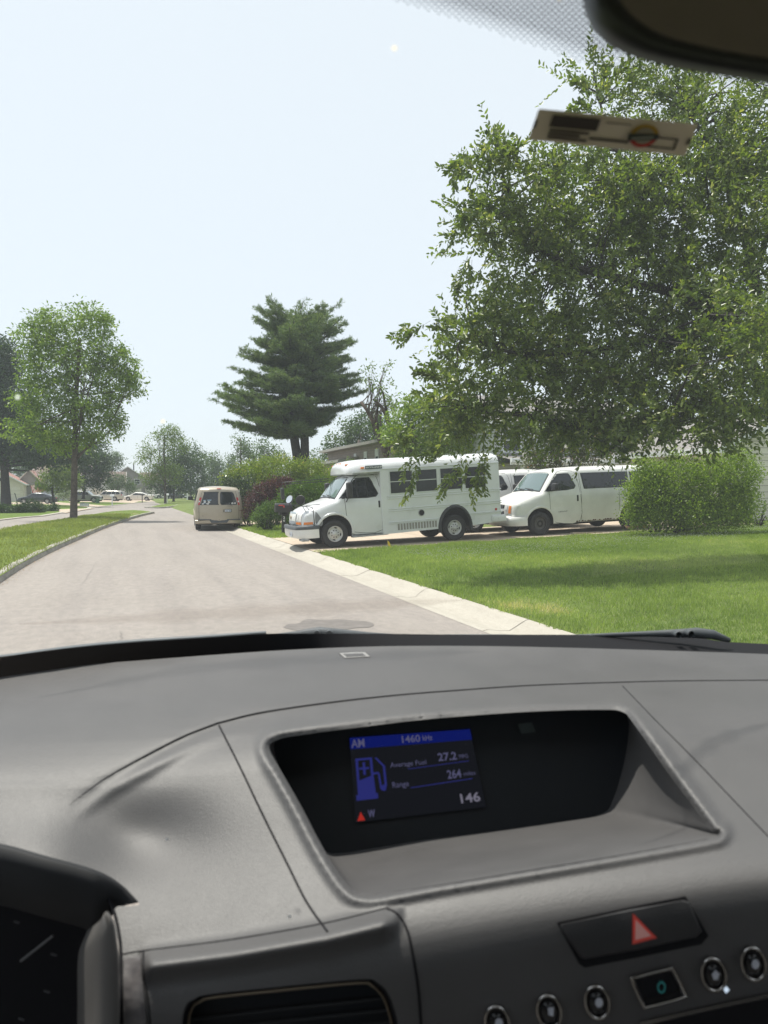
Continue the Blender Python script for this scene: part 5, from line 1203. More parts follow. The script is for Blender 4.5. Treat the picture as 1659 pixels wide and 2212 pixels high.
# trees closing the view beyond the houses across the street
for (x, y, rx, ry, Z, mt, lb) in ((20, 950, 42, 40, 128, 'mid', 'full green tree filling the sky gap right of the oak trunk'), (85, 990, 40, 26, 132, 'mid', 'full green tree behind the grey gabled house'), (150, 1000, 34, 24, 140, 'mid', 'full green tree behind the ash trunk'), (-10, 985, 40, 34, 165, 'mid', 'distant tree crown over the cream garage roof'), (60, 1000, 36, 30, 170, 'mid', 'distant tree crown right of the oak trunk'), (110, 985, 34, 34, 175, 'oak', 'distant dark crown behind the small round tree'), (205, 1005, 30, 30, 178, 'mid', 'distant crown above the white house with dark windows'),
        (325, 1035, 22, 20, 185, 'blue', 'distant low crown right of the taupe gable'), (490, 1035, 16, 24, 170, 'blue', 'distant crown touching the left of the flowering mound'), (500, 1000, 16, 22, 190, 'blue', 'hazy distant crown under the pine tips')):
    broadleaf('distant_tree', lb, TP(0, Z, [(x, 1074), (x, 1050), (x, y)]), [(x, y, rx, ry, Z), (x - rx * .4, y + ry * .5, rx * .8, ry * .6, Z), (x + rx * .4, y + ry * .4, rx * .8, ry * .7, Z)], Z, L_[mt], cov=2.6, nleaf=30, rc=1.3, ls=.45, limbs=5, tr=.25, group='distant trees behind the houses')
# broken tree
bt = broadleaf('broken_tree', 'half dead tree with two bare leaning limbs and a few pale green shoots', TP(0, 36, [(842, 1075), (838, 995), (820, 950), (808, 915), (792, 885), (779, 868)]),
    [(800, 800, 16, 18, 36, .5), (835, 795, 14, 22, 36, .5), (790, 830, 20, 14, 36, .5), (830, 835, 24, 20, 36, .5), (810, 860, 14, 12, 36, .5), (845, 870, 24, 22, 36, .8), (815, 930, 12, 16, 36, .5)], 36, L_['light'], nper=26, cov=1.7, nleaf=12, rc=.28, ls=.15, lw=.4, limbs=22, tr=.15, bark='rust_bark')
m = MB(); o = Vector(bt.location); q = [P(x, y, 36) - o for x, y in ((836, 985), (842, 930), (835, 900), (825, 880), (806, 862))]; m.tube(q, [.12, .11, .10, .09, .05], 8)
q = [P(x, y, 36.2) - o for x, y in ((838, 900), (832, 875), (828, 850), (822, 838))]; m.tube(q, [.08, .07, .06, .04], 8); m.build('limb', M['rust_bark'], bt, smooth=True)

# --- white pine with three stems
pz = 50.0; pb = V(645, pz, .4); pine = empty('pine_tree', tuple(pb), 0, 'tall layered white pine with twin dark trunks', 'tree')
m = MB(); o = Vector(pb)
def pt(x, y, dz=0): return P(x, y, pz + dz) - o
m.tube([pt(646, 1085), pt(644, 1000), pt(640, 975), pt(634, 940), pt(634, 880), pt(630, 800), pt(622, 750), pt(618, 686)], [.42, .34, .32, .30, .28, .2, .12, .03], 12)
m.tube([pt(657, 1085), pt(659, 1000), pt(658, 940), pt(662, 880), pt(664, 800), pt(668, 750), pt(672, 690)], [.42, .32, .30, .29, .2, .12, .03], 12)
m.tube([pt(649, 1000, .3), pt(640, 940, .3), pt(632, 900, .3)], [.16, .15, .12], 8)
Lp = [(655, 600, 700), (672, 590, 712), (700, 566, 728), (727, 545, 758), (765, 550, 758), (785, 530, 764), (800, 518, 785), (825, 500, 772), (850, 478, 790), (875, 462, 776), (895, 470, 745), (915, 492, 724), (930, 512, 690)]
Lp_y = [a for a, _, _ in Lp]; tw_ = []; rnd_ = []
def half(y, sgn): v = np.interp(y, Lp_y, [b if sgn < 0 else c for _, b, c in Lp]); return v
for k in range(320):
    ly = k % 19; y = 700 + (932 - 700) * (ly / 18) ** .92 + rng.normal() * 2.2; az = rng.random() * 2 * pi; sgn = 1 if cos(az) > 0 else -1
    cx = np.interp(y, [655, 1000], [625, 634]) if rng.random() < .5 else np.interp(y, [655, 1000], [668, 660])
    ln = abs(half(y, sgn) - cx) / PM(pz); ln = ln * ((.74 if y > 770 else .92) + (.34 if y > 770 else .16) * rng.random()) * (.90 + .16 * sin(ly * 2.4 + (1.5 if sgn > 0 else 0))) ; ln = min(max(ln, .6), 6.6)
    if y > 900 and sgn > 0: ln *= .8
    dr = np.array(R) * cos(az) + np.array(F) * sin(az); dr[2] = 0; dr /= np.linalg.norm(dr)
    s = np.array(P(cx, y + 6, pz)); rise = (.34 if y < 740 else .14 if y < 800 else .02) + rng.normal() * .05
    tt = np.linspace(0, 1, 6); s = s + np.array([0, 0, rng.normal() * .1]); pl = [s + dr * ln * t + np.array([0, 0, ln * (rise * t - .10 * t * (1 - t) * 2 + .05 * t * t)]) for t in tt]
    m.tube([Vector(p) - o for p in pl], [.05 * (1 - .8 * t) + .008 for t in tt], 4, cap=False)
    # side sprays along the branch
    ns = int(8 + ln * 7)
    for j in range(ns):
        t = .22 + .80 * rng.random() ** .8 if y > 740 else .08 + .92 * rng.random(); i = min(int(t * 5), 4); p = pl[i] + (pl[i + 1] - pl[i]) * (t * 5 - i)
        side = np.cross(dr, [0, 0, 1]) * (1 if rng.random() < .5 else -1); sl = (.25 + .75 * ln * .22 * (1.15 - t)) * (.5 + rng.random())
        sd_ = unit((side * .8 + dr * .6 + np.array([0, 0, .12 + .1 * rng.normal()]))[None])[0]
        nt_ = int(6 + sl * 12); u = rng.random(nt_)[:, None]; q = p + sd_ * sl * u + rng.normal(size=(nt_, 3)) * .05; tw_.append(np.c_[q, np.repeat(sd_[None], nt_, 0)]); rnd_.append(np.full(nt_, rng.random()))
tw_ = np.vstack(tw_); rnd_ = np.concatenate(rnd_); n = len(tw_); K = 3
pos = np.repeat(tw_[:, :3], K, axis=0); ax = unit(np.repeat(tw_[:, 3:], K, axis=0) * .6 + rng.normal(size=(n * K, 3)) * .6 + np.array([0, 0, .45])); nr = unit(np.cross(ax, rng.normal(size=(n * K, 3))))
crownmesh('crown', leafquads(pos - np.array(o), ax, nr, .17 + .10 * rng.random(n * K), np.full(n * K, .034)), .5 * rng.random(n * K) + .5 * np.repeat(rnd_, K), L_['pine'], pine)
m.build('trunk', M['bark_dark'], pine, smooth=True)
print('pine quads', n * K)

# --- the near crab apple, leaf by leaf along its twigs
crab_b = V(1760, 15.45, .42); crab = empty('crab_apple_tree', tuple(crab_b), 0, 'large glossy leaved tree hanging over the lawn and the bus from the right', 'tree')
o = np.array(crab_b)
CB = [(1075, 385, 80, 62, 10.8), (1080, 340, 40, 35, 10.8, .6), (1050, 480, 80, 60, 10.8), (1120, 560, 120, 80, 11.2), (1030, 700, 95, 48, 10.8), (950, 705, 60, 26, 10.6, .8), (1090, 770, 150, 80, 11.2), (1010, 840, 95, 58, 10.8), (1000, 895, 80, 34, 10.6, .8), (940, 895, 44, 24, 10.6, .4),
      (1180, 460, 95, 90, 11.4), (1205, 360, 40, 45, 11.4, .5), (1300, 480, 130, 120, 12), (1340, 330, 85, 85, 12.4, .9), (1330, 215, 70, 60, 12.8, .75), (1420, 210, 80, 60, 12.8, .7), (1540, 250, 130, 80, 12.8, .8), (1560, 360, 140, 100, 12.3), (1430, 470, 160, 140, 12.2), (1240, 690, 160, 140, 11.8),
      (1440, 680, 190, 160, 12), (1600, 550, 130, 180, 12), (1610, 760, 110, 140, 10.4), (1240, 860, 150, 90, 11.6), (1420, 850, 180, 90, 11.6), (1110, 905, 115, 40, 11), (1250, 922, 110, 30, 11.6), (1480, 890, 130, 52, 10.8), (1420, 925, 60, 30, 10.8), (1660, 700, 60, 110, 9.6, .6), (1700, 420, 90, 160, 12.5), (1270, 165, 28, 26, 12.6, .35), (1540, 160, 120, 50, 13.6, .55)]
ZS = 1.17; CB = [b_[:4] + (b_[4] * ZS,) + b_[5:] for b_ in CB]; C_, D_ = blob_clumps(CB, 11.5, 74 / ZS ** 2, p=.5, depth=.75); C0 = C_; C_ = np.repeat(C_, 6, axis=0) + rng.normal(size=(len(C_) * 6, 3)) * .14; D_ = unit(np.repeat(D_ + rng.normal(size=D_.shape) * .35, 6, axis=0))
T = len(C_); print('crab twigs', T)
dirn = unit(D_ * .9 + rng.normal(size=(T, 3)) * .42 + np.array([0, 0, -.05])); ln = ZS * (.28 + .32 * rng.random(T))
up_ = (C_[:, 2] > 6.0)[:, None] * np.array([0, 0, .5]) + (C_[:, 2] < 3.2)[:, None] * np.array([0, 0, -.2]); dirn = unit(dirn + up_)
tw_s, tw_d, tw_l = [C_], [dirn], [ln]
def spray(pts, Z, n, sp=.10):                    # drooping or rising shoots drawn along a line
    q = np.array([tuple(P(x, y, Z)) for x, y in resample(pts, 4)]); i = rng.integers(0, len(q) - 1, n); d = unit(q[np.minimum(i + 2, len(q) - 1)] - q[i] + 1e-5)
    s = q[i] + rng.normal(size=(n, 3)) * sp; tw_s.append(s); tw_d.append(unit(d * 1.0 + rng.normal(size=(n, 3)) * .35)); tw_l.append(.16 + .14 * rng.random(n))
for pts, n_ in (([(915, 960), (903, 985), (892, 1020), (882, 1055), (875, 1075)], 30), ([(1000, 985), (993, 1012), (978, 1038), (966, 1055)], 26), ([(1045, 990), (1042, 1018), (1034, 1048), (1031, 1070)], 34), ([(960, 975), (930, 980)], 10),
                 ([(1070, 360), (1075, 330), (1071, 300), (1072, 288)], 12), ([(1110, 360), (1108, 335), (1105, 320)], 9), ([(1185, 400), (1195, 360), (1190, 335)], 8), ([(1205, 400), (1215, 360), (1213, 330)], 8), ([(1250, 400), (1270, 350), (1300, 320)], 14),
                 ([(990, 690), (930, 700), (895, 708), (870, 722)], 20), ([(1020, 460), (985, 500), (958, 515)], 22), ([(1010, 350), (985, 365), (975, 395)], 14), ([(1010, 560), (1000, 590), (990, 620)], 16), ([(1275, 260), (1262, 200), (1260, 175), (1250, 168)], 14), ([(1265, 240), (1250, 235)], 5),
                 ([(1290, 200), (1320, 170), (1330, 150)], 10), ([(960, 830), (925, 800), (910, 800)], 16), ([(900, 935), (870, 940), (855, 955)], 14), ([(1330, 1000), (1345, 985), (1360, 965)], 10), ([(1650, 700), (1640, 720), (1655, 760)], 12), ([(1560, 940), (1585, 950), (1600, 935)], 8)): spray(pts, 10.5 * ZS, int(n_ * (.32 if n_ > 20 else .8)) + 2, .06)
ts, td, tl = np.vstack(tw_s), np.vstack(tw_d), np.concatenate(tw_l); T = len(ts); K = 12
u = (np.arange(K) + .5) / K; sidev = unit(np.cross(td, rng.normal(size=(T, 3)))); alt = np.where(np.arange(K) % 2, 1, -1)
pos = (ts[:, None] + td[:, None] * (tl[:, None] * u)[:, :, None] + np.array([0, 0, -1]) * (.18 * tl[:, None] * u ** 2)[:, :, None]); sz = ZS * (.060 + .045 * rng.random((T, K))) * (1 - .35 * np.abs(u - .5))
ax = td[:, None] * .75 + sidev[:, None] * alt[:, None] * .75 + rng.normal(size=(T, K, 3)) * .32 + np.array([0, 0, -.12]); ax = unit(ax.reshape(-1, 3)); nr = unit(np.cross(ax, rng.normal(size=(T * K, 3))) + np.array([0, 0, .55])); nr = unit(nr - ax * np.sum(nr * ax, axis=1)[:, None])
crnd = .6 * rng.random(T * K) + .4 * np.repeat(rng.random(T), K)
# folded leaves: two halves along the midrib
pp = pos.reshape(-1, 3) - o; l = sz.ravel()[:, None] * 1.12; b = np.cross(nr, ax); wd_ = l * .23; n = len(pp)
v = np.empty((n, 6, 3)); v[:, 0] = pp; v[:, 1] = pp + ax * l * .3 + b * wd_ + nr * l * .10; v[:, 2] = pp + ax * l * .72 + b * wd_ * .75 + nr * l * .06; v[:, 3] = pp + ax * l - nr * l * .06; v[:, 4] = pp + ax * l * .72 - b * wd_ * .75 + nr * l * .06; v[:, 5] = pp + ax * l * .3 - b * wd_ + nr * l * .10
f = np.arange(n)[:, None] * 6; f = np.vstack([f + np.array([0, 1, 2, 3]), f + np.array([0, 3, 4, 5])])
me = npmesh('crown', v.reshape(-1, 3), f, {'rnd': np.clip(np.r_[crnd, crnd], 0, 1)}); link('crown', me, L_['crab'], crab); print('crab leaves', n)
m = MB(); O = Vector(o)
def cp(x, y, Z): return P(x, y, Z * ZS) - O
m.tube([Vector((0, 0, -.1)), Vector((0, 0, .25)), cp(1735, 1020, 13), cp(1700, 960, 12.8), cp(1675, 900, 12.6)], [.32, .25, .22, .21, .20], 12)
limbs = [[(1675, 900, 12.6), (1600, 880, 12.4), (1500, 880, 12.2), (1400, 905, 12), (1300, 925, 11.8), (1240, 920, 11.6), (1150, 900, 11.2), (1040, 890, 11)], [(1675, 900, 12.6), (1630, 800, 12.4), (1560, 700, 12.2), (1470, 640, 12), (1330, 600, 11.8), (1200, 560, 11.4), (1130, 480, 11.2), (1085, 380, 11)],
         [(1675, 900, 12.6), (1660, 780, 12.6), (1630, 600, 12.6), (1590, 450, 12.5), (1540, 330, 12.6), (1480, 230, 12.8)], [(1560, 700, 12.2), (1420, 730, 11.9), (1260, 760, 11.6), (1100, 760, 11.2), (1000, 720, 10.9)], [(1590, 450, 12.5), (1480, 450, 12.3), (1380, 400, 12.3), (1320, 300, 12.5), (1290, 200, 12.7)],
         [(1500, 880, 12.2), (1440, 930, 12), (1420, 960, 11.8)], [(1400, 905, 12), (1330, 960, 11.8), (1300, 985, 11.6)], [(1675, 900, 12.6), (1750, 700, 12.6), (1760, 450, 12.8)], [(1630, 600, 12.6), (1680, 420, 12.8), (1700, 260, 13)], [(1585, 945, 11.9), (1545, 925, 12), (1500, 880, 12.2)]]
allp = []
for li, lb in enumerate(limbs):
    q = cr([tuple(cp(*p)) for p in lb], 4); r0 = .13 if li < 3 else .06; m.tube([Vector(p) for p in q], [r0 * (1 - .85 * i / len(q)) + .008 for i in range(len(q))], 8); allp += [p for p in q]
A_ = np.array(allp); idx = rng.choice(len(C_), 620, replace=False)
for e in C_[idx] - o:
    j = np.argmin(np.linalg.norm(A_ - e, axis=1) + rng.random(len(A_)) * .25); s = A_[j]; L0 = np.linalg.norm(e - s)
    mid = (s + e) / 2 + rng.normal(size=3) * .07 * L0 + np.array([0, 0, .05 * L0]); m.tube([Vector(s), Vector(mid), Vector(e)], [.018 + .006 * L0, .011 + .003 * L0, .004], 4, cap=False)
m.build('trunk', M['bark_dark'], crab, smooth=True)
# twig stems of the crown's rim
sel = rng.choice(T, min(T, 3600), replace=False); sel = np.unique(np.r_[sel, np.arange(len(C_), T)]); s = ts[sel] - o - td[sel] * .12; e = s + td[sel] * (tl[sel] + .12)[:, None] * 1.0 + np.array([0, 0, -1]) * (.18 * tl[sel])[:, None]; sv = unit(np.cross(td[sel], rng.normal(size=(len(sel), 3)))) * .003
v = np.empty((len(sel), 3, 3)); v[:, 0] = s - sv; v[:, 1] = s + sv; v[:, 2] = e
link('twigs', npmesh('twigs', v.reshape(-1, 3), np.arange(len(sel) * 3).reshape(-1, 3)), M['bark'], crab)

# --- shrubs on the right of the street
shrub('rounded green yew bush just left of the mailbox post', [(577, 1113, 28, 26), (590, 1100, 20, 16), (560, 1122, 16, 14)], 28.5, L_['yew'], .18, ls=.075, lw=.4, name='yew_bush')
shrub('wide deep green yew bush behind the nose of the bus', [(650, 1080, 44, 38, 29.5), (690, 1070, 48, 40, 29.5), (730, 1080, 30, 36, 29.5), (620, 1095, 26, 36, 29.3), (660, 1120, 50, 16, 29), (640, 1058, 12, 16, 29.5)], 29.5, L_['yew'], .22, ls=.085, lw=.4, name='yew_bush')
shrub('dark purple leaved shrub in front of the tall flowering mound', [(600, 1055, 30, 22), (570, 1068, 26, 26), (615, 1045, 22, 14), (556, 1090, 16, 20), (590, 1080, 30, 20)], 31.5, L_['purple'], .2, ls=.085, lw=.55, name='purple_shrub')
shrub('small reddish leaved shrub tucked left of the purple one', [(541, 1085, 10, 20), (536, 1108, 12, 12)], 31, L_['purple'], .2, ls=.07, name='purple_shrub', stems=5)
shrub('big yellow green mound of bushes with rusty shoot tips beneath the pine', [(600, 1018, 60, 32), (545, 1028, 44, 32), (655, 1022, 44, 30), (510, 1045, 30, 30), (700, 1032, 30, 28), (590, 1060, 90, 34), (680, 1065, 40, 24)], 41, L_['mound'], .25, nper=17, nleaf=26, rc=.28, ls=.13, lw=.45, name='flowering_mound', stems=22)
shrub('dark bush with pale glinting leaves right beside the beige van', [(512, 1075, 24, 40), (530, 1060, 22, 30), (500, 1110, 18, 26), (525, 1105, 24, 26), (495, 1060, 12, 28)], 38.5, leafmat('dark glinting leaves', (.012, .03, .012), (.04, .075, .025), (.40, .44, .30), .25, .6, .35), .25, nper=22, nleaf=26, rc=.22, ls=.12, lw=.5, name='glossy_bush')
shrub('low bright green clump between the beige van and the yew', [(532, 1117, 12, 10), (541, 1108, 9, 9)], 33.5, L_['light'], .16, nper=60, ls=.09, name='leafy_clump', stems=5)
shrub('loose light green shrub rising left of the bus cab below the tan house', [(735, 1035, 22, 24), (755, 1025, 16, 30), (722, 1020, 14, 14), (768, 1045, 10, 18)], 42, L_['light'], .3, cov=1.8, nleaf=22, rc=.3, ls=.15, name='loose_shrub')
shrub('big bright leaved privet bush hiding the tail of the white van', [(1420, 1070, 58, 62), (1375, 1112, 26, 24), (1388, 1000, 16, 20, 20.8, .6), (1460, 992, 22, 18, 20.8, .6), (1592, 985, 26, 22, 20.9, .8), (1625, 1020, 18, 26, 20.9, .6), (1535, 1000, 20, 20, 20.8, .6), (1470, 1050, 60, 62), (1405, 1030, 36, 34), (1530, 1060, 62, 66), (1590, 1030, 42, 50), (1560, 1100, 60, 34), (1480, 1105, 84, 34), (1375, 1065, 26, 34), (1600, 1075, 34, 36), (1385, 1095, 24, 30), (1430, 1118, 50, 24, 20.6, 1.3), (1510, 1122, 60, 22, 20.5, 1.3), (1585, 1115, 40, 24, 20.6, 1.2)], 20.8, L_['privet'], .52, nleaf=22, rc=.21, ls=.068, lw=.5, name='privet_bush', stems=12, depth=.6, cov=4.2)
shrub('magnolia with rusty leaf backs between the vans and the house', [(1180, 975, 46, 36), (1230, 960, 50, 42), (1280, 975, 46, 34), (1150, 1000, 30, 22), (1310, 955, 26, 22)], 25.6, L_['magnolia'], .6, cov=3, nleaf=16, rc=.18, ls=.14, lw=.42, name='magnolia_shrub', stems=16)
fl = MB()
for x, y in ((1222, 967), (1132, 985)): 
    c = P(x, y, 24.6)
    for k in range(7): a = k * .9; d = Vector((cos(a) * .07, -.03, .05 + sin(a) * .06)); fl.add([c, c + d + Vector((.03, 0, .02)), c + d * 1.5, c + d + Vector((-.03, 0, -.02))], [(0, 1, 2, 3)])
mg = bpy.data.objects['magnolia_shrub']; fo = fl.build('blossom', pmat('white petals', (.75, .72, .66), .6), mg); fo.matrix_parent_inverse = Matrix.Translation(-Vector(mg.location))
for px, y, Z, h, lb in ((1615, 1090, 23.3, .9, 'leggy sapling against the garage siding at the right edge'), (1640, 1110, 23.0, .45, 'low weed clump at the garage foot')):
    shrub(lb, [(px, y, 22, 30), (px + 10, y - 18, 14, 14)], Z, L_['light'], .62, cov=.8, nleaf=9, rc=.16, ls=.10, lw=.45, name='weed_sapling', stems=8)
# clipped shrubs across the street
for (blb, Z, lb) in (([(22, 1103, 30, 12), (36, 1105, 18, 10), (6, 1103, 16, 11)], 55, 'low clipped shrub with a bright top at the far left'), ([(68, 1100, 26, 17), (82, 1104, 18, 14), (52, 1103, 16, 12)], 56, 'largest dark clipped shrub, middle of the three'), ([(108, 1100, 15, 10), (114, 1101, 10, 8)], 60, 'small round clipped shrub right of the big dark one')):
    shrub(lb, blb, Z, L_['box'], .06, nleaf=40, rc=.24, ls=.14, lw=.5, name='clipped_shrub', group='clipped shrubs beside the cream garage drive', depth=1.0)

# ------------------------------------------------------------------ small things
# mailbox with number 26
mx = V(612.6, 26.4, hz(5.6, 0)); mbx = empty('mailbox', tuple(mx), 0, 'black mailbox with a red flag on a post numbered 26', 'mailbox')
M['post_black'] = pmat('black post', (.018, .017, .018), .6, noise=(20, .3))
m = MB(); m.rbox(-.07, .07, -.07, .07, -.05, .86, .008); m.rbox(-.10, .10, -.10, .10, .72, .8, .01); m.build('post', M['post_black'], mbx)
m = MB(); rows = []
for x in (-.33, -.31, .27, .29):
    g_ = .012 if x in (-.33, .29) else 0; rows.append([(x, -.14 + g_, .80 + g_)] + [(x, (.14 - g_) * -cos(a), 1.0 + (.14 - g_) * sin(a)) for a in np.linspace(0, pi, 11)] + [(x, .14 - g_, .80 + g_)])
m.grid(rows, close=True); m.add(rows[0], [tuple(range(13))[::-1]]); m.add(rows[-1], [tuple(range(13))]); m.box(-.18, .18, -.1, .1, .70, .80)
m.build('box', pmat('black mailbox metal', (.02, .02, .022), .35, noise=(9, .2)), mbx)
m = MB(); m.rbox(-.22, .0, -.165, -.15, 1.04, 1.075, .004); m.rbox(-.05, .0, -.165, -.15, .98, 1.075, .004); m.build('flag', pmat('faded red flag', (.55, .06, .05), .5), mbx)
stext(mbx, 'digit', '2', (-.032, -.0725, .56), (1, 0, 0), (0, 0, 1), .06, .09, M['white_ink'], .02); stext(mbx, 'digit', '6', (-.032, -.0725, .45), (1, 0, 0), (0, 0, 1), .06, .09, M['white_ink'], .02)
def marker_flag(px, Z, label):
    g_ = V(px, Z, 0); g_.z = hz(g_.x, g_.y); r_ = empty('marker_flag', tuple(g_), 0, label, 'flag'); m = MB(); m.tube([(0, 0, 0), (.01, 0, .26)], .003, 5); m.build('wire', M['step_metal'], r_)
    m = MB(); m.grid([[(.0, 0, .26), (.0, 0, .13)], [(.04, -.02, .22), (.05, -.01, .11)], [(.08, .01, .17), (.10, .0, .06)]]); m.build('flag', pmat('yellow vinyl', (.75, .50, .04), .5), r_)
marker_flag(837, 18.7, 'small yellow marker flag bent over in the grass below the bus step'); marker_flag(634, 25.5, 'yellow marker flag left of the bus bumper near the yew')
# debris under the near van
m = MB(); rr = random.Random(5)
for k in range(7):
    c = Vector((15.8 + rr.uniform(-.5, .5), 18.85 + rr.uniform(-.1, .25), hz(15.8, 0) + .05)); m.add([c + Vector((rr.uniform(-.25, .25), rr.uniform(-.1, .1), rr.uniform(0, .14))) for _ in range(4)], [(0, 1, 2), (1, 3, 2)])
tag(m.build('cardboard_scrap', pmat('brown scrap', (.30, .17, .10), .9, noise=(8, .4))), 'torn brown scraps lying on the ground beneath the white van by the bush', 'scrap')
m = MB(); m.box(13.1, 14.5, 18.62, 18.75, hz(13.5, 0) + .02, hz(13.5, 0) + .06); tag(m.build('timber_plank', pmat('weathered timber', (.30, .26, .22), .85, noise=(12, .3))), 'weathered plank lying beside the near front wheel of the white van', 'plank')
# things across the street
def post_box(px, Z, label, post, box, w_=.22, dpt=.45, h=1.05, style='box'):
    g_ = V(px, Z, .05); r_ = empty('mailbox', tuple(g_), 0, label, 'mailbox', 'mailboxes along the opposite kerb'); m = MB(); m.rbox(-.06, .06, -.06, .06, 0, h, .01); m.build('post', post, r_); m = MB(); rows = []
    for x in (-dpt / 2, dpt / 2): rows.append([(x, -w_ / 2, h)] + [(x, -w_ / 2 * cos(a), h + .12 + w_ / 2 * sin(a)) for a in np.linspace(0, pi, 7)] + [(x, w_ / 2, h)])
    m.grid(rows, close=True); m.add(rows[0], [tuple(range(9))]); m.add(rows[1], [tuple(range(9))]); m.build('box', box, r_); return r_
post_box(242, 80, 'white mailbox on a white post at the driveway mouth', M['trim'], M['trim']); post_box(307, 103, 'black mailbox on a dark post before the cream sedan', M['post_black'], M['post_black']); post_box(361, 100, 'white mailbox on a stout white pillar by the thin tree', M['trim'], M['trim'], w_=.3)
g_ = V(404.5, 118, .05); cpst = empty('signpost', tuple(g_), 0, 'white cross shaped post left of the beige van', 'post'); m = MB(); m.rbox(-.09, .09, -.09, .09, 0, 1.35, .01); m.build('post', M['trim'], cpst); m = MB(); m.rbox(-.45, .45, -.07, -.0, .72, .88, .01); m.build('crossbar', M['trim'], cpst)
g_ = V(245 - 0, 86, .05)
for px, Z, sx, sy, sz_, mt, lb, nm, ct in ((210.5, 97, .5, .4, .62, pmat('utility green', (.07, .14, .09), .6), 'green utility box on the grass before the grey suv', 'utility_box', 'utility box'), (178, 88, .45, .4, .28, M['post_black'], 'low black utility box right of the ash trunk', 'utility_box', 'utility box')):
    g_ = V(px, Z, .05); b0 = empty(nm, tuple(g_), 0, lb, ct); m = MB(); m.rbox(-sx / 2, sx / 2, -sy / 2, sy / 2, 0, sz_ - .05, .03); m.build('cabinet', mt, b0); m = MB(); m.rbox(-sx / 2 - .03, sx / 2 + .03, -sy / 2 - .03, sy / 2 + .03, sz_ - .05, sz_, .02); m.build('lid', mt, b0)
g_ = V(182, 74, .05); ys_ = empty('yard_sign', tuple(g_), -.3, 'small pale yard sign low in the grass beyond the ash', 'sign'); m = MB(); m.box(-.48, .48, -.01, .01, .12, .40); m.build('panel', pmat('pale sign', (.5, .52, .5), .6, noise=(14, .3)), ys_); m = MB(); m.tube([(-.4, 0, 0), (-.4, 0, .14)], .012, 5); m.tube([(.4, 0, 0), (.4, 0, .14)], .012, 5); m.build('stake', M['step_metal'], ys_)
m = MB(); rr = random.Random(8)
for k in range(6):
    c = V(189 + k * 2.6, 70, .06) ; m.add([c + Vector((rr.uniform(-.2, .2), rr.uniform(-.2, .2), rr.uniform(0, .12))) for _ in range(4)], [(0, 1, 2), (1, 3, 2)])
tag(m.build('paper_litter', M['sticker_white']), 'crumpled white papers at the grass corner of the opposite drive', 'litter')
# flag on the far house
g_ = V(83, 108, .05); fr_ = empty('striped_flag', tuple(V(71, 106, .05)), 0, 'red and white striped flag with blue corner leaning out before the grey gabled house', 'flag')
m = MB(); m.tube([(0, 0, .9), (.9, -.2, 2.9)], .03, 6); m.build('pole', M['trim'], fr_); m = MB(); nS = 13
for k in range(nS):
    a = Vector((.85, -.2, 2.75)) + Vector((-.085 * 1.0, 0, -.02)) * k; b = a + Vector((-.085, 0, -.02)); dn = Vector((.35, 0, -1.45)); nseg = 5
    for j in range(nseg):
        w0, w1 = sin(j * 1.7) * .06, sin((j + 1) * 1.7) * .06; p_ = [a + dn * j / nseg + Vector((0, w0, 0)), b + dn * j / nseg + Vector((0, w0, 0)), b + dn * (j + 1) / nseg + Vector((0, w1, 0)), a + dn * (j + 1) / nseg + Vector((0, w1, 0))]
        m.add(p_, [(0, 1, 2, 3)], 2 if (j < 2 and k < 7) else (k % 2))
m.build('cloth', [pmat('flag red', (.42, .05, .06), .8), M['sticker_white'], pmat('flag blue', (.06, .07, .18), .8)], fr_)
g_ = V(42, 88, .05); ch = empty('garden_chair', tuple(g_), .2, 'dark high backed garden chair between the oak trunk and the clipped shrubs', 'chair'); m = MB(); m.rbox(-.3, .3, -.3, .3, .42, .5, .02); m.build('seat', M['charcoal_plastic'], ch)
m = MB(); m.add([(-.32, -.28, .45), (-.25, -.28, .45), (-.5, -.28, 1.45), (-.57, -.28, 1.45), (-.32, .28, .45), (-.25, .28, .45), (-.5, .28, 1.45), (-.57, .28, 1.45)], [(0, 1, 2, 3), (7, 6, 5, 4), (0, 4, 5, 1), (3, 2, 6, 7), (0, 3, 7, 4), (1, 5, 6, 2)]); m.build('backrest', M['charcoal_plastic'], ch)
for sx in (-.27, .24):
    for sy in (-.27, .24): m = MB(); m.box(sx, sx + .04, sy, sy + .04, 0, .42); m.build('leg', M['charcoal_plastic'], ch)
shrub('orange leaved ornamental shrub at the foot of the grey gabled house', [(96, 1055, 9, 5), (88, 1056, 6, 4)], 104, leafmat('orange leaves', (.16, .09, .03), (.32, .18, .05)), .3, nper=6, nleaf=24, rc=.3, ls=.15, name='orange_shrub', stems=4)
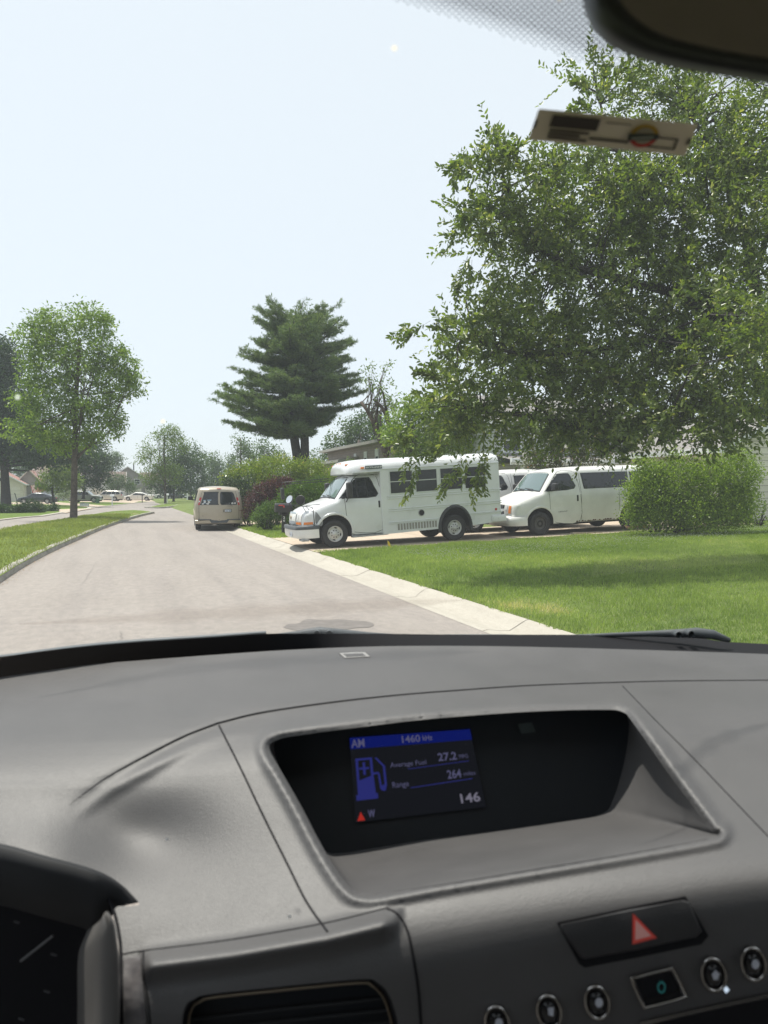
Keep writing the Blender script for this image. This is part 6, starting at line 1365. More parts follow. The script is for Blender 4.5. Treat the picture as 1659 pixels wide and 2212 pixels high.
# ------------------------------------------------------------------ the car the picture is taken from
car = empty('car_interior', (0, 0, 0), 0, 'car seen from inside: grey dashboard, windscreen and mirror', 'car')
def plas(name, c1, c2, rough, scale=9, bumps=(700, .5, .001), spec=.5):
    m, nt, ns, lk = newmat(name)
    out = N(nt, 'ShaderNodeOutputMaterial'); b = N(nt, 'ShaderNodeBsdfPrincipled'); lk.new(b.outputs[0], out.inputs[0]); b.inputs['Specular IOR Level'].default_value = spec
    g = N(nt, 'ShaderNodeNewGeometry'); n = N(nt, 'ShaderNodeTexNoise'); n.inputs['Scale'].default_value = scale; n.inputs['Detail'].default_value = 8; n.inputs['Roughness'].default_value = .65; lk.new(g.outputs['Position'], n.inputs['Vector'])
    r = ramp(nt, [(.32, c1), (.68, c2)]); lk.new(n.outputs[0], r.inputs[0]); lk.new(r.outputs[0], b.inputs['Base Color'])
    mr = N(nt, 'ShaderNodeMapRange'); mr.inputs['To Min'].default_value = rough - .07; mr.inputs['To Max'].default_value = rough + .09; lk.new(n.outputs[0], mr.inputs[0]); lk.new(mr.outputs[0], b.inputs['Roughness'])
    n2 = N(nt, 'ShaderNodeTexNoise'); n2.inputs['Scale'].default_value = bumps[0]; n2.inputs['Detail'].default_value = 2; lk.new(g.outputs['Position'], n2.inputs['Vector'])
    bp = N(nt, 'ShaderNodeBump'); bp.inputs['Strength'].default_value = bumps[1]; bp.inputs['Distance'].default_value = bumps[2]; lk.new(n2.outputs[0], bp.inputs['Height']); lk.new(bp.outputs[0], b.inputs['Normal'])
    return m
M['dash'] = plas('grey dashboard plastic', (.067, .0655, .066), (.078, .076, .0765), .5, spec=.6)
M['dash_low'] = plas('dark lower dashboard plastic', (.030, .030, .032), (.040, .039, .040), .45)
M['trim_silver'] = pmat('silver interior trim', (.42, .40, .38), .38, metal=.6)
M['gloss_black'] = pmat('glossy black', (.012, .014, .017), .35, spec=.3)
M['matt_black'] = pmat('matt black', (.008, .008, .010), .8, spec=.2)
M['cluster'] = pmat('dark hood plastic', (.010, .011, .013), .75, noise=(12, .2))
yk = [1380, 1405, 1440, 1480, 1530, 1600, 1700, 1930, 2000, 2060, 2130, 2212, 2420]
dk = [1.36, 1.31, 1.22, 1.125, 1.01, .925, .865, .742, .712, .702, .704, .712, .73]
SEAM = [(150, 1738), (230, 1680), (330, 1625), (400, 1590), (470, 1563), (560, 1541), (700, 1520), (850, 1503), (1000, 1491), (1150, 1481), (1350, 1474), (1500, 1471), (1780, 1470), (2110, 1476)]
S2 = [(473, 1567), (520, 1660), (570, 1765), (620, 1865), (662, 1948), (708, 2014)]
S3 = [(1345, 1482), (1420, 1560), (1500, 1640), (1600, 1745), (1720, 1870)]
S4 = [(262, 2062), (310, 2054), (500, 2030), (700, 1995), (835, 1962), (858, 1975), (880, 2010), (893, 2070), (905, 2150), (912, 2260)]
S6 = [(225, 1925), (243, 1960), (256, 2010), (262, 2080), (262, 2300)]
S7 = [(310, 2054), (312, 2110), (322, 2180), (330, 2300)]
RIM = [(581, 1617), (600, 1598), (650, 1588), (800, 1568), (951, 1551), (1150, 1537), (1300, 1533), (1345, 1538), (1368, 1562), (1440, 1665), (1500, 1745), (1537, 1795), (1535, 1805), (1350, 1838), (1100, 1880), (950, 1905), (840, 1925), (785, 1930), (750, 1910), (700, 1835), (650, 1740), (610, 1670)]
INN = [(592, 1610), (612, 1572), (655, 1556), (800, 1537), (951, 1520), (1150, 1507), (1300, 1504), (1340, 1512), (1357, 1550), (1356, 1600), (1345, 1660), (1325, 1725), (1300, 1758), (1200, 1777), (1050, 1798), (920, 1814), (810, 1832), (740, 1842), (705, 1840), (680, 1815), (640, 1735), (606, 1665)]
def closed_cr(p, n): q = cr(p[-2:] + p + p[:2], n); return q[2 * n:2 * n + len(p) * n]
RIMc = closed_cr(RIM, 4); INNc = closed_cr(INN, 4)
def side_of(pts, line):                          # signed distance, positive below (larger y) the polyline
    d = dist_poly(pts, line); lx = [p[0] for p in line]; ly = [p[1] for p in line]
    return np.where(pts[:, 1] > np.interp(pts[:, 0], lx, ly), d, -d)
def DD(pts):
    pts = np.asarray(pts, float).reshape(-1, 2); x, y = pts[:, 0], pts[:, 1]
    k = np.interp(y, [1440, 1600, 1900, 2100], [.0, .06, .16, .22]); yy = y + k * (x - 900)
    xs_ = 60 * np.log1p(np.exp((430 - np.maximum(x, -90)) / 60.0)); yy = yy + xs_ * np.interp(y, [1420, 1520, 1700, 1900], [-.10, -.05, .12, .15])
    d = np.interp(yy, yk, dk)
    sm = [np.interp(yy + o, yk, dk) for o in (-36, -18, 18, 36)]; d = (d + sum(sm)) / 5
    s = side_of(pts, SEAM); on = np.clip((x - 150) / 200, 0, 1)
    d += on * .010 * (1 / (1 + np.exp(-s / 5.0))) * np.exp(-(np.maximum(s, 0) / 60.0) ** 2) * np.clip((1000 - x) / 500, .2, 1)
    d -= on * np.clip((560 - x) / 200, 0, 1) * .009 * np.exp(-((s - 26) / 15.0) ** 2)   # lit ridge just below it on the left
    r = dist_poly(pts, RIMc + [RIMc[0]]); d -= .007 * np.exp(-((r - 16) / 12.0) ** 2); d += .007 * np.exp(-(r / 6.0) ** 2)
    sv = side_of(pts, S4[1:5]); onv = np.clip((x - 300) / 25, 0, 1) * np.clip((870 - x) / 40, 0, 1); d -= onv * .024 * np.exp(-((sv - 34) / 26.0) ** 2)
    # hollow between the instrument hood and the centre panel, swell of the hood
    d += .026 * np.exp(-((x - 300) / 140) ** 2 - ((y - 1810) / 90) ** 2)
    d -= .026 * np.exp(-((x - 60) / 190) ** 2 - ((y - 1860) / 100) ** 2)
    return d
# dashboard sheet with the screen opening and the vent opening cut out
DASH_TOP = [(-620, 1560), (-420, 1530), (-220, 1500), (-90, 1478), (0, 1463), (100, 1449), (200, 1435), (310, 1426), (415, 1418), (620, 1404), (830, 1396), (1080, 1396), (1330, 1402), (1520, 1408), (1659, 1413), (1760, 1418), (2100, 1436)]
CL = [(-620, 1790), (-300, 1800), (-60, 1822), (0, 1830), (100, 1856), (200, 1884), (262, 1918), (300, 1950), (286, 1957), (246, 1962), (250, 2010), (258, 2080), (258, 2330)]
VENT = [(392, 2330), (393, 2215), (402, 2172), (420, 2158), (450, 2148), (600, 2132), (780, 2115), (815, 2122), (838, 2145), (852, 2180), (862, 2230), (866, 2330)]
outer = cr(DASH_TOP, 4) + [(2120, 1900), (2120, 2330), (866, 2330)] + cr(VENT[::-1], 4)[1:-1] + [(392, 2330), (258, 2330)] + cr(CL[::-1], 4)[1:]
outer = resample(outer + [outer[0]], 9)[:-1]
extra = []
q = np.array(RIMc); cq = q.mean(0); t = np.roll(q, -1, 0) - np.roll(q, 1, 0); t /= np.linalg.norm(t, axis=1)[:, None]; nq = np.c_[t[:, 1], -t[:, 0]]; nq *= np.sign(((q - cq) * nq).sum(1))[:, None]
for o_ in (3, 6, 10, 15, 21, 28): extra += [tuple(v) for v in q + nq * o_]
q = np.array(resample(cr(SEAM, 5), 6)); t = np.gradient(q, axis=0); t /= np.linalg.norm(t, axis=1)[:, None] + 1e-9
for o_ in (-10, -5, 0, 5, 10): extra += [tuple(v) for v in q + np.c_[-t[:, 1], t[:, 0]] * o_]
vs, fs = cdt(outer, 7, extra, .28, holes=[RIMc])
A = np.array([(v[0], v[1]) for v in vs]); D_a = DD(A)
low = lambda c: c[1] > np.interp(c[0], [-100, 262, 310, 500, 835, 870, 1200, 1659, 1800], [1990, 2075, 2070, 2045, 1990, 2030, 1990, 1900, 1860])
mb = MB(); mb.add([P(a[0], a[1], d) for a, d in zip(A, D_a)], fs)
dash = mb.build('dashboard', M['dash'], car, smooth=True)
print('dash verts', len(vs))
def seam(name, line, w0, w1, w2, proud=.0006):   # dark panel gap: half widths (m) at the ends and middle
    q = resample(cr(line, 6), 6); d = DD(q); n = len(q); mb = MB()
    rs = [np.interp(i / (n - 1), [0, .5, 1], [w0, w1, w2]) for i in range(n)]
    pts = [P(a[0], a[1], dd_ + r_ * .1) for a, dd_, r_ in zip(q, d, rs)]
    mb.tube(pts, [r_ for r_ in rs], 8); return mb.build(name, M['matt_black'], dash, smooth=True)
seam('panel_seam', SEAM[:5], .0002, .0016, .0020); seam('panel_seam', SEAM[4:], .0020, .0014, .0010); seam('panel_seam', S2, .0012, .0013, .0012); seam('panel_seam', S3, .0007, .0007, .0007)
seam('panel_seam', S4[:5], .0008, .0010, .0010); seam('panel_seam', S4[4:], .0012, .0016, .0016); seam('panel_seam', S6, .0016, .0018, .0018); seam('panel_seam', S7, .001, .001, .001); seam('panel_seam', [(800, 1932), (950, 1912), (1100, 1888), (1350, 1846), (1530, 1812)], .0002, .0006, .0002)
# screen recess
def in_d(x, y): return 1.07 - (y - 1520) / 320 * .10
rows = []; rd = DD(RIMc); K = 7
for k in range(K + 1):
    t = k / K; te = t
    rows.append([P(a[0] + (b[0] - a[0]) * te, a[1] + (b[1] - a[1]) * te, d + (in_d(*b) - d) * te) for a, b, d in zip(RIMc, INNc, rd)])
mb = MB(); mb.grid(rows, close=True); rec = mb.build('screen_recess', M['dash'], dash, smooth=True)
vs, fs = cdt(INNc, 40); mb = MB(); mb.add([P(v[0], v[1], in_d(v[0], v[1])) for v in vs], fs); mb.build('screen_glass', M['gloss_black'], dash, smooth=True)
# the lit display with its writing
disp = [(755, 1594), (1015, 1575), (1050, 1743), (768, 1777)]
def dq(u, v, off=.004):                          # u right 0..1, v down 0..1
    (x0, y0), (x1, y1), (x2, y2), (x3, y3) = disp
    x = (x0 * (1 - u) + x1 * u) * (1 - v) + (x3 * (1 - u) + x2 * u) * v; y = (y0 * (1 - u) + y1 * u) * (1 - v) + (y3 * (1 - u) + y2 * u) * v
    return P(x, y, in_d(x, y) - off)
def em(name, c, s): return pmat(name, (.0, .0, .0), .5, emis=(c, s), spec=0)
E_bg = em('screen dark grey', (.009, .010, .013), .5); E_blue = em('screen blue bar', (.005, .010, .11), .5); E_ic = em('screen blue icon', (.022, .026, .15), .5); E_tx = em('screen text', (.08, .08, .15), .5); E_w = em('screen white text', (.16, .155, .20), .5); E_red = em('screen red', (.30, .02, .015), .6)
mb = MB(); mb.add([dq(0, 0), dq(1, 0), dq(1, 1), dq(0, 1)], [(3, 2, 1, 0)]); ds = mb.build('display', E_bg, dash)
def dshape(name, pts, mat, off=.0055): m_ = MB(); m_.add([dq(u, v, off) for u, v in pts], [tuple(range(len(pts)))[::-1]]); return m_.build(name, mat, dash)
dshape('display_bar', [(0, 0), (1, 0), (1, .135), (0, .135)], E_blue)
def dtext(s, u0, u1, v0, v1, mat, bold=.02):
    vs, fs = text_geo(s, bold); m_ = MB(); m_.add([dq(u0 + (u1 - u0) * a, v1 - (v1 - v0) * b, .0068) for a, b in vs], fs); return m_.build('display_text', mat, dash)
dtext('AM', .01, .12, .02, .12, E_tx); dtext('1460', .43, .58, .02, .11, E_tx); dtext('kHz', .60, .68, .035, .10, E_tx)
dshape('display_icon', [(.30, .02), (.37, .02), (.37, .115), (.30, .115)], E_tx); dtext('B', .32, .35, .03, .10, E_blue)
dtext('Average Fuel', .31, .60, .335, .41, E_tx, .0); dtext('27.2', .70, .85, .27, .37, E_tx); dtext('MPG', .87, .94, .31, .36, E_tx, 0); dtext('Range', .31, .44, .57, .66, E_tx, 0); dtext('264', .75, .86, .49, .60, E_tx); dtext('miles', .88, .97, .53, .58, E_tx, 0); dtext('146', .82, .97, .80, .92, E_w); dtext('W', .10, .155, .87, .96, E_tx, .03)
dshape('display_line', [(.45, .425), (.94, .395), (.94, .403), (.45, .433)], E_ic); dshape('display_line', [(.45, .655), (.94, .62), (.94, .63), (.45, .665)], E_ic); dshape('compass_arrow', [(.015, .985), (.075, .985), (.045, .88)], E_red)
m_ = MB()
for pl_ in ([(.04, .26), (.17, .26), (.17, .46), (.04, .50)], [(.04, .50), (.17, .46), (.175, .66), (.04, .66)], [(.025, .66), (.19, .66), (.19, .74), (.025, .74)]): pass
for pl_ in ([(.035, .25), (.17, .25), (.17, .275), (.035, .275)], [(.035, .25), (.055, .25), (.055, .52), (.035, .52)], [(.15, .25), (.17, .25), (.17, .50), (.15, .50)], [(.06, .36), (.14, .36), (.14, .385), (.06, .385)], [(.09, .30), (.11, .30), (.11, .45), (.09, .45)], [(.035, .52), (.17, .46), (.175, .68), (.035, .68)], [(.02, .68), (.19, .68), (.19, .745), (.02, .745)],
            [(.19, .26), (.205, .255), (.265, .36), (.25, .37)], [(.25, .36), (.268, .36), (.268, .60), (.25, .60)], [(.215, .60), (.268, .58), (.255, .66), (.225, .66)], [(.205, .45), (.22, .45), (.228, .64), (.213, .64)], [(.17, .43), (.215, .43), (.215, .455), (.17, .455)]):
    m_.add([dq(u, v, .0062) for u, v in pl_], [(3, 2, 1, 0)])
m_.build('fuel_pump_icon', E_ic, dash)
dshape('seat_belt_lamp', [(1.40, -.02), (1.52, -.03), (1.53, .10), (1.41, .11)], pmat('dim lamp', (.02, .03, .03), .6))
# thin bright edge on the right wall and lip of the shelf
# lower panels ------------------------------------------------------
def PD(x, y, off=0): return P(x, y, float(DD([(x, y)])[0]) - off)
def slab(name, px, off, mat, parent=car, dip=.02, bev=3, step=25, label=None):  # raised pad following the dash, outline in grid px
    c = np.mean(np.array(px), axis=0); vs, fs = cdt(resample(px + [px[0]], 18)[:-1], step); A = np.array([(v[0], v[1]) for v in vs]); d = DD(A)
    mb = MB(); mb.add([P(a[0], a[1], q - off) for a, q in zip(A, d)], fs); pr = resample(px + [px[0]], 18); P2 = np.array(pr); dr = DD(P2)
    n_ = (P2 - c); n_ /= np.linalg.norm(n_, axis=1)[:, None] + 1e-9
    mb.grid([[P(a[0], a[1], q - off) for a, q in zip(P2, dr)], [P(a[0] + b[0] * bev * .6, a[1] + b[1] * bev * .6, q - off + .0015) for a, q, b in zip(P2, dr, n_)], [P(a[0] + b[0] * bev, a[1] + b[1] * bev, q + dip) for a, q, b in zip(P2, dr, n_)]])
    return mb.build(name, mat, parent, label=label, sharp=45)
slab('speaker_grille_cap', [(733, 1411), (787, 1409), (799, 1418), (745, 1421)], .003, M['trim_silver'], dash, .004, 1.5)
slab('speaker_grille_centre', [(741, 1412.5), (783, 1411), (790, 1416.5), (749, 1418.5)], .0045, M['dash'], dash, .004, 1)
# hazard switch
hz_px = [(1214, 1997), (1472, 1946), (1486, 1950), (1513, 2012), (1500, 2024), (1268, 2070), (1256, 2066), (1213, 2004)]
slab('hazard_recess', [(1204, 1993), (1480, 1936), (1530, 2022), (1514, 2040), (1264, 2090), (1252, 2082)], .0015, M['matt_black'], dash, .004, 2)
hb = slab('hazard_button', hz_px, .008, M['dash_low'], dash, .004, 4, label='wide dark hazard button with a red triangle')
def flat(name, px, off, mat, parent=dash): m_ = MB(); m_.add([PD(x, y, off) for x, y in px], [tuple(range(len(px)))]); return m_.build(name, mat, parent)
m_ = MB(); tri = [(1367, 1973), (1419, 2026), (1366, 2040)]; ct = np.mean(tri, axis=0)
R_red = pmat('red triangle', (.75, .09, .07), .5); R_pink = pmat('pink triangle', (.85, .42, .38), .5)
flat('hazard_triangle', tri, .0095, R_red); flat('hazard_triangle_centre', [tuple(ct + (np.array(p) - ct) * .66) for p in tri], .0102, R_pink)
# round buttons with chrome rings
def ring_button(cx, cy, rx, ry, icon):
    m_ = MB(); rows = []
    for f_, off in ((1.0, .001), (.97, .005), (.88, .0075), (.78, .0065), (.70, .001), (.66, -.006)):
        rows.append([PD(cx + rx * f_ * cos(a) + ry * .10 * f_ * sin(a), cy + ry * f_ * sin(a), off) for a in np.linspace(0, 2 * pi, 33)[:-1]])
    m_.grid(rows, close=True); rg = m_.build('button', M['chrome_soft'], dash, smooth=True, label=None)
    m_ = MB(); rows = [[PD(cx + rx * f_ * cos(a) + ry * .10 * f_ * sin(a), cy + ry * f_ * sin(a), off) for a in np.linspace(0, 2 * pi, 25)[:-1]] for f_, off in ((.67, -.004), (.60, .004), (.5, .0065), (.01, .0075))]
    m_.grid(rows, close=True); m_.build('button_cap', M['gloss_black2'], dash, smooth=True)
    m_ = MB(); m_.add([PD(cx + 4 + u * rx * .28, cy + v * ry * .26, .0095) for u, v in icon], [tuple(range(len(icon)))]); m_.build('button_icon', pmat('icon', (.45, .47, .52), .5) if 'icon' not in M else M['icon'], dash)
M['icon'] = pmat('icon print', (.5, .52, .58), .5); M['chrome_soft'] = pmat('satin chrome', (.62, .60, .58), .22, metal=1); M['gloss_black2'] = pmat('gloss button black', (.012, .012, .014), .15)
circ = [(cos(a), sin(a)) for a in np.linspace(0, 2 * pi, 13)[:-1]]
for i, (cx, cy) in enumerate(((1074, 2210), (1186, 2186), (1290, 2166), (1542, 2106), (1628, 2083))):
    ring_button(cx, cy, 30, 41, [circ, [(-.8, -.8), (.8, -1), (.6, .9), (-.6, .6)], circ, [(-1, -.2), (0, -1), (1, -.2), (.5, 1), (-.5, 1)], circ][i])
fr_o = closed_cr([(1360, 2116), (1372, 2108), (1445, 2089), (1458, 2092), (1484, 2146), (1480, 2158), (1400, 2180), (1386, 2176)], 4); c0 = np.mean(np.array(fr_o), axis=0)
m_ = MB(); rows = [[PD(*(c0 + (np.array(p) - c0) * np.array([f_, f2])), off) for p in fr_o] for f_, f2, off in ((1.0, 1.0, .001), (.97, .96, .006), (.90, .87, .007), (.84, .78, .001), (.82, .74, -.004))]
m_.grid(rows, close=True); rb = m_.build('button_frame', M['chrome_soft'], dash, smooth=True); m_ = MB(); m_.add([PD(*(c0 + (np.array(p) - c0) * .8), .001) for p in fr_o], [tuple(range(len(fr_o)))]); m_.build('button_face', M['gloss_black2'], dash)
m_ = MB(); rg_ = [[PD(1429 + (f_ * 9) * cos(a), 2133 + f_ * 13 * sin(a), .0025) for a in np.linspace(0, 2 * pi, 17)] for f_ in (1, .7)]; m_.grid(rg_); m_.build('button_icon', em('teal icon', (.012, .06, .06), .6), dash)
flat('bottom_trim', [(1380, 2209), (1480, 2186), (1600, 2160), (1790, 2118), (1790, 2128), (1600, 2168), (1480, 2194), (1390, 2216)], .004, M['chrome_soft'])
flat('lower_console', [(1390, 2217), (1480, 2195), (1600, 2169), (1790, 2129), (1790, 2325), (1390, 2325)], .003, M['matt_black'])
flat('indicator_dot', [(1562, 2135), (1570, 2131), (1576, 2139), (1568, 2146)], .002, em('white indicator', (.35, .42, .5), .9))
# round vent housing bottom centre: glossy opening with bright inner ring
VO = cr(VENT, 5); vd = .73
mb = MB(); rows = []
for f_, off in ((0, 0), (1, -.02), (2, -.05)):
    c0 = np.array([630, 2260]); rows.append([P(*(c0 + (np.array(p) - c0) * (1 - .035 * f_)), float(DD([p])[0]) - off) for p in VO])
mb.grid(rows); mb.build('vent_surround', M['matt_black'], dash, smooth=True)
mb = MB(); c0 = np.array([630, 2260]); q = [c0 + (np.array(p) - c0) * .945 for p in VO[4:-4]]; mb.tube([P(*p, float(DD([VO[4 + i]])[0]) + .018) for i, p in enumerate(q)], .0016, 6); mb.build('vent_ring', pmat('bronze ring', (.22, .18, .13), .35, .7), dash, smooth=True)
mb = MB(); mb.add([P(x, y, .75) for x, y in ((380, 2340), (380, 2120), (880, 2100), (880, 2340))], [(0, 1, 2, 3)]); mb.build('vent_inside', M['gloss_black'], dash)
for k in range(3): mb = MB(); y0 = 2185 + k * 26; mb.tube([P(408 + k * 4, y0 + 18, .742), P(600, y0 - 4, .742), P(846, y0 - 30, .742)], .0016, 6); mb.build('vent_slat', M['cluster'], dash)
# instrument hood on the left: a padded visor over the dark dial bowl
HOOD = cr([(-620, 1770), (-400, 1778), (-160, 1800), (0, 1826), (100, 1853), (200, 1881), (258, 1910), (300, 1950)], 5)
mb = MB(); rows = []
for dy, doff in ((0, .012), (-4, -.012), (6, -.026), (35, -.026), (90, -.012), (130, .02)):
    rows.append([P(x - dy * .25 * max(0, (x - 180) / 120), y + dy * min(1, max(.03, (304 - x) / 80)), float(DD([(max(x, -80), min(y, 1950))])[0]) + (doff - .012) * min(1, max(.0, (300 - x) / 90)) + .001) for x, y in HOOD])
mb.grid(rows); hood = mb.build('instrument_hood', M['cluster'], car, smooth=True)
bowl = cr([(214, 1990), (197, 2030), (193, 2060), (192, 2100), (192, 2160), (190, 2340)], 4); trm = cr([(232, 1968), (246, 1990), (254, 2040), (258, 2080), (258, 2160), (258, 2340)], 4)
mb = MB(); mb.grid([[P(x, y, .70) for x, y in trm], [P(x - 6, y + 3, .685) for x, y in trm], [P(a[0] * .35 + b[0] * .65, a[1] * .35 + b[1] * .65, .69) for a, b in zip(trm, bowl)], [P(x, y, .72) for x, y in bowl], [P(x - 25, y + 20, .80) for x, y in bowl]]); mb.build('cluster_trim', pmat('pale cluster trim', (.11, .105, .10), .45, noise=(9, .1)), hood, smooth=True)
mb = MB(); mb.add([P(x, y, .84) for x, y in ((-620, 2360), (-620, 1840), (240, 1840), (240, 2360))], [(0, 1, 2, 3)]); mb.build('dial_face', M['matt_black'], hood)
mb = MB(); mb.tube([P(45, 2076, .82), P(115, 2021, .82)], .0016, 6); mb.build('gauge_needle', pmat('grey needle', (.10, .10, .10), .5), hood); 
for k, (x, y) in enumerate(((110, 2060), (30, 1990), (95, 2140), (40, 2200))): mb = MB(); mb.tube([P(x, y, .82), P(x + 12, y + 4, .82)], .0012, 5); mb.build('gauge_mark', pmat('faint mark', (.035, .037, .04), .6), hood)
# textured side trim between bowl and vent
slab('side_trim', [(268, 2072), (303, 2066), (306, 2110), (314, 2180), (322, 2320), (268, 2320)], .002, plas('leather grained trim', (.07, .066, .07), (.15, .14, .14), .4, 60, (60, .8, .002)), dash, .003, 2)
# pale highlights are left to the light; small dust specks
mb = MB()
for x, y in ((626, 1980), (361, 1813)): c = PD(x, y, .0012); mb.add([c + Vector(R) * (cos(a) * .0022) + Vector(U) * (sin(a) * .0022) for a in np.linspace(0, 2 * pi, 9)[:-1]], [tuple(range(8))])
mb.build('dust_speck', M['sticker_white'], dash)

# ---- windscreen: a gently curved raked sheet; it leaves the cowl ahead of the dashboard and rises over the camera
CY = radians(20.2 - 13)                          # heading of the car
cf = Vector((sin(CY), cos(CY), 0)); cr_ = Vector((cos(CY), -sin(CY), 0))
def glass_pt(u, t):                              # u metres to the right of the camera, t metres ahead
    return EYE + cf * t + cr_ * u + Vector((0, 0, .635 - .67 * t - .06 * u * u))
def on_glass(x, y, off=0):                       # where the sight line meets the glass
    d = ray(x, y); lo, hi = .05, 4.0
    def g(k): p = d * k; t = p.dot(cf); u = p.dot(cr_); return p.z - (.635 - .67 * t - .06 * u * u)
    s0 = g(lo) > 0
    for _ in range(50):
        mid = (lo + hi) / 2
        if (g(mid) > 0) == s0: lo = mid
        else: hi = mid
    return EYE + d * (lo - off)
gl, gnt, gns, glk = newmat('windscreen clear glass')
go = N(gnt, 'ShaderNodeOutputMaterial'); gt = N(gnt, 'ShaderNodeBsdfTransparent'); gt.inputs[0].default_value = (.93, .95, .95, 1)
gg = N(gnt, 'ShaderNodeBsdfGlossy'); gg.inputs['Roughness'].default_value = .02; gg.inputs[0].default_value = (1, 1, 1, 1); gd = N(gnt, 'ShaderNodeBsdfTranslucent'); gd.inputs[0].default_value = (.80, .86, .90, 1); gx_ = N(gnt, 'ShaderNodeMixShader'); gx_.inputs[0].default_value = .011; gm = N(gnt, 'ShaderNodeMixShader'); gf = N(gnt, 'ShaderNodeFresnel'); gf.inputs[0].default_value = 1.12
glk.new(gf.outputs[0], gm.inputs[0]); glk.new(gt.outputs[0], gx_.inputs[1]); glk.new(gd.outputs[0], gx_.inputs[2]); glk.new(gx_.outputs[0], gm.inputs[1]); glk.new(gg.outputs[0], gm.inputs[2]); glk.new(gm.outputs[0], go.inputs[0])
T0, T1 = 1.42, .36
mb = MB(); mb.grid([[glass_pt(u, t) for u in np.linspace(-1.15, 1.5, 24)] for t in np.linspace(T0, T1, 22)]); shield = mb.build('windscreen', gl, car, smooth=True)
# ceramic dots round the mirror foot
fd = MB(); edge_l = lambda x: np.interp(x, [830, 1000, 1150, 1260, 1340, 1450, 1560, 1659, 1760], [-4, 48, 98, 138, 150, 170, 186, 205, 225])
k = 0; y = -40
while y < 235:
    x = 800 + (7.4 if k % 2 else 0)
    while x < 1760:
        sh_ = edge_l(x) - (y + (x - 1200) * .0)
        if sh_ > 0:
            r_ = 5.4 * min(1, .45 + sh_ / 75); c = on_glass(x, y + (x - 1200) * .0, .002)
            n_ = 8; fd.add([on_glass(x + r_ * cos(a), y + r_ * .62 * sin(a), .002) for a in np.linspace(0, 2 * pi, n_ + 1)[:-1]], [tuple(range(n_))])
        x += 14.8
    y += 6.9; k += 1
fd.build('frit_dots', pmat('ceramic dots', (.035, .035, .07), .8), shield)
# black ceramic band along the foot of the glass, wipers outside
bt_ = [(-620, 1520), (-420, 1486), (-240, 1452), (-120, 1431), (0, 1419), (140, 1401), (280, 1388), (450, 1377), (575, 1369), (700, 1369), (830, 1369), (1000, 1371), (1220, 1371), (1400, 1374), (1505, 1378), (1565, 1386), (1659, 1391), (1780, 1396), (2100, 1412)]
bt2 = cr(bt_, 4); bb = [(x, np.interp(x, [a for a, _ in DASH_TOP], [b for _, b in DASH_TOP]) + 14) for x, _ in bt2]
mb = MB(); mb.grid([[on_glass(x, y, .0) + U * 0 for x, y in bt2], [P(x, y, 1.36) for x, y in bb]]); mb.build('ceramic_band', M['matt_black'], shield, smooth=True)
mb = MB(); up = cr([(-120, 1424), (0, 1415), (140, 1396), (280, 1382), (450, 1371), (575, 1362.5)], 6); lw_ = [(x, y + np.interp(x, [0, 300, 575], [20, 17, 12])) for x, y in up]
mb.grid([[P(x, y + 1.5, 1.50) for x, y in up], [P(x, y, 1.485) for x, y in up], [P(x, (y * .7 + b[1] * .3), 1.475) for (x, y), b in zip(up, lw_)], [P(x, y, 1.49) for x, y in lw_]])
wp = mb.build('wiper', pmat('bluish grey wiper rubber', (.055, .068, .078), .45, noise=(20, .2)), car, smooth=True, label='long left wiper blade lying along the foot of the glass')
mb = MB(); mb.tube([P(575, 1375, 1.47), P(640, 1369, 1.46), P(690, 1364.5, 1.45), P(725, 1366, 1.45), P(800, 1371, 1.46), P(860, 1373, 1.48)], [.003, .006, .010, .008, .005, .003], 8); mb.lathe([(-.01, .0001), (-.01, .006), (.01, .006)], tuple(-F), tuple(P(686, 1367, 1.435)), 10); mb.lathe([(-.01, .0001), (-.01, .006), (.01, .006)], tuple(-F), tuple(P(712, 1367, 1.435)), 10)
mb.build('wiper_arm', M['charcoal_plastic'], wp, smooth=True)
mb = MB(); mb.tube([P(1190, 1376, 1.5), P(1280, 1373, 1.49), P(1400, 1369, 1.47), P(1470, 1368, 1.46), P(1505, 1367, 1.45), P(1540, 1371, 1.45), P(1575, 1383, 1.46)], [.003, .004, .006, .009, .011, .010, .005], 8)
for x, y in ((1462, 1370), (1489, 1368)): mb.lathe([(-.012, .0001), (-.012, .0065), (.01, .0065)], tuple(-F), tuple(P(x, y, 1.432)), 10)
mb.tube([P(960, 1372, 1.5), P(1090, 1374, 1.5), P(1240, 1378, 1.5)], [.002, .004, .003], 6)
mb.build('wiper', M['charcoal_plastic'], car, smooth=True, label='right wiper with its arm and two bolt heads')
mb = MB(); mb.grid([[P(x, y, 1.62) for x, y in ((-620, 1530), (-150, 1440), (300, 1396), (700, 1378), (1200, 1378), (2100, 1410))], [P(x, y, 1.52) for x, y in ((-620, 1560), (-150, 1470), (300, 1426), (700, 1400), (1200, 1400), (2100, 1436))]]); mb.build('cowl', M['charcoal_plastic'], car, smooth=True)
def bn(u, t, z): return cf * t + cr_ * u + Vector((0, 0, z))
mb = MB(); mb.grid([[bn(u, t, z - .09 * (u - .1) ** 2) for u in np.linspace(-.85, 1.2, 12)] for t, z in ((1.66, 1.30), (1.9, 1.24), (2.2, 1.15), (2.5, 1.02), (2.62, .85), (2.66, .5))]); mb.build('bonnet', pmat('dark grey bonnet paint', (.05, .055, .06), .3, coat=.5), car, smooth=True)
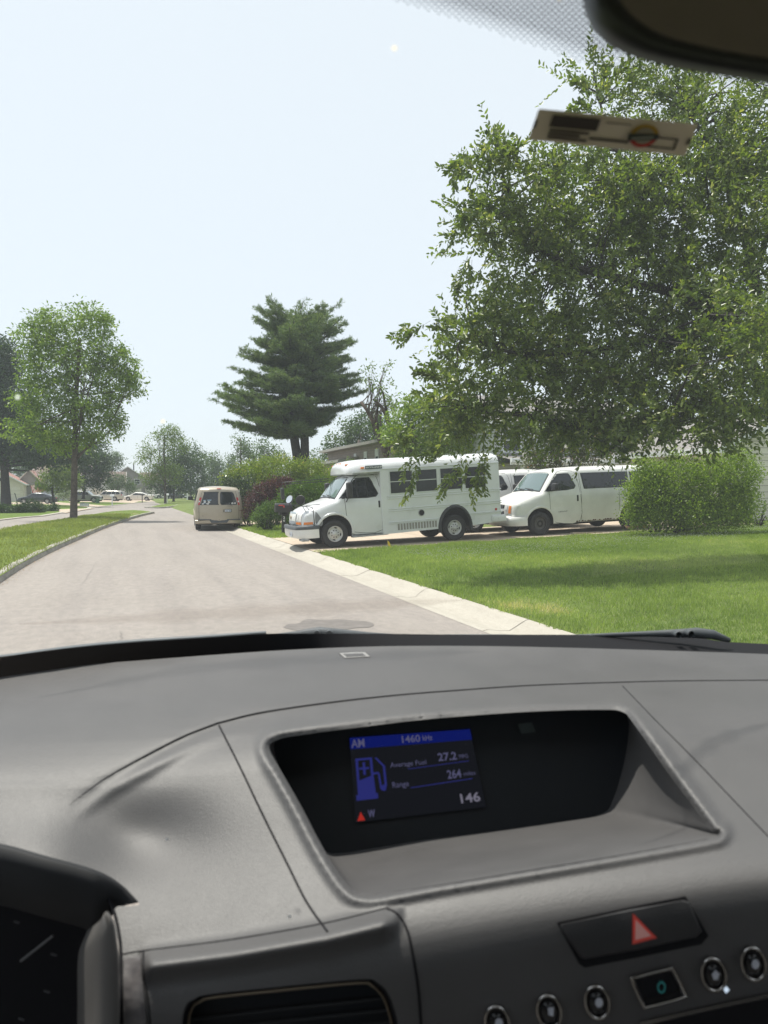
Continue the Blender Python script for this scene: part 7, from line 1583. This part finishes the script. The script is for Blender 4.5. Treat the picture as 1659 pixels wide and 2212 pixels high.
# toll sticker on the glass
SQ = [(1164, 235), (1508, 268), (1480, 337), (1141, 302)]
def sq(u, v, off): 
    (x0, y0), (x1, y1), (x2, y2), (x3, y3) = SQ; return on_glass((x0 * (1 - u) + x1 * u) * (1 - v) + (x3 * (1 - u) + x2 * u) * v, (y0 * (1 - u) + y1 * u) * (1 - v) + (y3 * (1 - u) + y2 * u) * v, off)
def sshape(name, pts, mat, off, parent): m_ = MB(); m_.add([sq(u, v, off) for u, v in pts], [tuple(range(len(pts)))]); return m_.build(name, mat, parent)
rc_ = []
for (cx, cy, a0) in ((.985, .93, 0), (.015, .93, pi / 2), (.015, .07, pi), (.985, .07, 1.5 * pi)): rc_ += [(cx + .015 * cos(a0 + t), cy + .07 * sin(a0 + t)) for t in np.linspace(0, pi / 2, 5)]
stk = sshape('toll_sticker', rc_, pmat('backlit paper sticker', (.80, .68, .60), .7), .003, shield); stk['label'] = 'long pale sticker with a dark printed block and a round red and yellow badge'
st_ = MB(); ID = pmat('sticker dark print', (.075, .06, .065), .8)
def add_s(m_, pts, off, mi=0): m_.add([sq(u, v, off) for u, v in pts], [tuple(range(len(pts)))], mi)
add_s(st_, [(.10, .14), (.40, .14), (.40, .52), (.10, .52)], .0045)
for k in range(3): add_s(st_, [(.11 + .0, .58 + k * .115), (.36 - .05 * (k == 1), .58 + k * .115), (.36 - .05 * (k == 1), .66 + k * .115), (.11, .66 + k * .115)], .0045)
add_s(st_, [(.37, .72), (.62, .72), (.62, .80), (.37, .80)], .0045); add_s(st_, [(.44, .2), (.60, .2), (.60, .25), (.44, .25)], .0045, 1)
for r_ in ([(.78, .50), (.92, .50), (.92, .55), (.78, .55)], [(.905, .55), (.92, .55), (.92, .80), (.905, .80)], [(.74, .80), (.92, .80), (.92, .85), (.74, .85)], [(.0, .35), (.018, .35), (.018, .6), (.0, .6)], [(.975, .45), (.995, .45), (.995, .65), (.975, .65)]): add_s(st_, r_, .0045)
st_.build('sticker_print', [ID, pmat('sticker faint print', (.33, .27, .24), .8)], shield)
st_ = MB(); ry_ = .36; rx_ = .088
def arcp(a0, a1, r0=1): return [(.70 + rx_ * r0 * cos(t), .52 + ry_ * r0 * sin(t)) for t in np.linspace(a0, a1, 14)]
add_s(st_, arcp(pi, 2 * pi), .0048, 0); add_s(st_, arcp(0, pi), .0048, 1); add_s(st_, arcp(0, 2 * pi, .72)[:-1], .0055, 2); add_s(st_, [(.60, .50), (.79, .42), (.79, .60), (.61, .72)], .0062, 3); add_s(st_, [(.63, .60), (.76, .50), (.76, .56), (.63, .67)], .007, 4)
st_.build('sticker_badge', [pmat('badge yellow', (.50, .30, .04), .6), pmat('badge red', (.50, .03, .03), .6), pmat('badge pale', (.35, .30, .25), .6), pmat('badge dark', (.06, .07, .07), .6), pmat('badge grey', (.30, .30, .28), .6)], shield)
# specks of bird lime and a smear on the glass
m_ = MB()
for x, y, r_, mi in ((852, 104, 7, 0), (352, 910, 5, 0), (38, 858, 6, 1), (1208, 0, 3, 0)): m_.add([on_glass(x + r_ * cos(a), y + r_ * sin(a), -.001) for a in np.linspace(0, 2 * pi, 11)[:-1]], [tuple(range(10))], mi)
def semi(name, col, a):
    m, nt, ns, lk = newmat(name); o_ = N(nt, 'ShaderNodeOutputMaterial'); t_ = N(nt, 'ShaderNodeBsdfTransparent'); d_ = N(nt, 'ShaderNodeBsdfTranslucent'); d_.inputs[0].default_value = (*col, 1); x_ = N(nt, 'ShaderNodeMixShader'); x_.inputs[0].default_value = a
    lk.new(t_.outputs[0], x_.inputs[1]); lk.new(d_.outputs[0], x_.inputs[2]); lk.new(x_.outputs[0], o_.inputs[0]); return m
m_.build('glass_speck', [semi('bird lime', (.6, .52, .36), .5), semi('pale speck', (.7, .72, .72), .35)], shield)
# see-through brown and dark bands on the glass, nested strips softening their edges
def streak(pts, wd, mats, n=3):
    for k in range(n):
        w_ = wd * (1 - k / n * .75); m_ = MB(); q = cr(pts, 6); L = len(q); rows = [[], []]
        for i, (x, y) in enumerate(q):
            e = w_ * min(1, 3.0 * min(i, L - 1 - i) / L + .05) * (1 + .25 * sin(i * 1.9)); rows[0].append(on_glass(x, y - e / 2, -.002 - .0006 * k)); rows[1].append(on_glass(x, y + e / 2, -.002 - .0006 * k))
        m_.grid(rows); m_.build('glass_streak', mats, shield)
streak([(40, 1348), (300, 1335), (600, 1318), (850, 1305), (1010, 1296)], 34, semi('brown band', (.12, .09, .07), .065))
streak([(1040, 850), (1130, 885), (1240, 935), (1330, 968), (1430, 985), (1560, 1003)], 26, semi('dark band', (.01, .012, .012), .10))
# rear view mirror: rounded housing with the glass turned to the driver
MO = [(1268, -60), (1262, -10), (1268, 30), (1290, 68), (1330, 102), (1400, 130), (1500, 152), (1600, 168), (1760, 196), (1900, 200), (1900, -60)]
MI = [(1330, -60), (1338, -10), (1352, 18), (1385, 48), (1440, 78), (1540, 104), (1640, 122), (1760, 140), (1880, 150), (1880, -60)]
mo = cr(MO[:9], 5); n0 = len(mo); mi_ = [tuple(np.array(p)) for p in cr(MI[:8], 5)]; mi_ = [mi_[int(i * (len(mi_) - 1) / (n0 - 1))] for i in range(n0)]
def mdep(x): return .40 + (x - 1300) * .00002
mb = MB(); rows = []
for t, o_ in ((0, .03), (-.04, .012), (0, .0), (.15, -.012), (.45, -.020), (.8, -.020), (1.0, -.014)): rows.append([P(a[0] + (b[0] - a[0]) * t, a[1] + (b[1] - a[1]) * t, mdep(a[0]) + o_) for a, b in zip(mo, mi_)])
rows.insert(0, [P(x + 10, y - 40, mdep(x) + .05) for x, y in mo]); mb.grid(rows); mir = mb.build('rear_view_mirror', pmat('mirror housing', (.02, .021, .024), .5), car, smooth=True)
mb = MB(); mb.add([P(x, y, mdep(x) - .013) for x, y in mi_] + [P(1760, -80, mdep(1760) - .013), P(1330, -80, mdep(1330) - .013)], [tuple(range(len(mi_) + 2))]); mb.build('mirror_glass', pmat('mirror silvering', (.45, .42, .38), .08, metal=1), mir)
mb = MB(); mb.tube([P(1620, -60, .47), P(1600, -140, .50)], .012, 8); mb.build('mirror_stalk', M['black_plastic'], mir, smooth=True)
# cabin behind the camera: roof lining, pillars, doors, seats, floor (they shade the dashboard and show in the mirror)
M['lining'] = pmat('grey roof lining', (.30, .28, .26), .95, noise=(30, .06)); M['seat'] = pmat('dark seat cloth', (.05, .048, .046), .95, noise=(60, .2))
def CP(u, t, z): return Vector((0, 0, 0)) + cf * t + cr_ * u + Vector((0, 0, z))
mb = MB(); rows = [[CP(u, t, z - .06 * u * u) for u in np.linspace(-.62, 1.25, 9)] for t, z in ((.40, 2.085), (.25, 2.13), (-.1, 2.16), (-1.2, 2.15), (-2.0, 2.05))]; rows2 = [[p + Vector((0, 0, .05)) for p in r_] for r_ in rows]
mb.grid(rows); mb.grid([r_[::-1] for r_ in rows2]); mb.grid([rows[0], rows2[0]]); mb.build('roof', M['lining'], car, smooth=True)
for sd, u0 in ((-1, -.85), (1, 1.5)):
    mb = MB(); u1 = u0 - sd * .12
    mb.tube([CP(u0, 1.35, 1.42), CP(u0 - sd * .10, .9, 1.72), CP(u0 - sd * .22, .38, 2.07)], .035, 6); mb.tube([CP(u0 - sd * .02, -.55, 1.30), CP(u0 - sd * .22, -.6, 2.1)], .05, 6); mb.tube([CP(u0 - sd * .22, .38, 2.07), CP(u0 - sd * .22, -1.9, 2.05)], .035, 6); mb.build('pillar', M['lining'], car)
    mb = MB(); mb.grid([[CP(u0, t, z) for t in (1.35, .6, -.55, -1.9)] for z in (.55, 1.30)]); mb.build('door_panel', M['cluster'], car)
mb = MB(); mb.grid([[CP(u, t, .5) for u in (-.85, 1.5)] for t in (.9, -2.1)]); mb.grid([[CP(u, -2.1, z) for u in (-.85, 1.5)] for z in (.5, 1.35)]); mb.build('floor', M['seat'], car)
for u in (-.42, .52):
    mb = MB(); Mx = Matrix.Translation(CP(u, -.55, 0)) @ Matrix.Rotation(-CY, 4, 'Z'); mb.rbox(-.25, .25, -.1, .45, .6, .85, .07, M=Mx); mb.rbox(-.25, .25, -.25, -.08, .75, 1.40, .07, M=Mx); mb.rbox(-.13, .13, -.25, -.14, 1.43, 1.62, .04, M=Mx); mb.build('seat', M['seat'], car, sharp=50)
# haze
HZ = True
if HZ:
    hm, hnt, hns, hlk = newmat('thin summer haze'); ho = N(hnt, 'ShaderNodeOutputMaterial'); hv = N(hnt, 'ShaderNodeVolumePrincipled'); hv.inputs['Color'].default_value = (.80, .88, .95, 1); hv.inputs['Density'].default_value = .0007; hv.inputs['Anisotropy'].default_value = .2
    hlk.new(hv.outputs[0], ho.inputs['Volume']); mb = MB(); mb.box(-260, 260, -40, 420, -1.2, 32); tag(mb.build('haze', hm), 'thin pale haze over the far end of the street', 'haze', kind='stuff')
